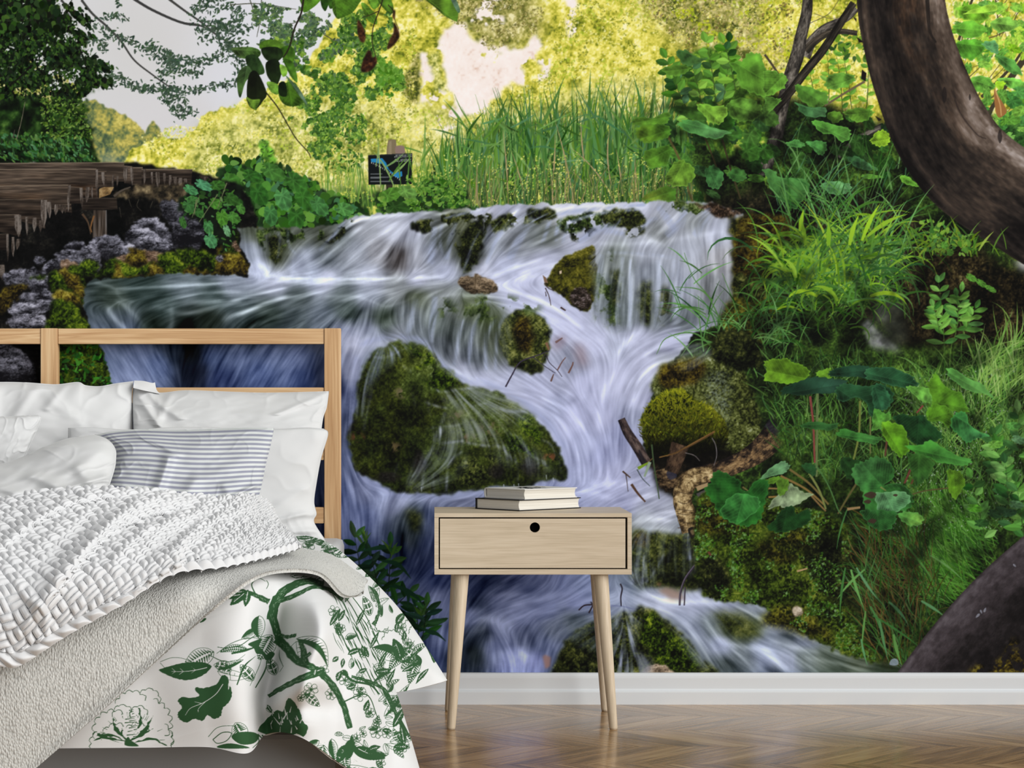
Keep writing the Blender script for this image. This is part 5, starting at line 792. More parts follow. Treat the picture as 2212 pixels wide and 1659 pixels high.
for p, w, a in (([(775,745),(830,730),(880,730),(920,742),(960,790),(1000,818),(1060,832),(1130,868),(1190,920),(1222,970)],12,.75),([(770,770),(764,830),(755,900),(748,950)],14,.6),([(752,985),(770,1026),(810,1046),(840,1064),(900,1074),(960,1074),(1040,1064),(1130,1058),(1200,1046)],12,.8)):
    veil(p, w, a, (146, 156, 196), soft=4)
for x, y in ((1088, 1050), (1110, 1050), (1180, 1030), (1195, 1036), (1120, 1048), (910, 1056)): line([(x, y - 4), (x + 1, y + 6)], (190, 198, 216), 1.8, 1.2, .7)
# ledge and lower rocks
moss([(1366, 1152), (1400, 1150), (1440, 1156), (1490, 1150), (1512, 1180), (1510, 1268), (1440, 1264), (1368, 1262)], 581, MO, 20, -.06, .3, 6, 4, .4); moss([(1420, 1200), (1500, 1190), (1506, 1262), (1420, 1262)], 582, MDK, 18, .0, 0, 8, 8, .35); moss([(1370, 1155), (1395, 1152), (1400, 1180), (1372, 1180)], 584, MB, 10, -.1, .2, 5, 4, .3)
film([(1364, 1150), (1420, 1150), (1410, 1265), (1364, 1265)], .5, (130, 146, 160)); film([(1420, 1160), (1500, 1160), (1500, 1240), (1420, 1240)], .25, (110, 126, 120))
for p, w, a in (([(1390,1200),(1390,1230),(1388,1262)],8,.6),([(1436,1196),(1410,1240),(1392,1262)],3,.7),([(1484,1150),(1488,1180),(1490,1210)],14,.6),([(1366,1236),(1366,1262)],8,.6),([(1450,1170),(1446,1200),(1440,1220)],8,.3)): veil(p, w, a)
b, m = mask([(1420, 1275), (1440, 1268), (1470, 1278), (1480, 1296), (1450, 1296)], 4); put(b, (150, 124, 110), m * .75); b, m = mask([(1416, 1260), (1428, 1258), (1426, 1268)], 2); put(b, (120, 90, 70), m * .7)
RB = [(1212, 1460), (1205, 1430), (1215, 1395), (1240, 1368), (1270, 1350), (1320, 1330), (1345, 1322), (1390, 1312), (1420, 1322), (1450, 1345), (1475, 1372), (1500, 1400), (1515, 1425), (1535, 1460)]
moss(RB, 585, MO, 24, -.1, .5, 6, 3, .5); moss([(1390, 1330), (1420, 1330), (1450, 1370), (1500, 1400), (1510, 1445), (1440, 1445), (1400, 1400), (1385, 1370)], 587, MS, 16, -.1, .3, 8, 4, .6); moss([(1215, 1400), (1260, 1370), (1290, 1390), (1290, 1455), (1215, 1455)], 588, MDK, 14, -.02, .1, 8, 6, .5)
rock([(1395, 1440), (1420, 1434), (1450, 1445), (1460, 1460), (1390, 1460)], 589, [(0, (60, 50, 40)), (.5, (130, 114, 96)), (1, (196, 178, 156))], 9, .0)
film([(1320, 1318), (1390, 1316), (1380, 1360), (1370, 1400), (1330, 1420), (1330, 1360)], .55, (130, 142, 160)); film([(1230, 1370), (1300, 1340), (1330, 1345), (1320, 1400), (1260, 1400)], .45, (90, 104, 120)); film([(1440, 1335), (1500, 1380), (1540, 1440), (1510, 1440), (1470, 1390)], .55, (104, 118, 120)); film([(1440, 1320), (1480, 1350), (1450, 1360), (1420, 1330)], .4, (120, 132, 140)); film([(1330, 1400), (1400, 1420), (1400, 1455), (1330, 1455)], .5, (120, 130, 150), 6, 1.4)
for p, w, a in (([(1345,1325),(1345,1380),(1340,1440)],6,.6),([(1365,1320),(1362,1370),(1370,1420)],9,.5),([(1330,1330),(1336,1380),(1340,1430)],6,.4)): veil(p, w, a)
b, m = mask([(1172, 1418), (1178, 1414), (1190, 1420), (1188, 1440), (1178, 1445)], 2); put(b, (160, 122, 112), m * .8)
moss([(1545, 1325), (1600, 1325), (1640, 1360), (1630, 1378), (1580, 1376), (1552, 1350)], 591, MO, 22, .1, .2, 8, 10, .25); film([(1530, 1320), (1610, 1320), (1650, 1360), (1620, 1380), (1560, 1370)], .35)
moss([(880, 1110), (912, 1100), (914, 1130), (890, 1146)], 593, MDK, 14, .1, .2, 8, 8, .2)
for p, w in (([(1512, 1203), (1500, 1222), (1480, 1250), (1470, 1280), (1468, 1308)], 5.5), ([(1480, 1268), (1478, 1308)], 3.5)): line(p, (48, 42, 54), w, w * .75); line([(q[0] - 1, q[1]) for q in p], (120, 114, 130), w * .3, w * .3, .7)
line([(1340, 1261), (1344, 1272), (1341, 1290), (1342, 1310)], (40, 34, 44), 3.4, 2.6); line([(1250, 1318), (1262, 1308), (1280, 1306)], (40, 32, 40), 3, 3); line([(1272, 1324), (1280, 1308), (1276, 1300)], (40, 32, 40), 3.4, 2.4); line([(1320, 1308), (1345, 1310), (1370, 1316)], (96, 104, 150), 3, 2, .5)
# drift wood at the foot of the moss ball
ground([(1395, 960), (1460, 940), (1560, 930), (1620, 940), (1640, 990), (1560, 1010), (1500, 1020), (1470, 1080), (1420, 1060), (1400, 1010)], [(0, (4, 4, 4)), (.6, (18, 16, 12)), (1, (52, 42, 30))], 601, 20, 5, 6, .3, -.1)
# ---------------------------------------------------------------- right bank: moss, grass tufts, butterbur, driftwood
ground([(1580, 470), (1640, 460), (1720, 480), (1700, 640), (1640, 760), (1540, 800), (1520, 760), (1580, 640)], [(0, (10, 12, 6)), (.35, (30, 34, 12)), (.6, (58, 60, 18)), (.85, (92, 90, 26)), (1, (120, 116, 40))], 701, 30, 4, 8, .45, -.05)
moss([(1596, 480), (1630, 462), (1680, 464), (1708, 480), (1700, 540), (1640, 590), (1596, 600), (1584, 540)], 703, MB, 26, -.08, .4, 6, 3, .45)
moss([(1590, 590), (1640, 600), (1680, 620), (1640, 640), (1590, 640)], 705, MO, 16, -.1, .2)
ground([(1950, 540), (2030, 530), (2120, 540), (2220, 600), (2220, 780), (2060, 800), (1980, 760), (1940, 660)], [(0, (8, 8, 6)), (.35, (28, 24, 14)), (.6, (52, 44, 24)), (.85, (84, 74, 44)), (1, (116, 108, 70))], 707, 34, 12, 10, .5, -.12, sx=.7, sy=1.8)
ground([(1700, 480), (1960, 440), (2030, 520), (1990, 600), (1850, 560), (1720, 560)], DARKB, 709, 24, 10, 10, .4, -.1)
# side trickle behind the tuft
b, m = mask([(1862, 700), (1876, 690), (1900, 716), (1950, 760), (1990, 800), (1960, 812), (1920, 790), (1880, 750)], 4); put(b, ramp(.5 + .5 * fbm(b, 14, 711, 3), [(0, (96, 100, 100)), (1, (176, 178, 188))]), m * .85)
b, m = mask([(1890, 560), (1950, 545), (1955, 560), (1920, 580), (1916, 690), (1900, 690)], 5, 4); put(b, (150, 160, 160), m * .6)
b, m = mask([(1880, 620), (1950, 640), (1960, 740), (1930, 750), (1890, 700)], 10, 6); put(b, (84, 92, 78), m * .6)
GR = [(108, 160, 40), (84, 136, 40), (132, 180, 48), (66, 114, 44), (92, 146, 60), (150, 194, 54), (52, 96, 42)]
GC = [(70, 122, 56), (58, 104, 48), (88, 142, 66), (104, 158, 84), (46, 86, 40)]
def tuft(cx, cy, n, L, cols, w, a0=20, a1=160, droop=70, rx=60, ry=20):
    for _ in range(n):
        a = R.uniform(a0, a1); s = -1 if a < 90 else 1
        d = R.uniform(.4, 1.3) * droop * (.4 + abs(a - 90) / 70)
        blade(cx + R.randn() * rx, cy + R.randn() * ry, a, L * R.uniform(.5, 1.15), s * d, R.uniform(*w), pick(1, cols, 12)[0], .95)
tuft(1800, 480, 70, 110, GC, (2, 4), 40, 150, 50, 60, 24)
tuft(1810, 640, 120, 130, [(60, 100, 36), (44, 80, 30), (80, 120, 40)], (3, 6), 10, 170, 110, 60, 24)
tuft(1790, 610, 150, 120, [(52, 92, 32), (40, 76, 28), (66, 108, 40)], (3, 6), -10, 190, 130, 60, 34)
tuft(1790, 585, 230, 124, GR, (3, 6.5), 0, 180, 125, 58, 40)
tuft(1850, 580, 130, 150, GC + GR, (2.5, 6), 10, 110, 100, 40, 24)
tuft(1740, 590, 90, 100, GR, (3, 6.5), 60, 180, 110, 26, 24)
for x, y, a, L, bd, w in ((1728, 500, 84, 50, -10, 10), (1740, 530, 96, 60, 10, 10), (1790, 530, 90, 50, 0, 12), (1835, 530, 80, 70, -20, 11), (1862, 520, 70, 90, -16, 10), (1874, 510, 40, 100, -30, 10), (1720, 600, 100, 60, 80, 9), (1765, 640, 150, 80, 110, 10), (1810, 650, 120, 70, 90, 10), (1880, 640, 20, 90, -90, 10)):
    blade(x, y, a, L, bd, w, pick(1, [(160, 204, 50), (140, 190, 50)], 6)[0])
tuft(2030, 540, 80, 60, [(110, 150, 40), (84, 130, 44), (130, 160, 50), (70, 110, 44)], (2, 6), 40, 140, 50, 50, 16)
x, y = scatter([(1990, 470), (2040, 480), (2120, 540), (2050, 560), (2000, 540)], 80, 71); leaves(x, y, pick(80, [(90, 140, 50), (64, 112, 48), (120, 164, 60)], 8), 7, 15, (0, 1))
tuft(1545, 720, 26, 110, GC, (2, 4), 20, 170, 60, 26, 30); tuft(1500, 640, 10, 90, GC, (2, 4), 20, 160, 40, 20, 30)
for p, w in (([(1560, 700), (1530, 640), (1498, 600), (1478, 546)], 3), ([(1540, 650), (1510, 625), (1458, 620)], 4), ([(1550, 760), (1500, 720), (1440, 730), (1418, 765)], 4), ([(1540, 740), (1500, 735), (1470, 770)], 4), ([(1520, 760), (1512, 700), (1508, 640)], 3), ([(1600, 700), (1580, 640), (1560, 590)], 3)): line(p, (78, 124, 62), w, 1)
tuft(1660, 740, 80, 90, GC, (2, 4), 20, 160, 70, 40, 40)
# moss covered rock and the moss ball
MGY = [(0, (14, 18, 8)), (.25, (40, 46, 18)), (.5, (72, 80, 36)), (.75, (108, 116, 66)), (1, (158, 168, 140))]
moss([(1408, 840), (1420, 800), (1450, 780), (1480, 768), (1520, 770), (1560, 776), (1600, 800), (1626, 840), (1640, 900), (1640, 960), (1590, 980), (1540, 960), (1480, 900), (1420, 880)], 721, MGY, 30, -.04, .4, 6, 3, .5)
moss([(1530, 740), (1560, 712), (1600, 715), (1640, 740), (1650, 790), (1600, 800), (1550, 780)], 722, MDK, 20, .02, .3)
moss([(1420, 800), (1460, 780), (1520, 780), (1510, 820), (1440, 840)], 723, MB, 20, -.06, .2, 6, 5)
film([(1450, 770), (1500, 740), (1540, 770), (1480, 800)], .35, (140, 150, 160))
b, m = mask([(1530, 800), (1570, 800), (1580, 880), (1570, 940), (1556, 900), (1520, 850)], 8, 8); put(b, (150, 166, 160), m * np.clip(.4 * noise(b, 3, 5) + .3, 0, 1) * .8)
BALL = [(0, (8, 10, 4)), (.25, (28, 36, 8)), (.5, (66, 76, 14)), (.75, (110, 118, 24)), (1, (156, 160, 44))]
BP = [(1384, 930), (1384, 905), (1396, 880), (1412, 862), (1435, 846), (1456, 838), (1480, 842), (1500, 862), (1515, 868), (1540, 880), (1560, 905), (1570, 930), (1572, 950), (1560, 970), (1530, 975), (1490, 985), (1440, 985), (1400, 972), (1390, 950)]
moss(BP, 725, BALL, 24, -.06, .9, 3, 1, .35)
x, y = scatter(BP, 1500, 73); o = np.argsort(y); 
for px, py in zip(x[o], y[o]):
    t = np.clip((py - 838) / 140, 0, 1); k = np.clip(1.15 - 1.15 * t + R.randn() * .16, .05, 1.25)
    blade(px, py + 3, 90 + R.randn() * 40 + (px - 1475) * -.3, R.uniform(6, 12), R.randn() * 30, 2.6, (124 * k, 128 * k, 24 * k), .8)
b, m = mask([(1400, 960), (1460, 950), (1560, 945), (1575, 975), (1500, 1000), (1410, 990)], 9); put(b, (6, 6, 5), m * .8)
# roots and driftwood
SAND = [(0, (46, 36, 24)), (.3, (104, 86, 58)), (.55, (150, 130, 92)), (.8, (184, 164, 122)), (1, (206, 190, 150))]
DRT = [(0, (22, 18, 18)), (.4, (70, 56, 42)), (.7, (120, 96, 66)), (1, (150, 126, 90))]
bark([(1700, 900), (1680, 930), (1650, 965), (1615, 990), (1570, 1010), (1530, 1022), (1490, 1030)], [58, 56, 52, 44, 40, 40, 36], DRT, 731, -.1, .4, 6, 10, con=.7)
bark([(1700, 896), (1690, 915), (1672, 938)], [60, 58, 54], [(0, (12, 12, 16)), (.5, (40, 38, 46)), (1, (84, 78, 84))], 733, 0, .3, 4, 20)
bark([(1540, 1020), (1505, 1030), (1482, 1045), (1474, 1080), (1482, 1110), (1490, 1150)], [30, 40, 46, 40, 42, 34], SAND, 735, .1, .5, 4, 9, con=.7, bias=.06)
for yy_ in (1062, 1084, 1098, 1108, 1124, 1136): line([(1464, yy_ + R.randn() * 2), (1480, yy_ + 4), (1500, yy_ + R.randn() * 4)], (64, 52, 38), 2.4, 1, .7)
fill(smooth([(1486, 1144), (1496, 1138), (1506, 1146), (1504, 1160), (1492, 1160)], 4), (30, 26, 24)); fill(smooth([(1491, 1147), (1497, 1144), (1501, 1150), (1496, 1156)], 4), (96, 82, 60))
bark([(1342, 905), (1356, 935), (1376, 965), (1396, 1000)], [16, 20, 22, 22], [(0, (20, 16, 20)), (.5, (72, 60, 58)), (1, (122, 106, 98))], 737, -.2, .3, 4, 14)
fill(smooth([(1380, 970), (1392, 990), (1398, 1000), (1384, 1000)], 4), (26, 24, 30), .8)
rock([(1412, 1020), (1430, 1010), (1450, 1020), (1464, 1034), (1460, 1056), (1440, 1062), (1424, 1050)], 739, [(0, (16, 12, 10)), (.5, (78, 62, 44)), (1, (150, 128, 92))], 8, -.05)
fill(smooth([(1440, 1020), (1456, 1016), (1462, 1030), (1446, 1036)], 4), (40, 42, 60), .8)
bark([(1470, 960), (1460, 990), (1450, 1020)], [40, 36, 30], [(0, (16, 12, 10)), (.5, (60, 46, 36)), (1, (104, 82, 62))], 741, 0, .3, 4, 14)
for p, c, w in (([(1544, 932), (1500, 956), (1460, 978), (1424, 988)], (112, 84, 46), 4), ([(1540, 936), (1490, 964), (1440, 986)], (80, 58, 34), 3), ([(1538, 946), (1546, 962), (1548, 985), (1542, 1006)], (104, 100, 104), 2), ([(1480, 978), (1500, 984), (1512, 996)], (110, 104, 104), 1.8), ([(1408, 960), (1412, 1000), (1420, 1050), (1424, 1078)], (58, 76, 50), 3.5), ([(1345, 1018), (1362, 1032)], (70, 52, 40), 4), ([(1352, 1024), (1357, 1062)], (60, 48, 44), 2), ([(1364, 1046), (1378, 1066), (1394, 1084)], (78, 56, 42), 6), ([(1376, 1014), (1388, 1034), (1404, 1050)], (40, 54, 50), 2), ([(1398, 1000), (1410, 990)], (90, 70, 40), 3)): line(p, c, w, w * .6)
line([(1378, 1012), (1400, 1000)], (110, 140, 40), 7, 4); line([(1404, 998), (1392, 1030)], (130, 150, 130), 7, 4)
line([(1505, 1056), (1530, 1046)], (150, 130, 96), 10, 8); line([(1506, 1070), (1524, 1060)], (70, 66, 70), 8, 5)
# mossy slope down to the foot of the wall
SL = [(1500, 1190), (1504, 1110), (1520, 1060), (1580, 1070), (1660, 1090), (1760, 1100), (1840, 1140), (1840, 1250), (1850, 1350), (1900, 1430), (1860, 1422), (1780, 1392), (1700, 1345), (1660, 1310), (1600, 1300), (1540, 1296), (1512, 1268)]
MSL = [(0, (10, 14, 5)), (.25, (30, 42, 11)), (.5, (54, 72, 18)), (.75, (82, 100, 28)), (1, (120, 132, 50))]
MOL = [(0, (14, 14, 6)), (.3, (44, 44, 14)), (.6, (80, 80, 22)), (.85, (112, 112, 34)), (1, (140, 138, 56))]
moss(SL, 751, MSL, 40, -.02, .3, 7, 2, .5)
for P, sd, st, bi in (([(1500, 1120), (1530, 1070), (1560, 1100), (1620, 1110), (1600, 1150), (1520, 1150)], 753, MOL, -.1), ([(1640, 1170), (1680, 1180), (1720, 1200), (1700, 1220), (1650, 1210)], 754, MOL, -.14), ([(1640, 1340), (1700, 1300), (1760, 1340), (1800, 1380), (1740, 1370)], 755, MOL, -.06), ([(1510, 1200), (1560, 1210), (1580, 1270), (1520, 1280)], 756, MDK, -.02), ([(1740, 1150), (1840, 1180), (1860, 1300), (1800, 1300), (1740, 1220)], 757, MDK, -.1), ([(1660, 1150), (1740, 1150), (1740, 1180), (1680, 1180)], 758, MOL, -.16)):
    moss(P, sd, st, 22, bi, .2, 9, 7, .5)
x, y = scatter(SL, 2600, 75, 34, .1); leaves(x, y, pick(len(x), [(60, 100, 24), (44, 76, 20), (84, 126, 40), (34, 60, 18), (100, 140, 84)], 9), 3, 6, (1, 2), a=.8)
x, y = scatter(SL, 1200, 76, 30, .2); leaves(x, y, pick(len(x), [(10, 14, 6), (16, 22, 8)], 4), 3, 7, (1, 2), a=.7)
rock([(1712, 1314), (1720, 1308), (1732, 1314), (1732, 1326), (1720, 1332), (1713, 1326)], 759, [(0, (100, 90, 76)), (.5, (170, 158, 138)), (1, (206, 196, 180))], 6, .05, rough=1)
line([(1722, 1234), (1744, 1228)], (168, 140, 104), 4, 3); line([(1530, 1192), (1536, 1200)], (96, 60, 46), 5, 4)
# grass over the right side
ground([(1660, 760), (2220, 740), (2220, 1250), (2000, 1420), (1900, 1430), (1850, 1330), (1850, 1140), (1700, 1040), (1680, 920), (1640, 860)], [(0, (10, 16, 8)), (.35, (26, 42, 16)), (.6, (48, 74, 26)), (.85, (76, 112, 38)), (1, (104, 148, 56))], 761, 36, 8, 10, .35, -.02)
ground([(1840, 1140), (1920, 1120), (2000, 1200), (2000, 1300), (1920, 1440), (1880, 1400), (1850, 1300)], [(0, (6, 7, 5)), (.5, (24, 24, 12)), (1, (60, 50, 24))], 763, 26, 10, 8, .4, -.08)
def grassfield(P, n, L, cols, w, seed, a=(30, 150), bd=50):
    x, y = scatter(P, n, seed)
    o = np.argsort(y)
    for px, py in zip(x[o], y[o]):
        blade(px, py + L * .3, R.uniform(*a), L * R.uniform(.5, 1.2), R.randn() * bd, R.uniform(*w), pick(1, cols, 10)[0], .9)
GA = [(72, 118, 44), (54, 94, 36), (92, 142, 60), (110, 160, 76), (40, 74, 30), (64, 110, 52)]
GB_ = [(104, 158, 62), (84, 138, 52), (130, 178, 80), (64, 112, 44), (150, 190, 100)]
grassfield([(1650, 770), (1860, 760), (1960, 800), (1960, 1000), (1780, 1040), (1700, 980), (1660, 880)], 800, 56, GA + [(30, 54, 22), (40, 70, 28)], (1.5, 3.2), 81)
grassfield([(1960, 800), (2212, 740), (2212, 960), (2100, 1000), (1980, 960)], 900, 70, GB_ + GA, (1.5, 3.4), 82)
grassfield([(2090, 740), (2212, 700), (2212, 830), (2120, 860)], 110, 100, [(140, 186, 84), (110, 166, 70), (160, 200, 110)], (2, 4), 83, (20, 110), 30)
grassfield([(1900, 1000), (2212, 960), (2212, 1120), (2000, 1160)], 560, 60, GA + [(30, 54, 22)], (1.4, 3), 84)
grassfield([(1960, 1080), (2170, 1080), (2150, 1200), (2060, 1290), (1980, 1250)], 760, 90, [(70, 128, 36), (54, 106, 30), (90, 150, 50), (110, 166, 76), (40, 80, 24)], (1.3, 3), 85, (100, 175), 26)
grassfield([(1880, 1120), (2000, 1120), (2040, 1280), (1960, 1420), (1880, 1400), (1860, 1250)], 560, 90, [(54, 98, 34), (40, 78, 28), (70, 118, 60), (84, 70, 34), (100, 80, 40), (30, 56, 22)], (1.3, 3), 86, (70, 150), 40)
for x, y, a, L, bd, w in ((1868, 1230, 220, 90, 20, 6), (1826, 1226, 260, 110, 10, 6), (1838, 1230, 285, 90, 10, 7), (1850, 1226, 300, 90, 12, 6), (1880, 1310, 300, 100, -30, 7), (1920, 1300, 320, 70, -30, 7), (1990, 1298, 330, 60, -10, 7), (1870, 1320, 262, 80, 6, 5), (1900, 1340, 280, 90, 6, 6), (1886, 1330, 330, 130, -12, 5), (1930, 1370, 280, 70, 14, 8), (1860, 1380, 280, 60, 10, 5), (1830, 1100, 250, 90, 14, 4), (2010, 1200, 330, 90, -20, 5), (1960, 1180, 310, 100, -10, 5)):
    blade(x, y, a, L, bd, w, pick(1, [(84, 138, 90), (66, 118, 60), (96, 150, 76)], 6)[0])
x, y = scatter([(1960, 820), (2212, 780), (2212, 1150), (1900, 1150)], 420, 87); leaves(x, y, pick(len(x), [(190, 206, 200), (160, 186, 160)], 8), 3, 3, (2,), a=.7)
# herbs
for x, y, a, L, n in ((2040, 760, 92, 150, 16), (2060, 740, 78, 110, 12), (2030, 720, 100, 60, 8), (2080, 720, 60, 60, 8), (2070, 700, 90, 60, 8)):
    sprig(x, y, a, L, [(92, 150, 60), (72, 126, 56), (112, 168, 70)], n, 12, 40, (80, 120, 50), 8)
for x, y, r, sq, an in ((2098, 600, 14, .5, 30), (2120, 612, 14, .45, 35), (2140, 624, 14, .4, 30), (2040, 530, 8, 1, 0), (2052, 545, 8, 1, 10)): butter(x, y, r, sq, an, (78, 132, 46))
for x, y, a, L, n in ((2160, 1050, 95, 110, 14), (2190, 1160, 98, 200, 16), (2130, 1180, 100, 150, 10), (2200, 1000, 88, 110, 10), (2180, 1120, 92, 120, 14), (2215, 1200, 95, 160, 12)):
    sprig(x, y, a, L, [(84, 144, 60), (60, 112, 50), (110, 168, 80), (40, 84, 36)], n, 16, 46, (60, 90, 40), 6)
for x, y, an, c in ((2148, 1110, 20, (44, 84, 44)), (2180, 1108, -10, (54, 100, 60)), (2120, 1130, 0, (40, 80, 34)), (2195, 1090, 10, (96, 150, 96)), (2105, 1098, 10, (80, 150, 40)), (2200, 950, 20, (110, 170, 110)), (2190, 920, 0, (84, 150, 66)), (2150, 960, 0, (100, 160, 60))): butter(x, y, 17, .5, an, c)
# depth: dark hollows between the plants of the printed bank
def hollows(P, base, dep, sc, seed, feather=30):
    b, m = mask(P, feather); n_ = np.clip(fbm(b, sc, seed, 4) * 1.3 + .1, 0, 1)
    t = get(b); t *= (1 - m * (base + dep * n_))[..., None]
hollows([(1590, 470), (1720, 470), (2212, 560), (2212, 1300), (2100, 1300), (1980, 1440), (1900, 1430), (1850, 1150), (1700, 1040), (1660, 960), (1650, 760), (1560, 720)], .12, .42, 46, 791)
# butterbur leaves of the near plant, with red stems
RST = (120, 62, 58)
for p, c, w in (([(1750, 856), (1757, 920), (1760, 1000)], RST, 5), ([(1766, 850), (1765, 930), (1764, 1030)], (92, 110, 66), 5.5), ([(1858, 866), (1855, 940), (1842, 1000)], (104, 116, 56), 5), ([(1880, 900), (1880, 980)], (96, 104, 60), 4), ([(1918, 930), (1912, 985)], (84, 56, 44), 5), ([(1978, 976), (1968, 1010), (1954, 1044)], (96, 54, 46), 5), ([(1998, 986), (1980, 1020), (1968, 1046)], (84, 56, 40), 4.5), ([(1994, 876), (1980, 892)], RST, 4), ([(1686, 1028), (1740, 1056), (1780, 1090)], (120, 100, 56), 5), ([(1706, 1014), (1750, 1046), (1790, 1090)], (104, 92, 52), 5), ([(1748, 1022), (1770, 1060), (1784, 1100)], (110, 120, 66), 5), ([(1752, 1070), (1770, 1090), (1784, 1104)], (120, 96, 60), 4), ([(1660, 1055), (1700, 1056)], (120, 100, 60), 4), ([(1660, 1074), (1690, 1072)], (130, 104, 56), 4), ([(1830, 1100), (1858, 1096)], (140, 116, 80), 6), ([(1880, 1000), (1840, 1060), (1810, 1110)], (84, 80, 46), 5), ([(1760, 1000), (1790, 1050), (1810, 1100), (1818, 1110)], (70, 110, 60), 3), ([(2060, 1053), (2000, 1060), (1970, 1068)], (80, 72, 44), 3)): line(p, c, w, w * .8)
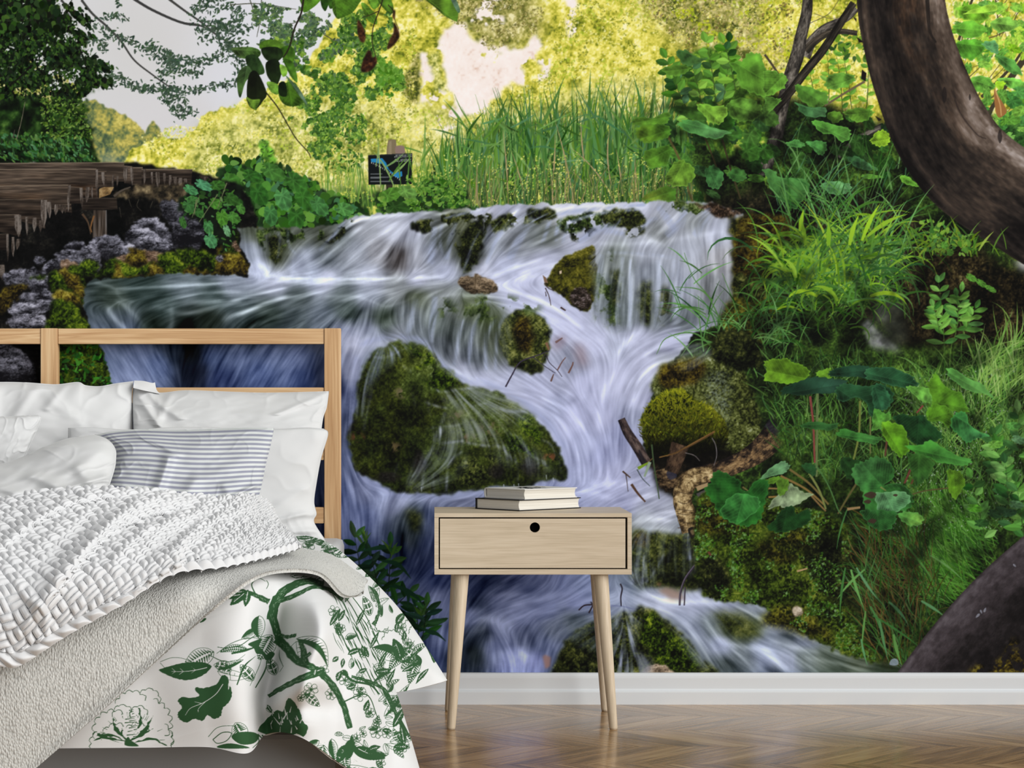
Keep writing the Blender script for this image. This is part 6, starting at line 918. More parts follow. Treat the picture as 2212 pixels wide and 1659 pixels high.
NL = [([(1654, 782), (1664, 778), (1684, 774), (1702, 776), (1716, 784), (1738, 790), (1746, 806), (1742, 824), (1720, 830), (1690, 828), (1656, 822), (1652, 800)], (98, 148, 34), (112, 162, 40), ((1746, 818), (1656, 800))), ([(1764, 806), (1780, 796), (1794, 796), (1800, 814), (1780, 820), (1766, 814)], (100, 152, 40), (110, 160, 44), ((1764, 814), (1798, 800))),
      ([(1790, 806), (1816, 794), (1850, 789), (1872, 790), (1880, 800), (1876, 818), (1850, 814), (1820, 814), (1800, 812)], (26, 58, 38), (38, 76, 54), ((1792, 806), (1876, 800))), ([(1872, 796), (1884, 792), (1920, 794), (1955, 806), (1978, 820), (1980, 832), (1960, 838), (1930, 834), (1890, 822), (1872, 816)], (46, 96, 60), (32, 74, 44), ((1874, 806), (1976, 830))),
      ([(1688, 856), (1692, 842), (1720, 826), (1752, 818), (1790, 817), (1820, 822), (1826, 836), (1810, 846), (1780, 852), (1760, 850), (1720, 856), (1700, 850)], (22, 50, 32), (52, 94, 74), ((1690, 850), (1822, 830))), ([(1806, 840), (1820, 830), (1850, 832), (1880, 834), (1910, 830), (1924, 850), (1918, 876), (1900, 884), (1890, 900), (1878, 898), (1872, 872), (1850, 858), (1818, 868)], (40, 84, 52), (30, 68, 38), ((1810, 840), (1890, 896))),
      ([(1892, 830), (1910, 836), (1922, 852), (1922, 872), (1906, 886), (1890, 880), (1884, 850)], (40, 90, 56), (46, 98, 64), ((1888, 832), (1904, 884))), ([(2006, 834), (2016, 812), (2026, 810), (2038, 830), (2060, 844), (2080, 850), (2082, 866), (2094, 884), (2080, 892), (2050, 884), (2026, 876), (2010, 856)], (84, 136, 34), (76, 128, 34), ((2016, 868), (2080, 880))), ([(1958, 836), (1980, 836), (2004, 840), (2014, 866), (2000, 872), (1984, 862)], (94, 156, 60), (104, 166, 70), ((1964, 838), (1998, 868))),
      ([(2008, 876), (2020, 872), (2050, 882), (2060, 906), (2050, 924), (2030, 910), (2004, 908)], (78, 130, 30), (86, 140, 36), ((2006, 905), (2055, 890))), ([(2058, 894), (2080, 890), (2090, 896), (2094, 916), (2120, 934), (2136, 940), (2110, 950), (2090, 956), (2074, 940), (2058, 922)], (60, 138, 62), (84, 164, 96), ((2060, 896), (2130, 940))), ([(2040, 800), (2060, 796), (2086, 814), (2120, 830), (2140, 850), (2150, 866), (2130, 852), (2100, 848), (2080, 838), (2060, 822)], (84, 148, 66), (104, 166, 84), ((2042, 800), (2146, 862))),
      ([(1930, 896), (1950, 892), (1964, 900), (1990, 896), (2000, 905), (2030, 930), (2030, 950), (1990, 960), (1960, 946), (1940, 920)], (28, 68, 34), (24, 58, 26), ((1985, 900), (1980, 956))), ([(1884, 924), (1892, 886), (1910, 894), (1924, 890), (1922, 908), (1900, 926)], (72, 136, 50), (96, 156, 60), ((1890, 888), (1900, 924))), ([(1904, 916), (1930, 912), (1956, 932), (1962, 970), (1950, 990), (1934, 980), (1920, 960), (1910, 940)], (96, 154, 34), (84, 142, 30), ((1908, 918), (1950, 985))),
      ([(1806, 938), (1824, 927), (1850, 932), (1880, 940), (1904, 948), (1890, 960), (1870, 956), (1840, 950)], (54, 118, 46), (78, 144, 70), ((1808, 938), (1900, 950))), ([(1730, 918), (1760, 910), (1790, 916), (1810, 914), (1796, 930), (1776, 928), (1750, 926)], (44, 92, 40), (56, 110, 56), ((1732, 918), (1806, 916))), ([(1962, 966), (1984, 962), (2010, 952), (2040, 968), (2066, 984), (2096, 992), (2090, 1006), (2060, 1004), (2030, 1000), (2010, 990), (1990, 984)], (62, 134, 46), (84, 158, 70), ((1964, 968), (2092, 998))),
      ([(1960, 982), (1990, 982), (2014, 1000), (2006, 1030), (1980, 1046), (1966, 1010)], (50, 96, 36), (44, 84, 34), ((1984, 984), (1982, 1042))), ([(2046, 1022), (2060, 1014), (2082, 1024), (2082, 1048), (2064, 1076), (2050, 1060)], (84, 130, 30), (76, 118, 28), ((2062, 1052), (2060, 1020))), ([(1818, 990), (1850, 994), (1872, 1006), (1852, 1030), (1830, 1030)], (28, 60, 26), (36, 74, 30), ((1820, 992), (1850, 1028))),
      ([(1846, 1034), (1850, 1010), (1866, 994), (1890, 988), (1922, 1000), (1930, 1030), (1910, 1048), (1926, 1044), (1950, 1046), (1966, 1060), (1968, 1084), (1950, 1104), (1920, 1100), (1890, 1106), (1868, 1090), (1856, 1066)], (50, 108, 46), (64, 120, 62), ((1908, 1052), (1870, 1010))), ([(1890, 1070), (1920, 1064), (1960, 1066), (1960, 1090), (1930, 1106), (1900, 1104)], (96, 152, 100), (84, 140, 90), ((1908, 1060), (1930, 1104))), ([(1862, 1100), (1890, 1100), (1930, 1106), (1936, 1124), (1920, 1142), (1894, 1146), (1870, 1126)], (44, 96, 44), (36, 80, 34), ((1892, 1102), (1900, 1144))),
      ([(1940, 1110), (1960, 1104), (1990, 1112), (1994, 1130), (1970, 1140), (1950, 1126)], (74, 136, 60), (120, 170, 70), ((1942, 1112), (1990, 1130))), ([(1634, 1042), (1656, 1018), (1684, 998), (1700, 1000), (1704, 1012), (1690, 1024), (1660, 1030)], (92, 142, 92), (104, 152, 108), ((1640, 1036), (1702, 1004))), ([(1654, 1036), (1676, 1028), (1690, 1030), (1676, 1044), (1656, 1046)], (84, 130, 36), (90, 138, 40), ((1656, 1040), (1688, 1032))),
      ([(1524, 1060), (1530, 1040), (1550, 1020), (1580, 1026), (1600, 1040), (1600, 1056), (1616, 1060), (1630, 1040), (1650, 1036), (1660, 1050), (1654, 1090), (1640, 1120), (1610, 1134), (1580, 1130), (1560, 1120), (1540, 1090)], (36, 94, 34), (44, 112, 40), ((1608, 1060), (1560, 1110))), ([(1560, 1090), (1600, 1066), (1640, 1080), (1636, 1100), (1600, 1130), (1566, 1124)], (60, 132, 60), (46, 112, 46), ((1608, 1062), (1590, 1130))),
      ([(1656, 1100), (1680, 1070), (1706, 1044), (1730, 1060), (1752, 1068), (1730, 1086), (1700, 1096), (1680, 1094)], (128, 150, 112), (150, 172, 136), ((1708, 1046), (1680, 1094))), ([(1654, 1140), (1676, 1124), (1690, 1096), (1714, 1094), (1720, 1110), (1740, 1102), (1754, 1110), (1744, 1130), (1720, 1144), (1680, 1150)], (22, 56, 24), (28, 68, 28), ((1700, 1098), (1690, 1146))), ([(1732, 1006), (1750, 1000), (1764, 1012), (1756, 1028)], (32, 70, 34), (40, 84, 44), ((1734, 1008), (1756, 1026))), ([(1680, 1040), (1700, 1040), (1700, 1060), (1684, 1070)], (80, 120, 36), (84, 126, 40), ((1698, 1042), (1684, 1068)))]
for P, c0, c1, md in NL: bb(P, tuple(v * .84 for v in c0), tuple(v * .8 for v in c1), md, 7)
for x, y, r in ((1880, 1070, 10), (1874, 1084, 6), (1884, 1126, 7), (1934, 1070, 4)): bb_ = box(x - r * 1.6, y - r, x + r * 1.6, y + r); put(bb_, (58, 42, 36), raster(smooth([(x - r * 1.4, y), (x, y - r * .8), (x + r * 1.3, y - r * .3), (x + r * .4, y + r * .7)], 5), bb_) * .9)
for x, y in ((1610, 1056), (1908, 1056)): line([(x - 6, y - 4), (x + 6, y + 4)], (150, 130, 80), 4, 2, .6)
# the near log at the lower right
b, m, s, t = bark([(2010, 1560), (2060, 1490), (2130, 1400), (2210, 1318), (2300, 1240)], [240, 240, 236, 240, 240], LOG, 771, 0, 0, 5, 100, 8, 0)
v = .22 + .12 * barknoise(s, t, 773, 5, 120) + .10 * barknoise(s, t, 775, 18, 16) + np.interp(-s, [-1, -.94, -.7, -.45, -.1, .4, 1], [.14, .30, .22, .10, -.04, -.08, -.05])
v2 = np.interp(s, [-1, -.94, -.7, -.45, -.1, .4, 1], [.14, .30, .22, .10, -.04, -.08, -.05])
v = .22 + .12 * barknoise(s, t, 773, 5, 120) + .10 * barknoise(s, t, 775, 18, 16) + v2
put(b, ramp(v, [(0, (10, 9, 10)), (.2, (28, 25, 26)), (.4, (58, 52, 56)), (.6, (92, 86, 92)), (1, (150, 144, 150))]), m)
moss([(2100, 1440), (2150, 1430), (2200, 1400), (2220, 1460), (2110, 1460)], 777, MB, 12, -.1, .2, 8, 6, .5, (20, .1)); moss([(2170, 1390), (2215, 1380), (2215, 1420), (2180, 1420)], 778, MB, 12, -.25, .1, 8, 6, .5, (20, .1))
for x, y in ((2192, 1222), (2120, 1322), (2112, 1330), (2128, 1318)): leaves(np.array([x]), np.array([y]), [np.array([116, 118, 130], np.float32)], 9, 12, (0,))
bb_ = box(1918, 1420, 1944, 1440); put(bb_, (150, 164, 190), raster(smooth([(1922, 1436), (1926, 1424), (1938, 1424), (1940, 1436)], 4), bb_) * .7)
# dark leafy stems at the lower left, beside the bed
for x, y, a, L, n in ((785, 1290, 96, 130, 14), (835, 1310, 84, 130, 12), (820, 1290, 100, 90, 8), (905, 1400, 92, 90, 10), (840, 1320, 40, 60, 6), (912, 1380, 80, 70, 10)):
    sprig(x, y, a, L, [(16, 40, 22), (24, 56, 28), (10, 28, 16), (40, 78, 36), (22, 48, 36)], n, 13, 60, (20, 30, 20), 6)
for p in ([(840, 1265), (870, 1272), (900, 1290), (915, 1310)], [(850, 1262), (880, 1280), (880, 1315)], [(905, 1355), (930, 1365), (945, 1370), (963, 1385)], [(780, 1190), (830, 1182), (858, 1190)], [(820, 1210), (860, 1220), (888, 1250)]):
    Q = smooth(p, 6, False); fill(ribbon(Q, 3, 1, 11), (22, 54, 36)); 
for x, y in ((785, 1172), (845, 1196), (910, 1328)): tuft(x, y, 7, 34, [(60, 92, 30), (40, 72, 30)], (4, 7), 50, 130, 30, 4, 4)
line([(678, 1086), (688, 1098)], (40, 50, 80), 2, 1)
# ---------------------------------------------------------------- printed toile of the duvet cover
MURAL = CV
TS = 2.0; TX, TY = 60, 1120
W, H = int(920 * TS), int(580 * TS)
CV = np.zeros((H, W, 3), np.float32) + np.array([224, 225, 225], np.float32)
R = np.random.RandomState(11)
INK = (46, 84, 50); PAPER = (224, 225, 225)
def T(P): return (np.asarray(P, np.float64) - [TX, TY]) * TS
def ink(P, sm=4, col=INK, a=1.): fill(smooth(T(P), sm) if sm else T(P), col, a, 2)
def stroke(P, w, w1=None, col=INK, wm=None): line(T(P), col, w * 1.25 * TS, (w if w1 is None else w1) * TS, 1, 6, None if wm is None else wm * TS)
def jag(P, amp, n=6, seed=0):
    Q = smooth(P, n); r = np.random.RandomState(seed); c = Q.mean(0); k = np.arange(len(Q)); f = (np.abs((k * .37) % 1 - .5) * 2 + r.rand(len(Q)) * .6) * amp
    return Q + (Q - c) / (np.linalg.norm(Q - c, axis=1)[:, None] + 1e-6) * f[:, None]
def leafshape(x, y, L, w, ang, bend=0.):
    t = np.linspace(0, 1, 14); a = np.radians(ang)
    cx = t * L; cy = bend * L * np.sin(t * np.pi) ; h = w * np.sin(np.pi * t ** .8) ** .8
    up = np.stack([cx, cy - h / 2], 1); dn = np.stack([cx, cy + h / 2], 1)[::-1]
    rot = np.array([[np.cos(a), np.sin(a)], [-np.sin(a), np.cos(a)]])
    return np.vstack([up, dn[1:-1]]) @ rot + [x, y], np.stack([cx, cy], 1) @ rot + [x, y]
def tleaf(x, y, L, w, ang, bend=0., kind='solid', seed=0):
    P, M = leafshape(x, y, L, w, ang, bend)
    if kind == 'solid':
        fill(T(jag(P, 1.6, 2, seed + int(x))), INK, 1, 2); stroke(M[1:11], 1.2, .6, PAPER)
        for k in (4, 7, 9):
            for s in (1, -1): d = np.array([np.cos(np.radians(ang + s * 40)), -np.sin(np.radians(ang + s * 40))]) * w * .3; stroke([M[k], M[k] + d], .8, .4, PAPER)
    elif kind == 'hatch':
        Q = np.vstack([P, P[:1]]); stroke(Q, .9); n = int(L / 4.2)
        for k in range(1, n):
            i = int(13 * k / n); 
            for s in (0, 1):
                e = P[i] if s == 0 else P[len(P) - i] if i > 0 else P[0]
                m = M[i]; stroke([m + (e - m) * .12, m + (e - m) * .5 + (M[min(13, i + 1)] - m) * .5, m + (e - m) * .92 + (M[min(13, i + 1)] - m) * .9], 3.2, .8)
    elif kind == 'half':
        fill(T(np.vstack([M, P[len(P) // 2 + 1:][::-1][::-1]])), INK, 1, 2); stroke(P[:14], .9)
        for k in range(2, 12, 1): m = M[k]; e = P[k]; stroke([m, m + (e - m) * .7 + (M[min(13, k + 1)] - m) * .8], 1.6, .5)
    elif kind == 'line':
        stroke(np.vstack([P, P[:1]]), .8); stroke(M, .8)
        for k in range(3, 12, 2): stroke([M[k], M[k] + (P[k] - M[k]) * .7], .8, .4)
def petals(x, y, r, n=9, a0=0, a1=360, rx=1., w=1.5):
    pts = []
    for k in range(n):
        a = np.radians(a0 + (a1 - a0) * k / n); b_ = np.radians(a0 + (a1 - a0) * (k + 1) / n)
        for t in np.linspace(0, 1, 6)[:-1]:
            an = a + (b_ - a) * t; q = r * (1 + .16 * np.sin(np.pi * t)); pts.append((x + np.cos(an) * q * rx, y - np.sin(an) * q))
    if a1 - a0 >= 360: pts.append(pts[0])
    P = np.asarray(pts); P = P + R.randn(*P.shape) * .4
    for k in range(0, len(P) - 1, 5): stroke(P[k:k + 6], w, w * .6)
def branch(P, w0, w1, specks=True):
    Q = smooth(P, 6, False); O = ribbon(T(Q), w0 * TS, w1 * TS); O = O + R.randn(*O.shape) * 1.3
    fill(O, INK, 1, 2)
    if specks:
        for k in range(len(Q) * 2):
            i = R.randint(0, len(Q) - 1); d = (Q[i + 1] - Q[i]); p = Q[i] + R.randn(2) * min(w0, w1) * .22; stroke([p, p + d * .8], 1., .4, (120, 146, 120))
def posy(x, y, r, n=6):
    for k in range(n):
        a = np.radians(360 * k / n + R.uniform(0, 30)); c = np.array([x + np.cos(a) * r, y + np.sin(a) * r]); t = np.linspace(0, 2 * np.pi, 9)
        stroke(c + np.stack([np.cos(t), np.sin(t)], 1) * r * .55, 1.1, .8)
    ink([(x - r * .4, y), (x, y - r * .4), (x + r * .4, y), (x, y + r * .4)])
def specks(P, n, s=1.):
    x, y = scatter(T(P), n, n)
    for a, c in zip(x, y): fill([(a, c), (a + R.uniform(1, 3) * s, c + .4), (a + 1, c + R.uniform(1, 2.6) * s)], INK, .8, 2)
# large open flower at the foot
for x, y, r, a0, a1, n in ((245, 1578, 40, 60, 210, 6), (285, 1530, 34, 30, 170, 5), (322, 1512, 22, -20, 150, 4), (320, 1560, 46, -40, 80, 6), (296, 1590, 26, 20, 150, 4), (252, 1596, 30, 60, 190, 4), (330, 1600, 40, -40, 60, 4), (225, 1606, 28, 120, 240, 4), (300, 1545, 18, 0, 200, 4), (265, 1545, 20, 20, 200, 4), (345, 1598, 26, -80, 40, 4)): petals(x, y, r, n, a0, a1)
for p, w in (([(276, 1600), (250, 1575), (244, 1545)], 9), ([(276, 1602), (235, 1595), (210, 1586), (262, 1606)], 7), ([(282, 1600), (312, 1580), (332, 1545)], 10), ([(284, 1606), (330, 1596), (362, 1612)], 6), ([(276, 1606), (240, 1588), (202, 1600)], 6), ([(300, 1530), (304, 1560), (286, 1590)], 6), ([(262, 1590), (266, 1570)], 4), ([(300, 1592), (330, 1575)], 4)):
    Q = smooth(T(p), 6, False); O = ribbon(Q, 1, 1, w * TS); fill(O + R.randn(*O.shape) * 2.2, INK, 1, 2)
for k in range(16): y = 1535 + k * 3.8; stroke([(284 + R.randn() * 6, y), (296 + R.randn() * 5, y - 2)], 1.8, .8)
for k in range(34): a = R.uniform(0, 3.1); stroke([(285 + np.cos(a) * 60, 1600 - np.sin(a) * 50), (285 + np.cos(a) * 72, 1600 - np.sin(a) * 62)], 1, .4) if k % 2 else None
ink([(270, 1610), (276, 1592), (284, 1600), (300, 1612)])
# serrated leaf
OL = [(492, 1492), (496, 1482), (500, 1500), (494, 1516), (480, 1530), (476, 1545), (462, 1552), (448, 1544), (438, 1556), (420, 1552), (404, 1560), (388, 1552), (386, 1540), (394, 1528), (386, 1514), (396, 1506), (412, 1508), (432, 1504), (424, 1494), (424, 1486), (440, 1488), (462, 1482), (470, 1476), (480, 1460), (492, 1466)]
fill(T(jag(OL, 1.8, 6, 3)), INK, 1, 2); stroke([(482, 1478), (466, 1500), (440, 1518), (412, 1530), (400, 1546)], 1.3, .7, PAPER); stroke([(446, 1514), (430, 1530), (428, 1540)], .9, .5, PAPER); stroke([(436, 1520), (420, 1516)], .9, .5, PAPER)
tleaf(456, 1440, 112, 36, 176, -.06, 'solid', 5); tleaf(462, 1408, 76, 40, 150, .05, 'hatch'); stroke([(346, 1430), (372, 1421), (400, 1424), (420, 1438), (452, 1440)], .8); stroke([(346, 1432), (370, 1456), (400, 1464), (430, 1456), (452, 1444)], .8)
ink([(414, 1348), (428, 1335), (446, 1336), (438, 1344), (424, 1346)])
tleaf(470, 1450, 70, 22, 10, .05, 'line'); tleaf(470, 1446, 60, 14, -20, 0, 'half')
# the ribboned bloom on its bough
for p, w in (([(468, 1412), (500, 1390), (540, 1378), (580, 1384)], 1.4), ([(470, 1398), (490, 1400), (520, 1394), (550, 1376), (590, 1378)], 2), ([(454, 1416), (480, 1428), (510, 1430)], 2), ([(500, 1412), (530, 1405), (560, 1396)], 6), ([(512, 1480), (528, 1440), (552, 1418)], 4), ([(552, 1486), (572, 1450), (578, 1424)], 3.4), ([(590, 1450), (584, 1430), (586, 1410)], 3), ([(612, 1440), (604, 1420), (604, 1404)], 2), ([(498, 1470), (500, 1440), (530, 1414)], 1.2), ([(540, 1482), (560, 1440), (566, 1416)], 1.2), ([(604, 1452), (612, 1440)], 1)): stroke(p, w * .5, .6, wm=w)
tleaf(536, 1404, 60, 16, 176, .1, 'hatch'); tleaf(548, 1470, 44, 26, 230, 0, 'hatch'); tleaf(596, 1458, 42, 24, 245, 0, 'hatch'); tleaf(500, 1450, 40, 26, 200, .1, 'hatch')
ink([(536, 1392), (552, 1384), (566, 1380), (560, 1396), (566, 1402), (576, 1414), (584, 1408), (594, 1412), (586, 1424), (574, 1426), (566, 1414), (554, 1412), (548, 1400)])
specks([(560, 1384), (596, 1384), (596, 1404), (566, 1404)], 26, .8)
branch([(700, 1262), (660, 1256), (620, 1272), (596, 1300), (586, 1340)], 12, 22); branch([(596, 1302), (640, 1285), (680, 1268), (716, 1276), (740, 1296)], 10, 8); branch([(580, 1300), (556, 1288), (530, 1278), (508, 1272)], 12, 6)
for x, y, L, w, an in ((530, 1280, 42, 16, 140), (522, 1284, 40, 12, 170), (536, 1276, 34, 14, 100)): tleaf(x, y, L, w, an, 0, 'solid', int(L))
stroke([(552, 1284), (544, 1262), (560, 1250), (574, 1256)], 2.4, .8); stroke([(576, 1254), (580, 1262), (576, 1272)], 1.2)
branch([(588, 1330), (600, 1372), (606, 1386)], 18, 14); branch([(598, 1380), (620, 1400), (640, 1426), (668, 1438), (700, 1460), (726, 1492), (744, 1530), (756, 1574)], 20, 12); branch([(660, 1434), (654, 1400), (646, 1384)], 16, 8); branch([(660, 1420), (672, 1410)], 8, 6); branch([(596, 1370), (620, 1376), (640, 1372)], 10, 6)
branch([(690, 1452), (650, 1466), (610, 1486), (580, 1504)], 16, 8)
tleaf(588, 1372, 60, 40, 118, .0, 'hatch'); tleaf(560, 1330, 50, 30, 90, .05, 'half'); tleaf(556, 1360, 40, 18, 150, 0, 'half'); tleaf(640, 1380, 92, 26, 42, -.25, 'half'); tleaf(640, 1386, 60, 40, 70, .1, 'line'); tleaf(714, 1350, 40, 10, -58, 0, 'solid', 9)
for x, y, L, w, an, k in ((682, 1446, 16, 12, 100, 'solid'), (684, 1450, 18, 8, -20, 'solid'), (735, 1452, 20, 10, 110, 'solid'), (738, 1450, 16, 10, 30, 'solid'), (730, 1420, 14, 8, 140, 'solid'), (742, 1424, 18, 7, 100, 'solid'), (660, 1500, 40, 20, 40, 'hatch'), (575, 1530, 20, 8, 30, 'line'), (578, 1524, 18, 6, 60, 'solid')): tleaf(x, y, L, w, an, 0, k, int(y))
fill(T(jag([(560, 1578), (576, 1556), (598, 1536), (612, 1538), (620, 1514), (630, 1512), (646, 1536), (654, 1560), (664, 1570), (656, 1590), (640, 1584), (620, 1590), (590, 1588)], 2, 5, 4)), INK, 1, 2)
for k in range(26): x, y = R.uniform(585, 648), R.uniform(1530, 1586); stroke([(x, y), (x + R.randn() * 5, y - R.uniform(6, 16))], R.uniform(1, 3), .6, PAPER)
posy(672, 1490, 10); posy(660, 1500, 6); posy(650, 1508, 5); posy(700, 1448, 7, 5); posy(760, 1478, 9); posy(778, 1500, 10); posy(800, 1540, 7); posy(745, 1470, 8); posy(815, 1560, 6); posy(722, 1320, 8); posy(738, 1358, 6); posy(728, 1352, 5); posy(715, 1500, 8)
stroke([(734, 1520), (790, 1500), (812, 1540), (822, 1580)], 2.4, 1); stroke([(742, 1450), (760, 1470), (800, 1480), (820, 1500)], 5, 3); branch([(760, 1462), (790, 1470), (830, 1490), (850, 1530), (880, 1590)], 6, 10)
# buds and shell forms along the hem
for p in ([(460, 1598), (480, 1583), (500, 1584), (490, 1600), (470, 1606)],): stroke(np.vstack([p, p[:1]]), 1.6)
ink([(500, 1592), (516, 1582), (548, 1582), (560, 1592), (548, 1606), (520, 1608)])
for k in range(6): stroke([(548 + k * 9, 1584 + k * 2), (560 + k * 8, 1600), (546 + k * 8, 1616)], 2.4, 1.2)
ink([(470, 1612), (500, 1606), (540, 1616), (480, 1617)]); tleaf(508, 1562, 50, 34, 60, 0, 'hatch'); stroke([(450, 1592), (470, 1572), (500, 1568), (520, 1574)], 1); stroke([(560, 1600), (556, 1620)], 2)
tleaf(700, 1610, 66, 44, 110, .0, 'hatch'); tleaf(716, 1596, 50, 20, 80, 0, 'half'); tleaf(690, 1600, 40, 18, 150, 0, 'half'); specks([(690, 1605), (760, 1600), (790, 1655), (720, 1655)], 110, .9)
for x, y, L, w, an, k in ((742, 1612, 60, 26, 80, 'hatch'), (760, 1600, 60, 24, 45, 'half'), (770, 1615, 66, 22, 20, 'solid'), (780, 1630, 60, 18, 0, 'half'), (752, 1610, 46, 20, 120, 'solid'), (750, 1655, 90, 20, 12, 'half'), (800, 1660, 50, 20, 30, 'solid')): tleaf(x, y, L, w, an, .05, k, int(x))
ink([(742, 1620), (752, 1600), (766, 1602), (762, 1630), (750, 1640)])
for x, y, L, w, an, k in ((830, 1548, 90, 16, -52, 'half'), (850, 1570, 50, 14, -60, 'solid'), (828, 1520, 40, 22, -20, 'hatch'), (872, 1600, 40, 16, -30, 'hatch'), (862, 1618, 30, 12, 200, 'line'), (874, 1610, 50, 10, 260, 'solid')): tleaf(x, y, L, w, an, 0, k, int(x))
# foreshortened print down the side
for k in range(60):
    x = R.uniform(715, 830); y0 = 1250 + (x - 715) * 1.25 + R.uniform(0, 120); L = R.uniform(14, 46); d = np.array([.5, 1.]) * L; p = np.array([x, y0]); stroke([p, p + d * .5 + R.randn(2) * 1.5, p + d], .5, .4, wm=R.uniform(1, 3.2))
for x, y in ((746, 1300), (770, 1350), (800, 1400), (818, 1440), (835, 1480)): tleaf(x, y, 40, 7, -62, 0, 'solid', int(x))
for p in ([(716, 1256), (760, 1310), (800, 1390), (840, 1470)], [(700, 1250), (740, 1300), (770, 1370)], [(730, 1250), (790, 1330), (830, 1420)]): stroke(p, .6, .5, wm=2.2)
petals(670, 1245, 30, 8, 0, 180, 1.6, .8); petals(660, 1248, 18, 7, 0, 180, 1.6, .8)
for k in range(16): stroke([(630 + k * 5, 1250 + R.randn() * 4), (640 + k * 5, 1247 + R.randn() * 4)], 1.8, .8)
# wing: top fold and flap
for x, y, L, w, an, k in ((790, 1245, 40, 12, -40, 'solid'), (806, 1270, 36, 12, -50, 'half'), (800, 1330, 44, 20, 250, 'hatch'), (816, 1300, 40, 16, 240, 'half'), (770, 1230, 30, 8, -30, 'half'), (700, 1190, 40, 8, -10, 'solid'), (660, 1170, 36, 6, -6, 'half'), (640, 1160, 40, 6, 0, 'solid'), (740, 1205, 40, 8, -30, 'half'), (690, 1176, 30, 6, -12, 'line'), (860, 1420, 60, 34, 200, 'half'), (866, 1424, 46, 22, 250, 'solid'), (880, 1400, 60, 26, 130, 'hatch'), (905, 1420, 60, 26, 110, 'hatch'), (895, 1430, 40, 26, 230, 'hatch'), (906, 1440, 30, 18, 250, 'half'), (925, 1446, 40, 8, 130, 'solid'), (848, 1452, 50, 12, 150, 'half'), (870, 1450, 40, 8, -30, 'solid'), (880, 1462, 30, 5, -20, 'solid')): tleaf(x, y, L, w, an, .04, k, int(x + y))
petals(848, 1390, 26, 6, 20, 170, .8); petals(820, 1340, 22, 5, 180, 330, 1.); petals(826, 1350, 14, 5, 180, 330, 1.); petals(890, 1360, 22, 8, 40, 200, .8, 1.4); petals(896, 1366, 14, 7, 40, 200, .8, 1.2)
branch([(806, 1270), (820, 1310), (812, 1340), (806, 1350)], 5, 9); branch([(848, 1410), (866, 1428), (884, 1424), (910, 1400)], 6, 6); branch([(900, 1350), (920, 1390), (940, 1430)], 4, 6)
for k in range(30): x, y = R.uniform(600, 740), 0; y = 1150 + (x - 600) ** 1.25 * .16 + R.uniform(6, 20); stroke([(x, y), (x + R.uniform(4, 12), y + R.randn() * 2 + 2)], .6, .5, wm=2)
specks([(180, 1480), (430, 1480), (430, 1610), (180, 1610)], 130, .5); specks([(560, 1480), (700, 1480), (700, 1540), (560, 1540)], 90, .5)
for P, n, an, L in (([(720, 1330), (770, 1340), (850, 1500), (880, 1620), (800, 1640), (745, 1560), (735, 1440)], 34, -55, (14, 34)), ([(700, 1560), (860, 1560), (890, 1650), (720, 1650)], 16, 40, (18, 36)), ([(800, 1270), (850, 1310), (930, 1440), (880, 1470), (830, 1400)], 14, -60, (18, 34)), ([(600, 1152), (700, 1172), (760, 1220), (700, 1190)], 12, -18, (12, 24))):
    xs, ys = scatter(T(P), n, n + 3)
    for a, c in zip(xs / TS + TX, ys / TS + TY):
        l = R.uniform(*L); tleaf(a, c, l, l * R.uniform(.3, .5), an + R.uniform(-60, 60), R.uniform(-.1, .1), ('solid', 'half', 'hatch', 'line')[R.randint(4)], int(a))
    for a, c in zip(xs[::4] / TS + TX + 9, ys[::4] / TS + TY + 8): posy(a, c, R.uniform(5, 9)); stroke([(a, c), (a + R.randn() * 10, c - 14)], 1.4, .8)
TOILE = CV
# ---------------------------------------------------------------- the room
import bpy, bmesh, random
from mathutils import Vector, Matrix
C = bpy.context.scene.collection
F, PX, PY, CAMH, CAMD = 4260.0, 938.0, 882.0, .816, 5.447    # focal length in pixels, principal point, eye height, distance to the wall
def at(px, py, D):
    """the place of pixel (px, py) at distance D from the eye"""
    return np.stack([(np.asarray(px) - PX) * D / F, np.asarray(D) - CAMD + 0 * np.asarray(px), CAMH - (np.asarray(py) - PY) * D / F], -1)
def lin(c): c = np.asarray(c, np.float64) / 255; return np.where(c <= .04045, c / 12.92, ((c + .055) / 1.055) ** 2.4)
def srgb(c): return np.where(c <= .0031308, c * 12.92, 1.055 * np.power(np.maximum(c, 1e-9), 1 / 2.4) - .055)
# ---- materials
def mat(name):
    m = bpy.data.materials.new(name); m.use_nodes = True
    nt = m.node_tree; return m, nt, nt.nodes['Principled BSDF']
def node(nt, kind, **kw):
    n = nt.nodes.new(kind)
    for k, v in kw.items():
        if k in n.inputs: n.inputs[k].default_value = v
        else: setattr(n, k, v)
    return n
def link(nt, a, b): nt.links.new(a, b)
def cramp(nt, stops):
    n = nt.nodes.new('ShaderNodeValToRGB'); e = n.color_ramp.elements
    while len(e) < len(stops): e.new(.5)
    for q, (t, c) in zip(e, stops): q.position = t; q.color = (*lin(c), 1)
    return n
def plain(name, c, rough=.6, spec=.3, sheen=0., bump=None):
    m, nt, b = mat(name); b.inputs['Base Color'].default_value = (*lin(c), 1); b.inputs['Roughness'].default_value = rough; b.inputs['Specular IOR Level'].default_value = spec
    if sheen: b.inputs['Sheen Weight'].default_value = sheen
    if bump:
        tc = node(nt, 'ShaderNodeTexCoord'); n = node(nt, 'ShaderNodeTexNoise', Scale=bump[0], Detail=3.0); link(nt, tc.outputs['Object'], n.inputs['Vector'])
        bp = node(nt, 'ShaderNodeBump', Strength=bump[1], Distance=bump[2]); link(nt, n.outputs['Fac'], bp.inputs['Height']); link(nt, bp.outputs['Normal'], b.inputs['Normal'])
    return m
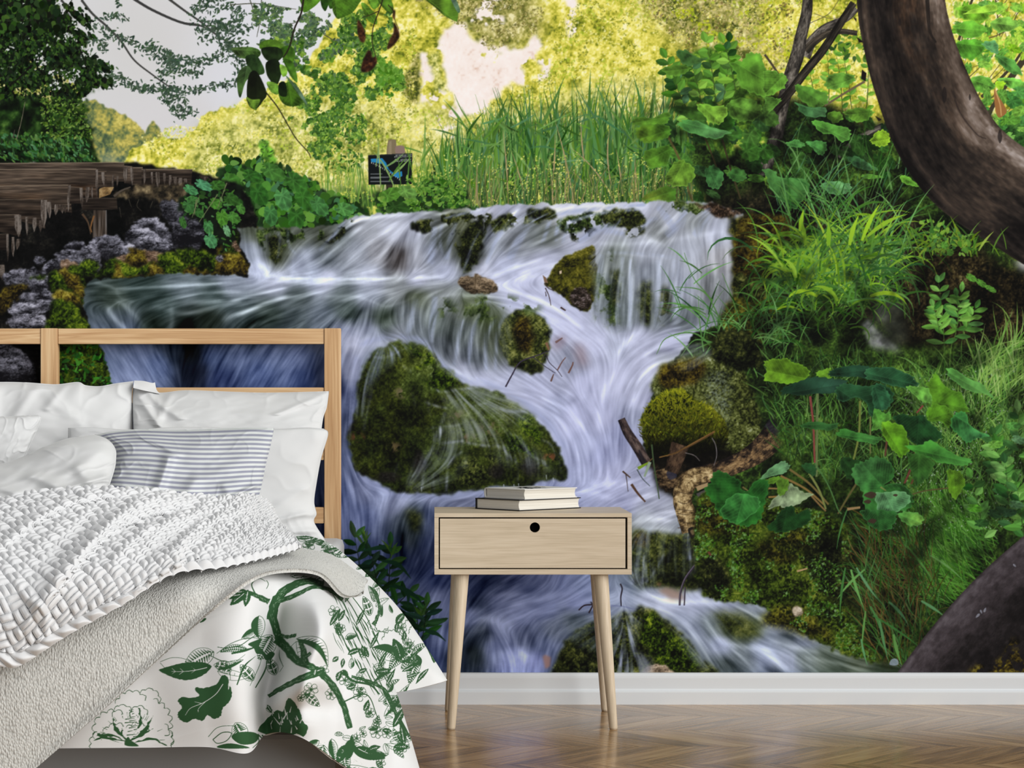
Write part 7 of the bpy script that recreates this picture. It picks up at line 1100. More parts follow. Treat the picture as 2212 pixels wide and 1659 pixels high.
def wood(name, axis, dark, mid, lite, scale=1., rough=.5, figure=.5, fine=.35):
    """timber with the grain along axis 0, 1 or 2"""
    m, nt, b = mat(name)
    tc = node(nt, 'ShaderNodeTexCoord'); mp = node(nt, 'ShaderNodeMapping')
    s = [16 * scale] * 3; s[axis] = 1.1 * scale; mp.inputs['Scale'].default_value = s; link(nt, tc.outputs['Object'], mp.inputs['Vector'])
    n1 = node(nt, 'ShaderNodeTexNoise', Scale=1.0, Detail=3.0, Distortion=1.2); link(nt, mp.outputs['Vector'], n1.inputs['Vector'])
    mul = node(nt, 'ShaderNodeMath', operation='MULTIPLY'); mul.inputs[1].default_value = 9.0; link(nt, n1.outputs['Fac'], mul.inputs[0])
    fr = node(nt, 'ShaderNodeMath', operation='PINGPONG'); fr.inputs[1].default_value = 1.0; link(nt, mul.outputs[0], fr.inputs[0])
    mp2 = node(nt, 'ShaderNodeMapping'); s = [420 * scale] * 3; s[axis] = 9 * scale; mp2.inputs['Scale'].default_value = s; link(nt, tc.outputs['Object'], mp2.inputs['Vector'])
    n2 = node(nt, 'ShaderNodeTexNoise', Scale=1.0, Detail=2.0); link(nt, mp2.outputs['Vector'], n2.inputs['Vector'])
    mx = node(nt, 'ShaderNodeMix', data_type='FLOAT'); mx.inputs[0].default_value = fine; link(nt, fr.outputs[0], mx.inputs[2]); link(nt, n2.outputs['Fac'], mx.inputs[3])
    r = cramp(nt, [(.5 - figure * .5, dark), (.55, mid), (.62 + figure * .3, lite)]); link(nt, mx.outputs[0], r.inputs[0]); link(nt, r.outputs[0], b.inputs['Base Color'])
    b.inputs['Roughness'].default_value = rough; b.inputs['Specular IOR Level'].default_value = .35
    bp = node(nt, 'ShaderNodeBump', Strength=.15, Distance=.001); link(nt, n2.outputs['Fac'], bp.inputs['Height']); link(nt, bp.outputs['Normal'], b.inputs['Normal'])
    return m
def printed(name, gain, rough, bump=None, spec=.2):
    """colour printed on the surface (stored per vertex)"""
    m, nt, b = mat(name)
    a = node(nt, 'ShaderNodeAttribute', attribute_name='print'); link(nt, a.outputs['Color'], b.inputs['Base Color'])
    b.inputs['Roughness'].default_value = rough; b.inputs['Specular IOR Level'].default_value = spec
    if bump:
        tc = node(nt, 'ShaderNodeTexCoord'); n = node(nt, 'ShaderNodeTexNoise', Scale=bump[0], Detail=2.0); link(nt, tc.outputs['Object'], n.inputs['Vector'])
        bp = node(nt, 'ShaderNodeBump', Strength=bump[1], Distance=bump[2]); link(nt, n.outputs['Fac'], bp.inputs['Height']); link(nt, bp.outputs['Normal'], b.inputs['Normal'])
    return m
# ---- mesh helpers
def tag(o, label=None, cat=None, group=None, kind=None):
    for k, v in (('label', label), ('category', cat), ('group', group), ('kind', kind)):
        if v: o[k] = v
    return o
def new(name, me, m, parent=None):
    o = bpy.data.objects.new(name, me); C.objects.link(o)
    if m: me.materials.append(m)
    if parent is not None:
        o.parent = parent; o.matrix_parent_inverse = parent.matrix_world.inverted()
    return o
def empty(name, loc, label, cat, group=None):
    o = bpy.data.objects.new(name, None); C.objects.link(o); o.location = loc; o.empty_display_size = .1
    bpy.context.view_layer.update(); return tag(o, label, cat, group)
def quads(nr, nc, flip=False):
    i = np.arange((nr - 1) * (nc - 1)); r = i // (nc - 1); c = i % (nc - 1); a = r * nc + c
    q = np.stack([a, a + 1, a + nc + 1, a + nc], 1)
    return q[:, ::-1] if flip else q
def gmesh(V, Q, smooth_=True):
    me = bpy.data.meshes.new('m'); V = np.ascontiguousarray(V, np.float32).reshape(-1, 3); Q = np.ascontiguousarray(Q, np.int32)
    me.vertices.add(len(V)); me.vertices.foreach_set('co', V.ravel())
    me.loops.add(Q.size); me.loops.foreach_set('vertex_index', Q.ravel())
    me.polygons.add(len(Q)); me.polygons.foreach_set('loop_start', np.arange(0, Q.size, Q.shape[1], dtype=np.int32))
    me.polygons.foreach_set('use_smooth', np.full(len(Q), smooth_, bool))
    me.update(calc_edges=True); me.validate(); return me
def paint(me, name, rgb):
    """rgb 0..1 linear per vertex"""
    a = me.color_attributes.new(name, 'FLOAT_COLOR', 'POINT'); c = np.ones((len(me.vertices), 4), np.float32); c[:, :3] = rgb; a.data.foreach_set('color', c.ravel())
def box_bm(bm, x0, y0, z0, x1, y1, z1, bev=0., M=None):
    r = bmesh.ops.create_cube(bm, size=1.0)
    for v in r['verts']: v.co = Vector(((x0 + x1) / 2 + v.co.x * (x1 - x0), (y0 + y1) / 2 + v.co.y * (y1 - y0), (z0 + z1) / 2 + v.co.z * (z1 - z0)))
    if bev:
        es = list({e for v in r['verts'] for e in v.link_edges}); b = bmesh.ops.bevel(bm, geom=es, offset=bev, segments=2, affect='EDGES', profile=.6)
def bmobj(name, bm, m, parent=None, sm=False):
    me = bpy.data.meshes.new(name); bm.normal_update(); bm.to_mesh(me); bm.free()
    if sm: me.polygons.foreach_set('use_smooth', [True] * len(me.polygons))
    return new(name, me, m, parent)
def boxobj(name, a, b, m, parent=None, bev=.002):
    bm = bmesh.new(); box_bm(bm, *a, *b, bev); return bmobj(name, bm, m, parent)
def spline(P, n):
    """resample control rows with Catmull-Rom along axis 0 to n rows (even parameter)"""
    P = np.asarray(P, np.float64); k = len(P)
    Q = np.concatenate([2 * P[:1] - P[1:2], P, 2 * P[-1:] - P[-2:-1]])
    t = np.linspace(0, k - 1, n); i = np.minimum(t.astype(int), k - 2); f = (t - i).reshape((-1,) + (1,) * (P.ndim - 1))
    a, b, c, d = Q[i], Q[i + 1], Q[i + 2], Q[i + 3]
    return .5 * (2 * b + (c - a) * f + (2 * a - 5 * b + 4 * c - d) * f ** 2 + (3 * b - a - 3 * c + d) * f ** 3)
def patch(cols, nu, nv):
    """cols[u][v] = (px, py, D) control net -> nu x nv fine net"""
    P = np.asarray(cols, np.float64); P = spline(P, nu); P = spline(np.swapaxes(P, 0, 1), nv); return np.swapaxes(P, 0, 1)
def sample(img, u, v):
    h, w = img.shape[:2]; u = np.clip(u, 0, w - 1.001); v = np.clip(v, 0, h - 1.001); i = u.astype(int); j = v.astype(int); f = (u - i)[..., None]; g = (v - j)[..., None]
    return (img[j, i] * (1 - f) + img[j, i + 1] * f) * (1 - g) + (img[j + 1, i] * (1 - f) + img[j + 1, i + 1] * f) * g
def normals(V):
    du = np.gradient(V, axis=0); dv = np.gradient(V, axis=1); n = np.cross(du, dv); return n / (np.linalg.norm(n, axis=-1, keepdims=True) + 1e-12)
def gnoise(shape, cells, seed, octs=3):
    """smooth noise over a net, cells = cells across each axis"""
    out = 0; amp = 1; r = np.random.RandomState(seed)
    for o in range(octs):
        cu, cv = int(cells[0] * 2 ** o) + 3, int(cells[1] * 2 ** o) + 3
        g = r.rand(cu, cv) * 2 - 1
        out = out + np.swapaxes(spline(np.swapaxes(spline(g, shape[0]), 0, 1), shape[1]), 0, 1) * amp; amp *= .5
    return out
# ---- shell
EW = 1.0 / WALL_E       # print strength against the light that falls on the wall
wall_m = plain('wall_paint', (226, 226, 224), .8, .2)
w = boxobj('wall_back', (-3.2, 0., 0.), (3.2, .12, 2.7), wall_m, None, 0); tag(w, kind='structure')
# parquet in chevrons
def floor_mesh():
    V = []; Q = []; col = []; r = np.random.RandomState(3)
    row = .236; pw = .098; y = 0.02; k = 0
    while y > -5.2:
        s = 1 if k % 2 == 0 else -1
        x = -3.4 + r.rand() * pw
        while x < 3.4:
            g = .0007; sh = row * 1.0 * s
            a = [(x + g, y - g), (x + pw - g, y - g), (x + pw - g + sh, y - row + g), (x + g + sh, y - row + g)]
            b = len(V); V += [(p[0], p[1], 0.) for p in a] + [(p[0], p[1], -.004) for p in a]
            Q += [(b, b + 3, b + 2, b + 1)] + [(b + i, b + (i + 1) % 4, b + 4 + (i + 1) % 4, b + 4 + i) for i in range(4)]
            t = r.rand(); col += [(t, r.rand(), s * .5 + .5)] * 8
            x += pw
        y -= row; k += 1
    me = gmesh(V, Q, False); paint(me, 'plank', np.asarray(col, np.float32)); return me
fm, nt, b = mat('parquet')
at_ = node(nt, 'ShaderNodeAttribute', attribute_name='plank'); sp = node(nt, 'ShaderNodeSeparateColor'); link(nt, at_.outputs['Color'], sp.inputs[0])
tc = node(nt, 'ShaderNodeTexCoord'); mr = node(nt, 'ShaderNodeMapRange'); mr.inputs[3].default_value = math.pi / 4; mr.inputs[4].default_value = -math.pi / 4; link(nt, sp.outputs[2], mr.inputs[0])
rot = node(nt, 'ShaderNodeVectorRotate', rotation_type='Z_AXIS'); link(nt, tc.outputs['Object'], rot.inputs['Vector']); link(nt, mr.outputs[0], rot.inputs['Angle'])
off = node(nt, 'ShaderNodeVectorMath', operation='MULTIPLY_ADD'); off.inputs[1].default_value = (1, 1, 1); cmb = node(nt, 'ShaderNodeCombineXYZ'); m9 = node(nt, 'ShaderNodeMath', operation='MULTIPLY'); m9.inputs[1].default_value = 37.0
link(nt, sp.outputs[1], m9.inputs[0]); link(nt, m9.outputs[0], cmb.inputs[2]); link(nt, rot.outputs[0], off.inputs[0]); link(nt, cmb.outputs[0], off.inputs[2])
mp = node(nt, 'ShaderNodeMapping'); mp.inputs['Scale'].default_value = (34, 2.4, 1); link(nt, off.outputs[0], mp.inputs['Vector'])
n1 = node(nt, 'ShaderNodeTexNoise', Scale=1.0, Detail=4.0, Distortion=.8); link(nt, mp.outputs[0], n1.inputs['Vector'])
mp2 = node(nt, 'ShaderNodeMapping'); mp2.inputs['Scale'].default_value = (230, 7, 1); link(nt, off.outputs[0], mp2.inputs['Vector'])
n2 = node(nt, 'ShaderNodeTexNoise', Scale=1.0, Detail=3.0); link(nt, mp2.outputs[0], n2.inputs['Vector'])
mx = node(nt, 'ShaderNodeMix', data_type='FLOAT'); mx.inputs[0].default_value = .4; link(nt, n1.outputs['Fac'], mx.inputs[2]); link(nt, n2.outputs['Fac'], mx.inputs[3])
ad = node(nt, 'ShaderNodeMath', operation='MULTIPLY_ADD'); ad.inputs[1].default_value = .13; link(nt, sp.outputs[0], ad.inputs[0]); link(nt, mx.outputs[0], ad.inputs[2])
rp = cramp(nt, [(.34, (92, 66, 40)), (.5, (146, 112, 72)), (.62, (174, 137, 92)), (.8, (204, 170, 122))]); link(nt, ad.outputs[0], rp.inputs[0]); link(nt, rp.outputs[0], b.inputs['Base Color'])
b.inputs['Roughness'].default_value = .24; b.inputs['Specular IOR Level'].default_value = .5; b.inputs['Coat Weight'].default_value = .25; b.inputs['Coat Roughness'].default_value = .12
bp = node(nt, 'ShaderNodeBump', Strength=.18, Distance=.0012); link(nt, n2.outputs['Fac'], bp.inputs['Height']); link(nt, bp.outputs['Normal'], b.inputs['Normal'])
tag(new('floor', floor_mesh(), fm), kind='structure')
sub = boxobj('floor_base', (-3.2, -5.3, -.05), (3.2, 0., -.005), plain('floor_joint', (30, 22, 16), .9, .1), None, 0); tag(sub, kind='structure')
# skirting board: extruded profile
prof = [(0, 0), (-.0165, 0), (-.0175, .033), (-.0170, .036), (-.0145, .0385), (-.0120, .0390), (-.0105, .043), (-.0115, .072), (-.0108, .078), (-.009, .0835), (-.006, .0858), (0, .0858)]
V = [(x, y, z) for x in (-3.2, 3.2) for y, z in prof]; n = len(prof)
bm = bmesh.new(); vs = [bm.verts.new(v) for v in V]
for i in range(n - 1): bm.faces.new((vs[i], vs[i + 1], vs[n + i + 1], vs[n + i]))
bm.faces.new(vs[:n][::-1]); bm.faces.new(vs[n:])
bb2 = bmobj('baseboard_back', bm, plain('skirting_paint', (219, 223, 226), .42, .4)); tag(bb2, kind='structure')
# ---- printed mural on the wall
def mural():
    SP = MURAL_STEP; x = np.concatenate([np.arange(-498, 0, 6.), np.arange(0, 2212, SP), np.arange(2212, 2714, 6.)]); y = np.concatenate([np.arange(-240, 0, 6.), np.arange(0, 1453.6, SP)])
    X, Y = np.meshgrid(x, y); P = at(X, Y, np.full(X.shape, CAMD - .0015))
    col = sample(MURAL, np.where(X > 2212, 4424 - X, np.abs(X)) - .5, np.maximum(np.abs(Y) - .5, 0)) / 255.   # the print goes on, mirrored, past the photograph's edge
    me = gmesh(P, quads(len(y), len(x), True), False)
    paint(me, 'print', (lin(np.clip(col, 0, 1) * 255) * EW).reshape(-1, 3)); return me
o = new('wall_mural', mural(), printed('mural_print', 1, .85, None, .1)); tag(o, 'wall-wide printed mural of a mossy forest waterfall above the white skirting board', 'mural')
# ---- bed
OAK = ((190, 148, 104), (214, 176, 131), (228, 196, 152))
oak_x, oak_z = wood('oak_rail', 0, *OAK, 1., .5, .6, .55), wood('oak_post', 2, *OAK, 1., .5, .6, .55)
bed = empty('bed', (-1.05, -1.0, 0), 'oak-framed double bed with slatted headboard standing against the waterfall mural', 'bed')
s = F / 5.395
def hz(py): return CAMH - (py - PY) / s
def hx(px): return (px - PX) / s
YF = 5.395 - CAMD
hb = bpy.data.objects.new('headboard', None); C.objects.link(hb); hb.location = (-1.05, YF, 0); hb.parent = bed; bpy.context.view_layer.update(); hb.matrix_parent_inverse = bed.matrix_world.inverted(); bpy.context.view_layer.update()
for x0, x1 in ((hx(700.4), hx(736)), (hx(87.5), hx(124)), (2 * hx(105.7) - hx(736), 2 * hx(105.7) - hx(700.4))):
    boxobj('post', (x0, YF, 0.), (x1, YF + .034, hz(709)), oak_z, hb, .0022)
for y0, y1 in ((709.5, 743), (837, 871), (962, 994), (1096, 1131)):
    for x0, x1 in ((hx(124.8), hx(699.6)), (2 * hx(105.7) - hx(699.6), hx(86.7))):
        boxobj('rail', (x0, YF + .003, hz(y1)), (x1, YF + .031, hz(y0)), oak_x, hb, .0022)
linen = plain('bed_linen', (214, 215, 215), .85, .15, .15, (900, .12, .0004))
base_m = plain('base_fabric', (140, 141, 141), .9, .1, 0, (700, .2, .0005))
boxobj('bed_base', (-1.90, -1.925, .03), (-.175, -.06, .235), base_m, bed, .01)
bm = bmesh.new(); box_bm(bm, -1.865, -1.92, .24, -.245, -.062, .4625, .02); bmobj('mattress', bm, linen, bed, True)
# ---- pillows
def edge(P, n): P = np.asarray(P, np.float64); d = np.concatenate([[0], np.cumsum(np.linalg.norm(np.diff(P, axis=0), axis=1))]); t = np.linspace(0, d[-1], n); Q = smooth(P, 12, False); dq = np.concatenate([[0], np.cumsum(np.linalg.norm(np.diff(Q, axis=0), axis=1))]); t = np.linspace(0, dq[-1], n); return np.stack([np.interp(t, dq, Q[:, 0]), np.interp(t, dq, Q[:, 1])], 1)
def pillow(name, top, right, bottom, left, D, bulge, seed, m, label, wr=.006, nu=150, nv=100, folds=(), group='pillows piled on the bed', pw=.42, tilt=0.):
    """outline in four edges (left->right, top->bottom); D = distance at (top, bottom); bulge in metres"""
    Tt, Bb, Ll, Rr = edge(top, nu), edge(bottom, nu), edge(left, nv), edge(right, nv)
    u = np.linspace(0, 1, nu)[:, None, None]; v = np.linspace(0, 1, nv)[None, :, None]
    S = (1 - v) * Tt[:, None] + v * Bb[:, None] + (1 - u) * Ll[None] + u * Rr[None] - ((1 - u) * (1 - v) * Tt[0] + u * (1 - v) * Tt[-1] + (1 - u) * v * Bb[0] + u * v * Bb[-1])
    uu = np.linspace(-1, 1, nu)[:, None]; vv = np.linspace(-1, 1, nv)[None]
    h = (np.clip(1 - np.abs(uu) ** 2.6, 0, 1) * np.clip(1 - np.abs(vv) ** 2.4, 0, 1)) ** pw
    dd = D[0] + (D[1] - D[0]) * (vv * .5 + .5) + tilt * uu + 0 * uu
    k = gnoise((nu, nv), (5, 4), seed, 3) * wr * (h ** .5)
    rid = gnoise((nu, nv), (9, 3), seed + 7, 2); rid = (1 - np.abs(rid)) ** 5 * wr * 1.3 * (1 - h) * np.sqrt(np.clip(h, 0, 1)) * 2
    f = 0
    for (ax, ay, bx, by, wd, am) in folds:
        t = np.clip(((uu - ax) * (bx - ax) + (vv - ay) * (by - ay)) / ((bx - ax) ** 2 + (by - ay) ** 2), 0, 1)
        d = np.hypot(uu - ax - t * (bx - ax), vv - ay - t * (by - ay)); f = f + am * np.exp(-(d / wd) ** 2)
    fr = at(S[..., 0], S[..., 1], dd - bulge * h - k - rid - f * np.sqrt(h)); bk = at(S[..., 0], S[..., 1], dd + .012 + bulge * .35 * h)
    Vv = np.concatenate([fr.reshape(-1, 3), bk.reshape(-1, 3)]); q = quads(nu, nv); N = nu * nv
    rim = np.concatenate([np.arange(nu) * nv, (nu - 1) * nv + np.arange(1, nv), (np.arange(nu - 2, -1, -1)) * nv + nv - 1, np.arange(nv - 2, 0, -1)])
    sk = np.stack([rim, np.roll(rim, -1), np.roll(rim, -1) + N, rim + N], 1)
    me = gmesh(Vv, np.concatenate([q, q[:, ::-1] + N, sk[:, ::-1]]))
    uvz = np.concatenate([np.stack([(uu + 0 * vv).ravel(), (vv + 0 * uu).ravel(), 0 * h.ravel()], 1)] * 2); paint(me, 'weave', uvz * .5 + .5)
    o = new(name, me, m); tag(o, label, 'pillow', group); return o
pillow('pillow', [(-170, 838), (-60, 828), (0, 825), (60, 826), (120, 830), (168, 825), (185, 832), (215, 834), (250, 828), (289, 823)], [(289, 823), (285, 850), (286, 890), (292, 1040)], [(-170, 1040), (60, 1045), (292, 1040)], [(-170, 838), (-180, 900), (-170, 1040)], (5.30, 5.24), .085, 3, linen, 'large white pillow against the headboard at the left, behind a smaller white cushion', .007, folds=((-.45, -.95, -.55, -.2, .06, .012), (-.3, -.95, -.3, -.1, .05, .012), (.1, -.95, -.1, -.3, .06, .012), (-.7, -.9, -.75, 0, .06, .01), (.35, -.95, .2, -.5, .05, .01), (.1, -1, .5, -.2, .08, .008)))
p2 = pillow('pillow', [(287, 832), (302, 836), (322, 840), (346, 848), (400, 843), (470, 845), (560, 848), (640, 847), (711, 845)], [(711, 845), (706, 880), (698, 905), (690, 965)], [(290, 965), (500, 965), (690, 965)], [(287, 832), (286, 870), (290, 965)], (5.32, 5.2), .07, 5, linen, 'wide white pillow against the right half of the headboard, topmost of the pillows', .005, folds=((-.98, -.9, -.7, .3, .05, .012), (-.85, -.95, -.5, 0, .06, .012), (-.6, -.95, -.75, .2, .05, .01), (-.9, -.4, -.6, .6, .08, .01), (.95, -.9, .5, -.2, .06, .01)))
# its turned-up corner
fl = patch([[(288, 838, 5.25), (289, 829, 5.26), (290, 822, 5.28)], [(304, 842, 5.25), (308, 834, 5.27), (310, 823, 5.30)], [(322, 846, 5.27), (326, 838, 5.29), (328, 827, 5.31)], [(346, 851, 5.29), (338, 842, 5.30), (334.5, 826, 5.32)]], 24, 14)
nrm = normals(at(fl[..., 0], fl[..., 1], fl[..., 2])); g = at(fl[..., 0], fl[..., 1], fl[..., 2]); q = quads(24, 14); new('pillow_corner', gmesh(np.concatenate([g.reshape(-1, 3), (g + [0, .004, 0]).reshape(-1, 3)]), np.concatenate([q, q[:, ::-1] + 336])), linen, p2)
pillow('pillow', [(149, 930), (200, 928), (260, 931), (310, 930), (360, 925), (430, 923), (520, 925), (600, 926), (660, 923), (700, 926)], [(700, 926), (709, 938), (694, 990), (683, 1050), (679, 1085), (684, 1110), (679, 1128), (704, 1168)], [(149, 1168), (430, 1168), (704, 1168)], [(149, 930), (147, 945), (149, 1168)], (5.12, 5.08), .075, 9, linen, 'big white pillow standing behind the striped cushion, reaching the right bed post', .0035, folds=((.9, .5, .5, .75, .05, .014), (.95, .8, .4, .9, .06, .016), (.6, .95, .5, .3, .08, .008), (.9, .1, .6, .5, .06, .006), (-.9, -.95, -.4, -.9, .05, .008)), pw=.36)
ms, nt, b = mat('striped_cotton')
a_ = node(nt, 'ShaderNodeAttribute', attribute_name='weave'); sp = node(nt, 'ShaderNodeSeparateColor'); link(nt, a_.outputs['Color'], sp.inputs[0])
m1 = node(nt, 'ShaderNodeMath', operation='MULTIPLY'); m1.inputs[1].default_value = 17.5; link(nt, sp.outputs[1], m1.inputs[0]); m2 = node(nt, 'ShaderNodeMath', operation='FRACT'); link(nt, m1.outputs[0], m2.inputs[0])
r = cramp(nt, [(.0, (214, 218, 217)), (.49, (214, 218, 217)), (.51, (152, 154, 170)), (.99, (152, 154, 170))]); r.color_ramp.elements[0].position = 0; link(nt, m2.outputs[0], r.inputs[0]); link(nt, r.outputs[0], b.inputs['Base Color']); b.inputs['Roughness'].default_value = .85; b.inputs['Specular IOR Level'].default_value = .15
pillow('pillow', [(207, 940), (240, 932), (300, 927), (380, 928), (460, 926), (540, 923), (592, 925)], [(592, 925), (584, 965), (574, 1005), (566, 1045), (554, 1092)], [(218, 1085), (400, 1105), (554, 1092)], [(207, 940), (245, 968), (248, 1000), (232, 1045), (218, 1085)], (5.0, 4.8), .1, 13, ms, 'grey and white striped cushion in front of the big white pillow', .006, 180, 120, folds=((-.3, -.2, -.35, .9, .07, .03), (.1, .3, .0, 1., .1, .02), (.9, .5, .4, .9, .05, .02), (-.6, -.8, -.2, -.3, .08, .014), (.75, .9, .5, .4, .08, .016)))
pillow('pillow', [(-150, 893), (0, 899), (40, 898), (80, 896)], [(80, 896), (89, 903), (80, 930), (64, 965), (44, 1010)], [(-150, 1060), (-40, 1040), (44, 1015)], [(-150, 893), (-160, 980), (-150, 1060)], (5.04, 5.0), .06, 17, linen, 'small white cushion at the left edge, between the large pillow and the slouched one', .005)
pillow('pillow', [(-150, 1018), (-60, 1008), (0, 1002), (50, 986), (100, 963), (150, 946), (205, 938)], [(205, 938), (232, 948), (249, 968), (251, 990), (246, 1020), (222, 1090)], [(-150, 1110), (40, 1112), (222, 1092)], [(-150, 1018), (-155, 1060), (-150, 1110)], (4.84, 4.66), .13, 21, linen, 'slouched white pillow lying at the left in front, half behind the knitted blanket', .010, folds=((.1, -.2, .75, .9, .1, .03), (.3, .5, .9, .3, .08, .03), (.9, .8, .6, -.1, .08, .02), (-.2, .0, .3, .9, .1, .02)), pw=.34)
# ---- duvet, throw and knitted blanket
MAIN = [[(-120,1130,4.0),(-120,1185,3.62),(-120,1275,3.40),(-120,1400,3.36),(-120,1520,3.36),(-120,1616,3.37)], [(60,1130,4.0),(40,1190,3.62),(30,1280,3.40),(40,1400,3.36),(50,1520,3.36),(60,1617,3.37)], [(230,1130,4.05),(210,1192,3.64),(190,1278,3.40),(180,1400,3.36),(180,1520,3.35),(180,1616,3.36)], [(380,1135,4.1),(340,1192,3.68),(320,1272,3.40),(310,1400,3.355),(315,1520,3.345),(320,1615,3.355)], [(490,1150,4.15),(455,1200,3.74),(440,1262,3.41),(430,1400,3.35),(440,1520,3.33),(450,1614,3.34)], [(580,1170,4.2),(560,1210,3.78),(540,1252,3.42),(530,1400,3.35),(530,1520,3.34),(535,1627,3.345)], [(622,1180,4.3),(612,1216,3.86),(602,1252,3.50),(596,1400,3.46),(572,1510,3.46),(577,1585,3.45)], [(650,1185,4.35),(652,1220,3.92),(672,1268,3.54),(692,1370,3.38),(650,1500,3.35),(648,1592,3.36)], [(680,1190,4.4),(694,1230,4.0),(725,1300,3.66),(760,1400,3.5),(760,1530,3.44),(745,1655,3.42)], [(705,1194,4.45),(730,1246,4.1),(765,1330,3.82),(810,1440,3.7),(825,1560,3.6),(830,1700,3.55)], [(725,1190,4.5),(752,1262,4.2),(795,1365,4.02),(851,1482,3.92),(886,1590,3.8),(914,1690,3.7)], [(715,1190,4.6),(738,1276,4.36),(770,1380,4.3),(815,1490,4.25),(850,1590,4.15),(870,1700,4.1)]]
WING = [[(600,1188,4.4),(690,1220,4.3),(740,1290,4.28),(780,1380,4.26),(820,1460,4.25),(838,1498,4.25)], [(610,1172,4.6),(710,1205,4.5),(775,1275,4.45),(825,1360,4.42),(865,1440,4.4),(885,1491,4.42)], [(605,1158,4.8),(705,1183,4.75),(775,1240,4.7),(842,1320,4.65),(895,1405,4.62),(935,1479,4.62)], [(600,1149,4.86),(695,1166,4.86),(765,1215,4.84),(850,1300,4.82),(908,1378,4.76),(966,1469,4.7)], [(590,1153,4.90),(690,1170,4.90),(762,1222,4.90),(830,1314,4.95),(884,1394,4.9),(925,1470,4.85)]]
def folds_px(P, L):
    """raise soft ridges (towards the eye) along pixel lines"""
    for pts, wd, am in L:
        best = np.full(P.shape[:2], 1e9); Q = smooth(pts, 5, False) if len(pts) > 2 else np.asarray(pts, float); tt = np.zeros(P.shape[:2])
        for k in range(len(Q) - 1):
            (x, y), (x2, y2) = Q[k], Q[k + 1]; dx, dy = x2 - x, y2 - y
            t = np.clip(((P[..., 0] - x) * dx + (P[..., 1] - y) * dy) / (dx * dx + dy * dy + 1e-9), 0, 1)
            d = np.hypot(P[..., 0] - x - t * dx, P[..., 1] - y - t * dy); n_ = d < best; best[n_] = d[n_]; tt[n_] = (k + t[n_]) / (len(Q) - 1)
        P[..., 2] -= am * np.exp(-(best / wd) ** 2) * np.sin(np.pi * np.clip(tt * .92 + .04, 0, 1)) ** .6
    return P
def cloth(net, under):
    """closed sheet: face net plus a back set off by 'under'"""
    V = at(net[..., 0], net[..., 1], net[..., 2]); n = normals(V); n[n[..., 1] > 0] *= -1; return V, n
Pm = patch(MAIN, 900, 640)
Pm = folds_px(Pm, [([(690, 1300), (692, 1370), (660, 1450), (648, 1560)], 26, .03), ([(600, 1300), (590, 1420), (572, 1560)], 26, -.035), ([(760, 1340), (800, 1440), (850, 1560)], 22, .018), ([(720, 1330), (740, 1440), (720, 1540), (730, 1640)], 24, -.02), ([(560, 1540), (620, 1500), (690, 1470), (740, 1500)], 22, .02), ([(590, 1560), (650, 1530), (720, 1530)], 22, -.02), ([(460, 1330), (500, 1450), (520, 1560)], 60, .012), ([(300, 1400), (330, 1500), (360, 1600)], 60, -.008), ([(840, 1500), (860, 1560), (890, 1640)], 18, .012), ([(810, 1480), (840, 1580), (850, 1660)], 16, -.014)])
Vm, Nm = cloth(Pm, .01); cm = sample(TOILE, (Pm[..., 0] - TX) * TS, (Pm[..., 1] - TY) * TS)
Pw = patch(WING, 300, 500)
Pw = folds_px(Pw, [([(640, 1160), (720, 1200), (800, 1290), (900, 1420), (955, 1465)], 10, .016), ([(690, 1190), (760, 1260), (830, 1360), (880, 1440)], 14, -.016), ([(780, 1290), (850, 1380), (920, 1460)], 12, .012)])
Vw, Nw = cloth(Pw, .01); cw = sample(TOILE, (Pw[..., 0] - TX) * TS, (Pw[..., 1] - TY) * TS)
def sheet(parts, thick):
    Vs, Qs, Cs, b0 = [], [], [], 0
    for V, c in parts:
        nr, nc = V.shape[:2]; N = nr * nc; n = normals(V); sgn = np.sign((n * ([0, -CAMD, CAMH] - V)).sum(-1).mean()); back = V - n * sgn * thick
        q = quads(nr, nc, sgn < 0); rim = np.concatenate([np.arange(nr) * nc, (nr - 1) * nc + np.arange(1, nc), np.arange(nr - 2, -1, -1) * nc + nc - 1, np.arange(nc - 2, 0, -1)])
        sk = np.stack([rim, np.roll(rim, -1), np.roll(rim, -1) + N, rim + N], 1)
        Vs += [V.reshape(-1, 3), back.reshape(-1, 3)]; Qs += [q + b0, q[:, ::-1] + N + b0, (sk if sgn < 0 else sk[:, ::-1]) + b0]; Cs += [c.reshape(-1, 3), np.full((N, 3), 224.)]; b0 += 2 * N
    me = gmesh(np.concatenate(Vs), np.concatenate(Qs)); paint(me, 'print', lin(np.clip(np.concatenate(Cs), 0, 255))); return me
tag(new('duvet', sheet([(Vm, cm), (Vw, cw)], .006), printed('toile_cotton', 1, .8, (500, .06, .0006))), 'white duvet printed with dark green leaves and branches, spilling over the bed foot', 'duvet')
THROW = [[(-160,1290,3.33),(-160,1500,3.29),(-160,1880,3.31)], [(-20,1360,3.305),(-20,1520,3.295),(-30,1755,3.305)], [(40,1350,3.31),(60,1500,3.295),(75,1662,3.305)], [(150,1290,3.335),(190,1400,3.305),(232,1525,3.30)], [(260,1235,3.40),(310,1320,3.32),(352,1413,3.31)], [(380,1195,3.54),(410,1260,3.345),(452,1320,3.32)], [(480,1180,3.64),(500,1222,3.45),(538,1252,3.345)], [(570,1178,3.74),(585,1202,3.60),(606,1230,3.47)], [(650,1184,3.88),(660,1205,3.70),(690,1236,3.56)], [(716,1198,3.98),(722,1226,3.80),(740,1282,3.68)], [(768,1232,4.0),(764,1250,3.90),(768,1286,3.82)], [(795,1252,3.96),(790,1262,3.93),(786,1276,3.90)]]
Pt = patch(THROW, 560, 200); v = np.linspace(0, 1, 200)[None]
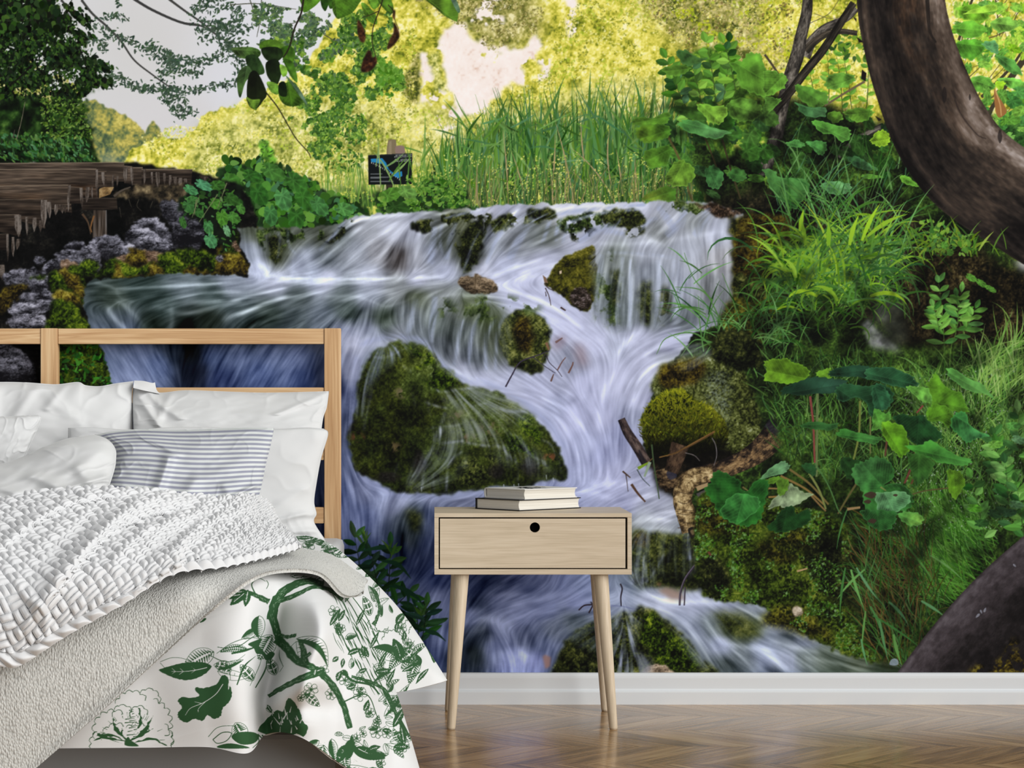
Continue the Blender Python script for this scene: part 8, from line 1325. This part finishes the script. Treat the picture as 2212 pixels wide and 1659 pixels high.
Pt[..., 2] -= .010 * np.exp(-((1 - v) / .05) ** 2) * np.clip(np.linspace(0, 1, 560)[:, None] * 3, .3, 1)   # rolled hem
Vt = at(Pt[..., 0], Pt[..., 1], Pt[..., 2])
tm, nt, b = mat('beige_boucle'); tc = node(nt, 'ShaderNodeTexCoord')
mp = node(nt, 'ShaderNodeMapping'); mp.inputs['Rotation'].default_value = (0, .35, 0); mp.inputs['Scale'].default_value = (300, 300, 190); link(nt, tc.outputs['Object'], mp.inputs['Vector'])
n1 = node(nt, 'ShaderNodeTexVoronoi', Scale=1.0); link(nt, mp.outputs[0], n1.inputs['Vector'])
mp3 = node(nt, 'ShaderNodeMapping'); mp3.inputs['Rotation'].default_value = (0, .35, 0); mp3.inputs['Scale'].default_value = (420, 190, 40); link(nt, tc.outputs['Object'], mp3.inputs['Vector']); n3 = node(nt, 'ShaderNodeTexNoise', Scale=1.0, Detail=2.0); link(nt, mp3.outputs[0], n3.inputs['Vector'])
mx = node(nt, 'ShaderNodeMix', data_type='FLOAT'); mx.inputs[0].default_value = .45; link(nt, n1.outputs['Distance'], mx.inputs[2]); link(nt, n3.outputs['Fac'], mx.inputs[3])
r = cramp(nt, [(.2, (222, 222, 217)), (.5, (207, 207, 202)), (.8, (172, 172, 167))]); link(nt, mx.outputs[0], r.inputs[0]); link(nt, r.outputs[0], b.inputs['Base Color']); b.inputs['Roughness'].default_value = .95; b.inputs['Specular IOR Level'].default_value = .05; b.inputs['Sheen Weight'].default_value = .2
bp = node(nt, 'ShaderNodeBump', Strength=1.0, Distance=.003, invert=True); link(nt, mx.outputs[0], bp.inputs['Height']); link(nt, bp.outputs['Normal'], b.inputs['Normal'])
tag(new('throw_blanket', sheet([(Vt, np.full(Vt.shape, 230.))], .007), tm), 'beige textured throw folded over the bed foot beneath the white knitted blanket', 'blanket')
KNIT = [[(-160,1096,3.66),(-170,1180,3.44),(-170,1290,3.26),(-160,1450,3.25)], [(0,1082,3.66),(-20,1170,3.45),(-20,1285,3.265),(-10,1440,3.25)], [(130,1062,3.68),(90,1160,3.46),(60,1280,3.27),(44,1438,3.255)], [(260,1063,3.70),(220,1150,3.48),(180,1250,3.285),(150,1372,3.26)], [(370,1069,3.74),(340,1140,3.54),(300,1220,3.33),(265,1310,3.275)], [(460,1082,3.80),(440,1140,3.62),(410,1195,3.40),(375,1245,3.325)], [(530,1076,3.90),(520,1130,3.70),(500,1182,3.50),(480,1230,3.38)], [(568,1084,4.0),(575,1130,3.82),(585,1168,3.66),(575,1209,3.49)], [(580,1106,4.05),(605,1142,3.90),(635,1168,3.78),(653,1188,3.64)]]
NU, NV = 620, 420
Pk = patch(KNIT, NU, NV); Vb = at(Pk[..., 0], Pk[..., 1], Pk[..., 2])
Pk = folds_px(Pk, [([(-20, 1215), (60, 1145), (130, 1105), (220, 1078), (300, 1072)], 13, .030), ([(40, 1180), (140, 1112), (240, 1090)], 14, -.018), ([(50, 1360), (130, 1260), (200, 1180), (260, 1125), (330, 1090), (400, 1090)], 14, .034), ([(80, 1250), (160, 1170), (230, 1115)], 16, -.02), ([(260, 1160), (310, 1138), (360, 1122), (420, 1105)], 10, -.034), ([(240, 1230), (300, 1170), (380, 1130), (470, 1100), (520, 1090)], 14, .02), ([(340, 1225), (400, 1175), (470, 1130), (540, 1100)], 13, .022), ([(300, 1230), (360, 1185), (420, 1150)], 13, -.02), ([(372, 1240), (385, 1200), (420, 1170)], 12, .014), ([(40, 1280), (70, 1300), (100, 1330), (90, 1400)], 12, .01)])
Vk = at(Pk[..., 0], Pk[..., 1], Pk[..., 2]); nk = normals(Vb); sgn = np.sign((nk * ([0, -CAMD, CAMH] - Vk)).sum(-1).mean()); nk *= sgn
lu = np.cumsum(np.concatenate([np.zeros((1, NV)), np.linalg.norm(np.diff(Vb, axis=0), axis=-1)]), 0); lv = np.cumsum(np.concatenate([np.zeros((NU, 1)), np.linalg.norm(np.diff(Vb, axis=1), axis=-1)], 1), 1)
lu = lu - lu[:, -1:] * 0; lve = lv[:, -1:] - lv
ca, sa = math.cos(.42), math.sin(.42); cs = .0245
A_ = (lu * ca + lve * sa) / cs; B_ = (-lu * sa + lve * ca) / cs
ia, ib = np.floor(A_), np.floor(B_); fa, fb = A_ - ia, B_ - ib; odd = ((ia + ib) % 2 == 0)
def puff(along, across):
    two = np.abs(((across * 2) % 1) - .5) * 2
    return np.sqrt(np.clip(1 - np.abs(along * 2 - 1) ** 3.2, 0, 1)) * np.sqrt(np.clip(1.03 - two ** 2.6, 0, 1))
hk = np.where(odd, puff(fa, fb), puff(fb, fa)) * .0130
jit = np.random.RandomState(4).rand(97, 89); hk = hk * (.78 + .4 * jit[(ia % 97).astype(int), (ib % 89).astype(int)])
rope = np.sqrt(np.clip(1 - ((lve - .013) / .0135) ** 2, 0, 1)) * (.003 + .014 * np.abs(np.sin(lu / .0085 + lve / .009)) ** .7)
hk = np.where(lve < .0265, rope, hk)
lue = lu[-1:] - lu; hk = np.where(lue < .018, np.maximum(hk * .5, np.sqrt(np.clip(1 - ((lue - .009) / .0095) ** 2, 0, 1)) * .012), hk)
Vk2 = Vk + nk * hk[..., None]
km = plain('white_wool', (224, 225, 226), .95, .05, .25, (1500, .35, .0012))
tag(new('knitted_blanket', sheet([(Vk2, np.full(Vk2.shape, 240.))], .004), km), 'chunky white basket-weave knitted blanket lying across the bed over the beige throw', 'blanket')
# ---- nightstand
ASH = ((188, 171, 145), (206, 189, 164), (214, 199, 176))
ash_x, ash_z, ash_y = wood('ash_board', 0, *ASH, 1., .5, .55, .8), wood('ash_leg', 2, *ASH, 1., .45, .5, .8), wood('ash_side', 2, *ASH, 1., .5, .5, .8)
Y0 = 5.0 - CAMD; sN = F / 5.0
def nx(px): return (px - PX) / sN
def nz(py): return CAMH - (py - PY) / sN
X0, X1 = nx(938.3), nx(1364.7); ZT, ZB = nz(1108.6), nz(1241.2); YB = Y0 + .318
ns = empty('nightstand', ((X0 + X1) / 2, (Y0 + YB) / 2, 0), 'pale ash nightstand with one drawer and four tapered legs beside the bed', 'nightstand')
bm = bmesh.new(); t = .0105
box_bm(bm, X0, Y0, ZT - t, X1, YB, ZT, .0008); box_bm(bm, X0, Y0, ZB, X1, YB, ZB + .0135, .0008); box_bm(bm, X0, Y0 + .0002, ZB + .0137, X0 + .0108, YB, ZT - t - .0002, .0006); box_bm(bm, X1 - .0108, Y0 + .0002, ZB + .0137, X1, YB, ZT - t - .0002, .0006); box_bm(bm, X0 + .011, YB - .008, ZB + .014, X1 - .011, YB - .002, ZT - t - .0005)
bmobj('case', bm, ash_x, ns)
# drawer front with a round finger hole
def drawer():
    x0, x1, z0, z1 = nx(950.3), nx(1351.2), nz(1227.), nz(1120.4); cx, cz, r = nx(1155.5), nz(1139.5), 11.0 / sN
    bm = bmesh.new(); n = 48; y = Y0 + .0015; d = .014
    ring = [(cx + r * math.cos(2 * math.pi * k / n), cz + r * math.sin(2 * math.pi * k / n)) for k in range(n)]
    def hit(a):
        dx, dz = math.cos(a), math.sin(a); ts = [((x1 if dx > 0 else x0) - cx) / dx if abs(dx) > 1e-9 else 9e9, ((z1 if dz > 0 else z0) - cz) / dz if abs(dz) > 1e-9 else 9e9]; q = min(ts); return (cx + dx * q, cz + dz * q)
    out = [hit(2 * math.pi * k / n) for k in range(n)]
    for cxx, czz in ((x0, z0), (x1, z0), (x0, z1), (x1, z1)):
        a = math.atan2(czz - cz, cxx - cx) % (2 * math.pi); k = int(round(a / (2 * math.pi) * n)) % n; out[k] = (cxx, czz)
    L = {}
    for nm, P in (('i', ring), ('o', out)):
        for q, yy in (('f', y), ('b', y + d)): L[nm + q] = [bm.verts.new((p[0], yy, p[1])) for p in P]
    for k in range(n):
        j = (k + 1) % n
        bm.faces.new((L['if'][k], L['of'][k], L['of'][j], L['if'][j])); bm.faces.new((L['ib'][k], L['ib'][j], L['ob'][j], L['ob'][k])); bm.faces.new((L['if'][k], L['if'][j], L['ib'][j], L['ib'][k])); bm.faces.new((L['of'][k], L['ob'][k], L['ob'][j], L['of'][j]))
    bmesh.ops.recalc_face_normals(bm, faces=bm.faces)
    dr = bmobj('drawer', bm, ash_x, ns)
    bm = bmesh.new(); dk = plain('drawer_shade_black', (12, 11, 10), .95, .05)
    box_bm(bm, x0 - .0015, Y0 + .006 + d, z0 - .0015, x1 + .0035, Y0 + .012 + d, z1 + .002); bmobj('drawer_gap_shade', bm, dk, dr)  # thin near-black panel standing in for the shade behind drawer gaps and hole
    return dr
drawer()
def leg(xt, yt, xb, yb, rt, rb):
    bm = bmesh.new(); n = 28; rings = []
    for k, (f, q) in enumerate(((0, 1), (.02, 1), (.5, 1), (.985, 1), (1, .9))):
        z = ZB * (1 - f); r = (rt + (rb - rt) * f) * q; c = (xt + (xb - xt) * f, yt + (yb - yt) * f)
        rings.append([bm.verts.new((c[0] + r * math.cos(2 * math.pi * i / n), c[1] + r * math.sin(2 * math.pi * i / n), z)) for i in range(n)])
    for a, b2 in zip(rings[:-1], rings[1:]):
        for i in range(n): bm.faces.new((a[i], b2[i], b2[(i + 1) % n], a[(i + 1) % n]))
    bm.faces.new(rings[-1]); bm.faces.new(rings[0][::-1]); bmesh.ops.recalc_face_normals(bm, faces=bm.faces)
    bmobj('leg', bm, ash_z, ns, True)
for xf, bf, xk, bk_ in ((.0704, .0428, .0650, .0390), (.4252, .4558, .4350, .4610)):
    leg(xf, 5.035 - CAMD, bf, 5.013 - CAMD, .0190, .0108); leg(xk, 5.285 - CAMD, bk_, 5.318 - CAMD, .0190, .0106)
# ---- books
def book(name, A, ang, L, Wd, th, z, cover, label, marks=False, round_=.0, ct=.0022, over=.0032):
    """A near corner; long fore edge along ang, width Wd to the left-back; spine at the far left"""
    e1 = Vector((math.cos(ang), math.sin(ang), 0)); e2 = Vector((-math.sin(ang), math.cos(ang), 0)); O = Vector((A[0], A[1], z))
    root = empty(name, O + e1 * L / 2 + e2 * Wd / 2, label, 'book', 'books stacked on the nightstand')
    def pt(u, v, h): return O + e1 * u + e2 * v + Vector((0, 0, h))
    def slab(bm, u0, v0, h0, u1, v1, h1):
        vs = [bm.verts.new(pt(u, v, h)) for h in (h0, h1) for u, v in ((u0, v0), (u1, v0), (u1, v1), (u0, v1))]
        for f in ((3, 2, 1, 0), (4, 5, 6, 7), (0, 1, 5, 4), (1, 2, 6, 5), (2, 3, 7, 6), (3, 0, 4, 7)): bm.faces.new([vs[i] for i in f])
    bm = bmesh.new(); slab(bm, 0, 0, 0, L, Wd, ct); slab(bm, 0, 0, th - ct, L, Wd, th)
    n = 10; prev = None
    for k in range(n + 1):                                        # rounded spine
        a = math.pi * (k / n) - math.pi / 2; v = Wd - .001 + round_ * math.cos(a); h = th / 2 + (th / 2) * math.sin(a)
        cur = [bm.verts.new(pt(0, v, h)), bm.verts.new(pt(L, v, h)), bm.verts.new(pt(L, v - .003, h)), bm.verts.new(pt(0, v - .003, h))]
        if prev:
            for i in range(4): bm.faces.new((prev[i], prev[(i + 1) % 4], cur[(i + 1) % 4], cur[i]))
        prev = cur
    bmesh.ops.recalc_face_normals(bm, faces=bm.faces); bmobj('cover', bm, cover, root)
    bm = bmesh.new(); prev = None; n = 12
    for k in range(n + 1):                                        # page block, hollow fore edge
        f = k / n; h = ct + .0001 + (th - 2 * ct - .0002) * f; v = over * .6 + .0045 * math.sin(math.pi * f) * .8
        cur = [bm.verts.new(pt(over, v, h)), bm.verts.new(pt(L - over, v, h)), bm.verts.new(pt(L - over, Wd - .004, h)), bm.verts.new(pt(over, Wd - .004, h))]
        if prev:
            for i in range(4): bm.faces.new((prev[i], prev[(i + 1) % 4], cur[(i + 1) % 4], cur[i]))
        else: bm.faces.new(cur[::-1])
        prev = cur
    bm.faces.new(prev); bmesh.ops.recalc_face_normals(bm, faces=bm.faces); bmobj('pages', bm, pages_m, root)
    if marks:
        bm = bmesh.new(); r = random.Random(4)
        for k in range(26):
            u, v = L * r.uniform(.25, .8), Wd * r.uniform(.2, .75); a = r.uniform(0, 6.28); l, w_ = r.uniform(.008, .03), r.uniform(.003, .007)
            d = Vector((math.cos(a), math.sin(a), 0)); q = Vector((-d.y, d.x, 0)); c = pt(u, v, th + .0003)
            bm.faces.new([bm.verts.new(c - d * l), bm.verts.new(c + q * w_), bm.verts.new(c + d * l), bm.verts.new(c - q * w_)])
        bmesh.ops.recalc_face_normals(bm, faces=bm.faces); bmobj('cover_print', bm, plain('ink_print', (28, 34, 32), .6, .2), root)
    return root
pages_m, nt, b = mat('book_pages'); tc = node(nt, 'ShaderNodeTexCoord'); mp = node(nt, 'ShaderNodeMapping'); mp.inputs['Scale'].default_value = (6, 6, 900); link(nt, tc.outputs['Object'], mp.inputs['Vector'])
n1 = node(nt, 'ShaderNodeTexNoise', Scale=1.0, Detail=3.0); link(nt, mp.outputs[0], n1.inputs['Vector']); r = cramp(nt, [(.3, (204, 199, 188)), (.6, (224, 220, 210))]); link(nt, n1.outputs['Fac'], r.inputs[0]); link(nt, r.outputs[0], b.inputs['Base Color']); b.inputs['Roughness'].default_value = .9
blk, wht = plain('black_cover', (14, 14, 15), .45, .4), plain('white_cover', (222, 220, 214), .5, .35)
DA = 5.093; book('book', ((1121.5 - PX) * DA / F, DA - CAMD), math.radians(42), .230, .166, .0285, ZT + .0006, blk, 'black-covered book lying flat on the nightstand, bottom one of the two', over=.004)
DA = 5.11; book('book', ((1133.5 - PX) * DA / F, DA - CAMD), math.radians(41), .192, .152, .0265, ZT + .0006 + .0288, wht, 'white-covered book lying on top of the black book', True, .005)
# ---- daylight: a big window to the right in front, soft room light all round
sl = bpy.data.lights.new('daylight', 'SUN'); sl.energy = SUN_P; sl.angle = math.radians(50); sl.color = (1., .99, .975)
so = bpy.data.objects.new('daylight', sl); C.objects.link(so); so.location = (3, -3, 2); so.rotation_euler = Vector((-.72, .62, -.34)).to_track_quat('-Z', 'Y').to_euler()
wd = bpy.data.worlds.new('room_light'); bpy.context.scene.world = wd; wd.use_nodes = True
bgn = wd.node_tree.nodes['Background']; bgn.inputs[0].default_value = (1, 1, 1, 1); bgn.inputs[1].default_value = WORLD_E
# ---- camera
cd = bpy.data.cameras.new('camera'); cam = bpy.data.objects.new('camera', cd); C.objects.link(cam); cam.location = (0, -CAMD, CAMH); cam.rotation_euler = (math.pi / 2, 0, 0)
cd.sensor_width = 36.0; cd.lens = F / 2212 * 36.0; cd.shift_x = (2212 / 2 - PX) / 2212; cd.shift_y = (PY - 1659 / 2) / 2212; cd.clip_end = 50
sc = bpy.context.scene; sc.camera = cam
sc.view_settings.view_transform = 'Standard'; sc.view_settings.look = 'None'; sc.view_settings.gamma = 1.0; sc.view_settings.use_curve_mapping = False; sc.view_settings.exposure = 0.0
sc.cycles.max_bounces = 6; sc.cycles.use_denoising = True
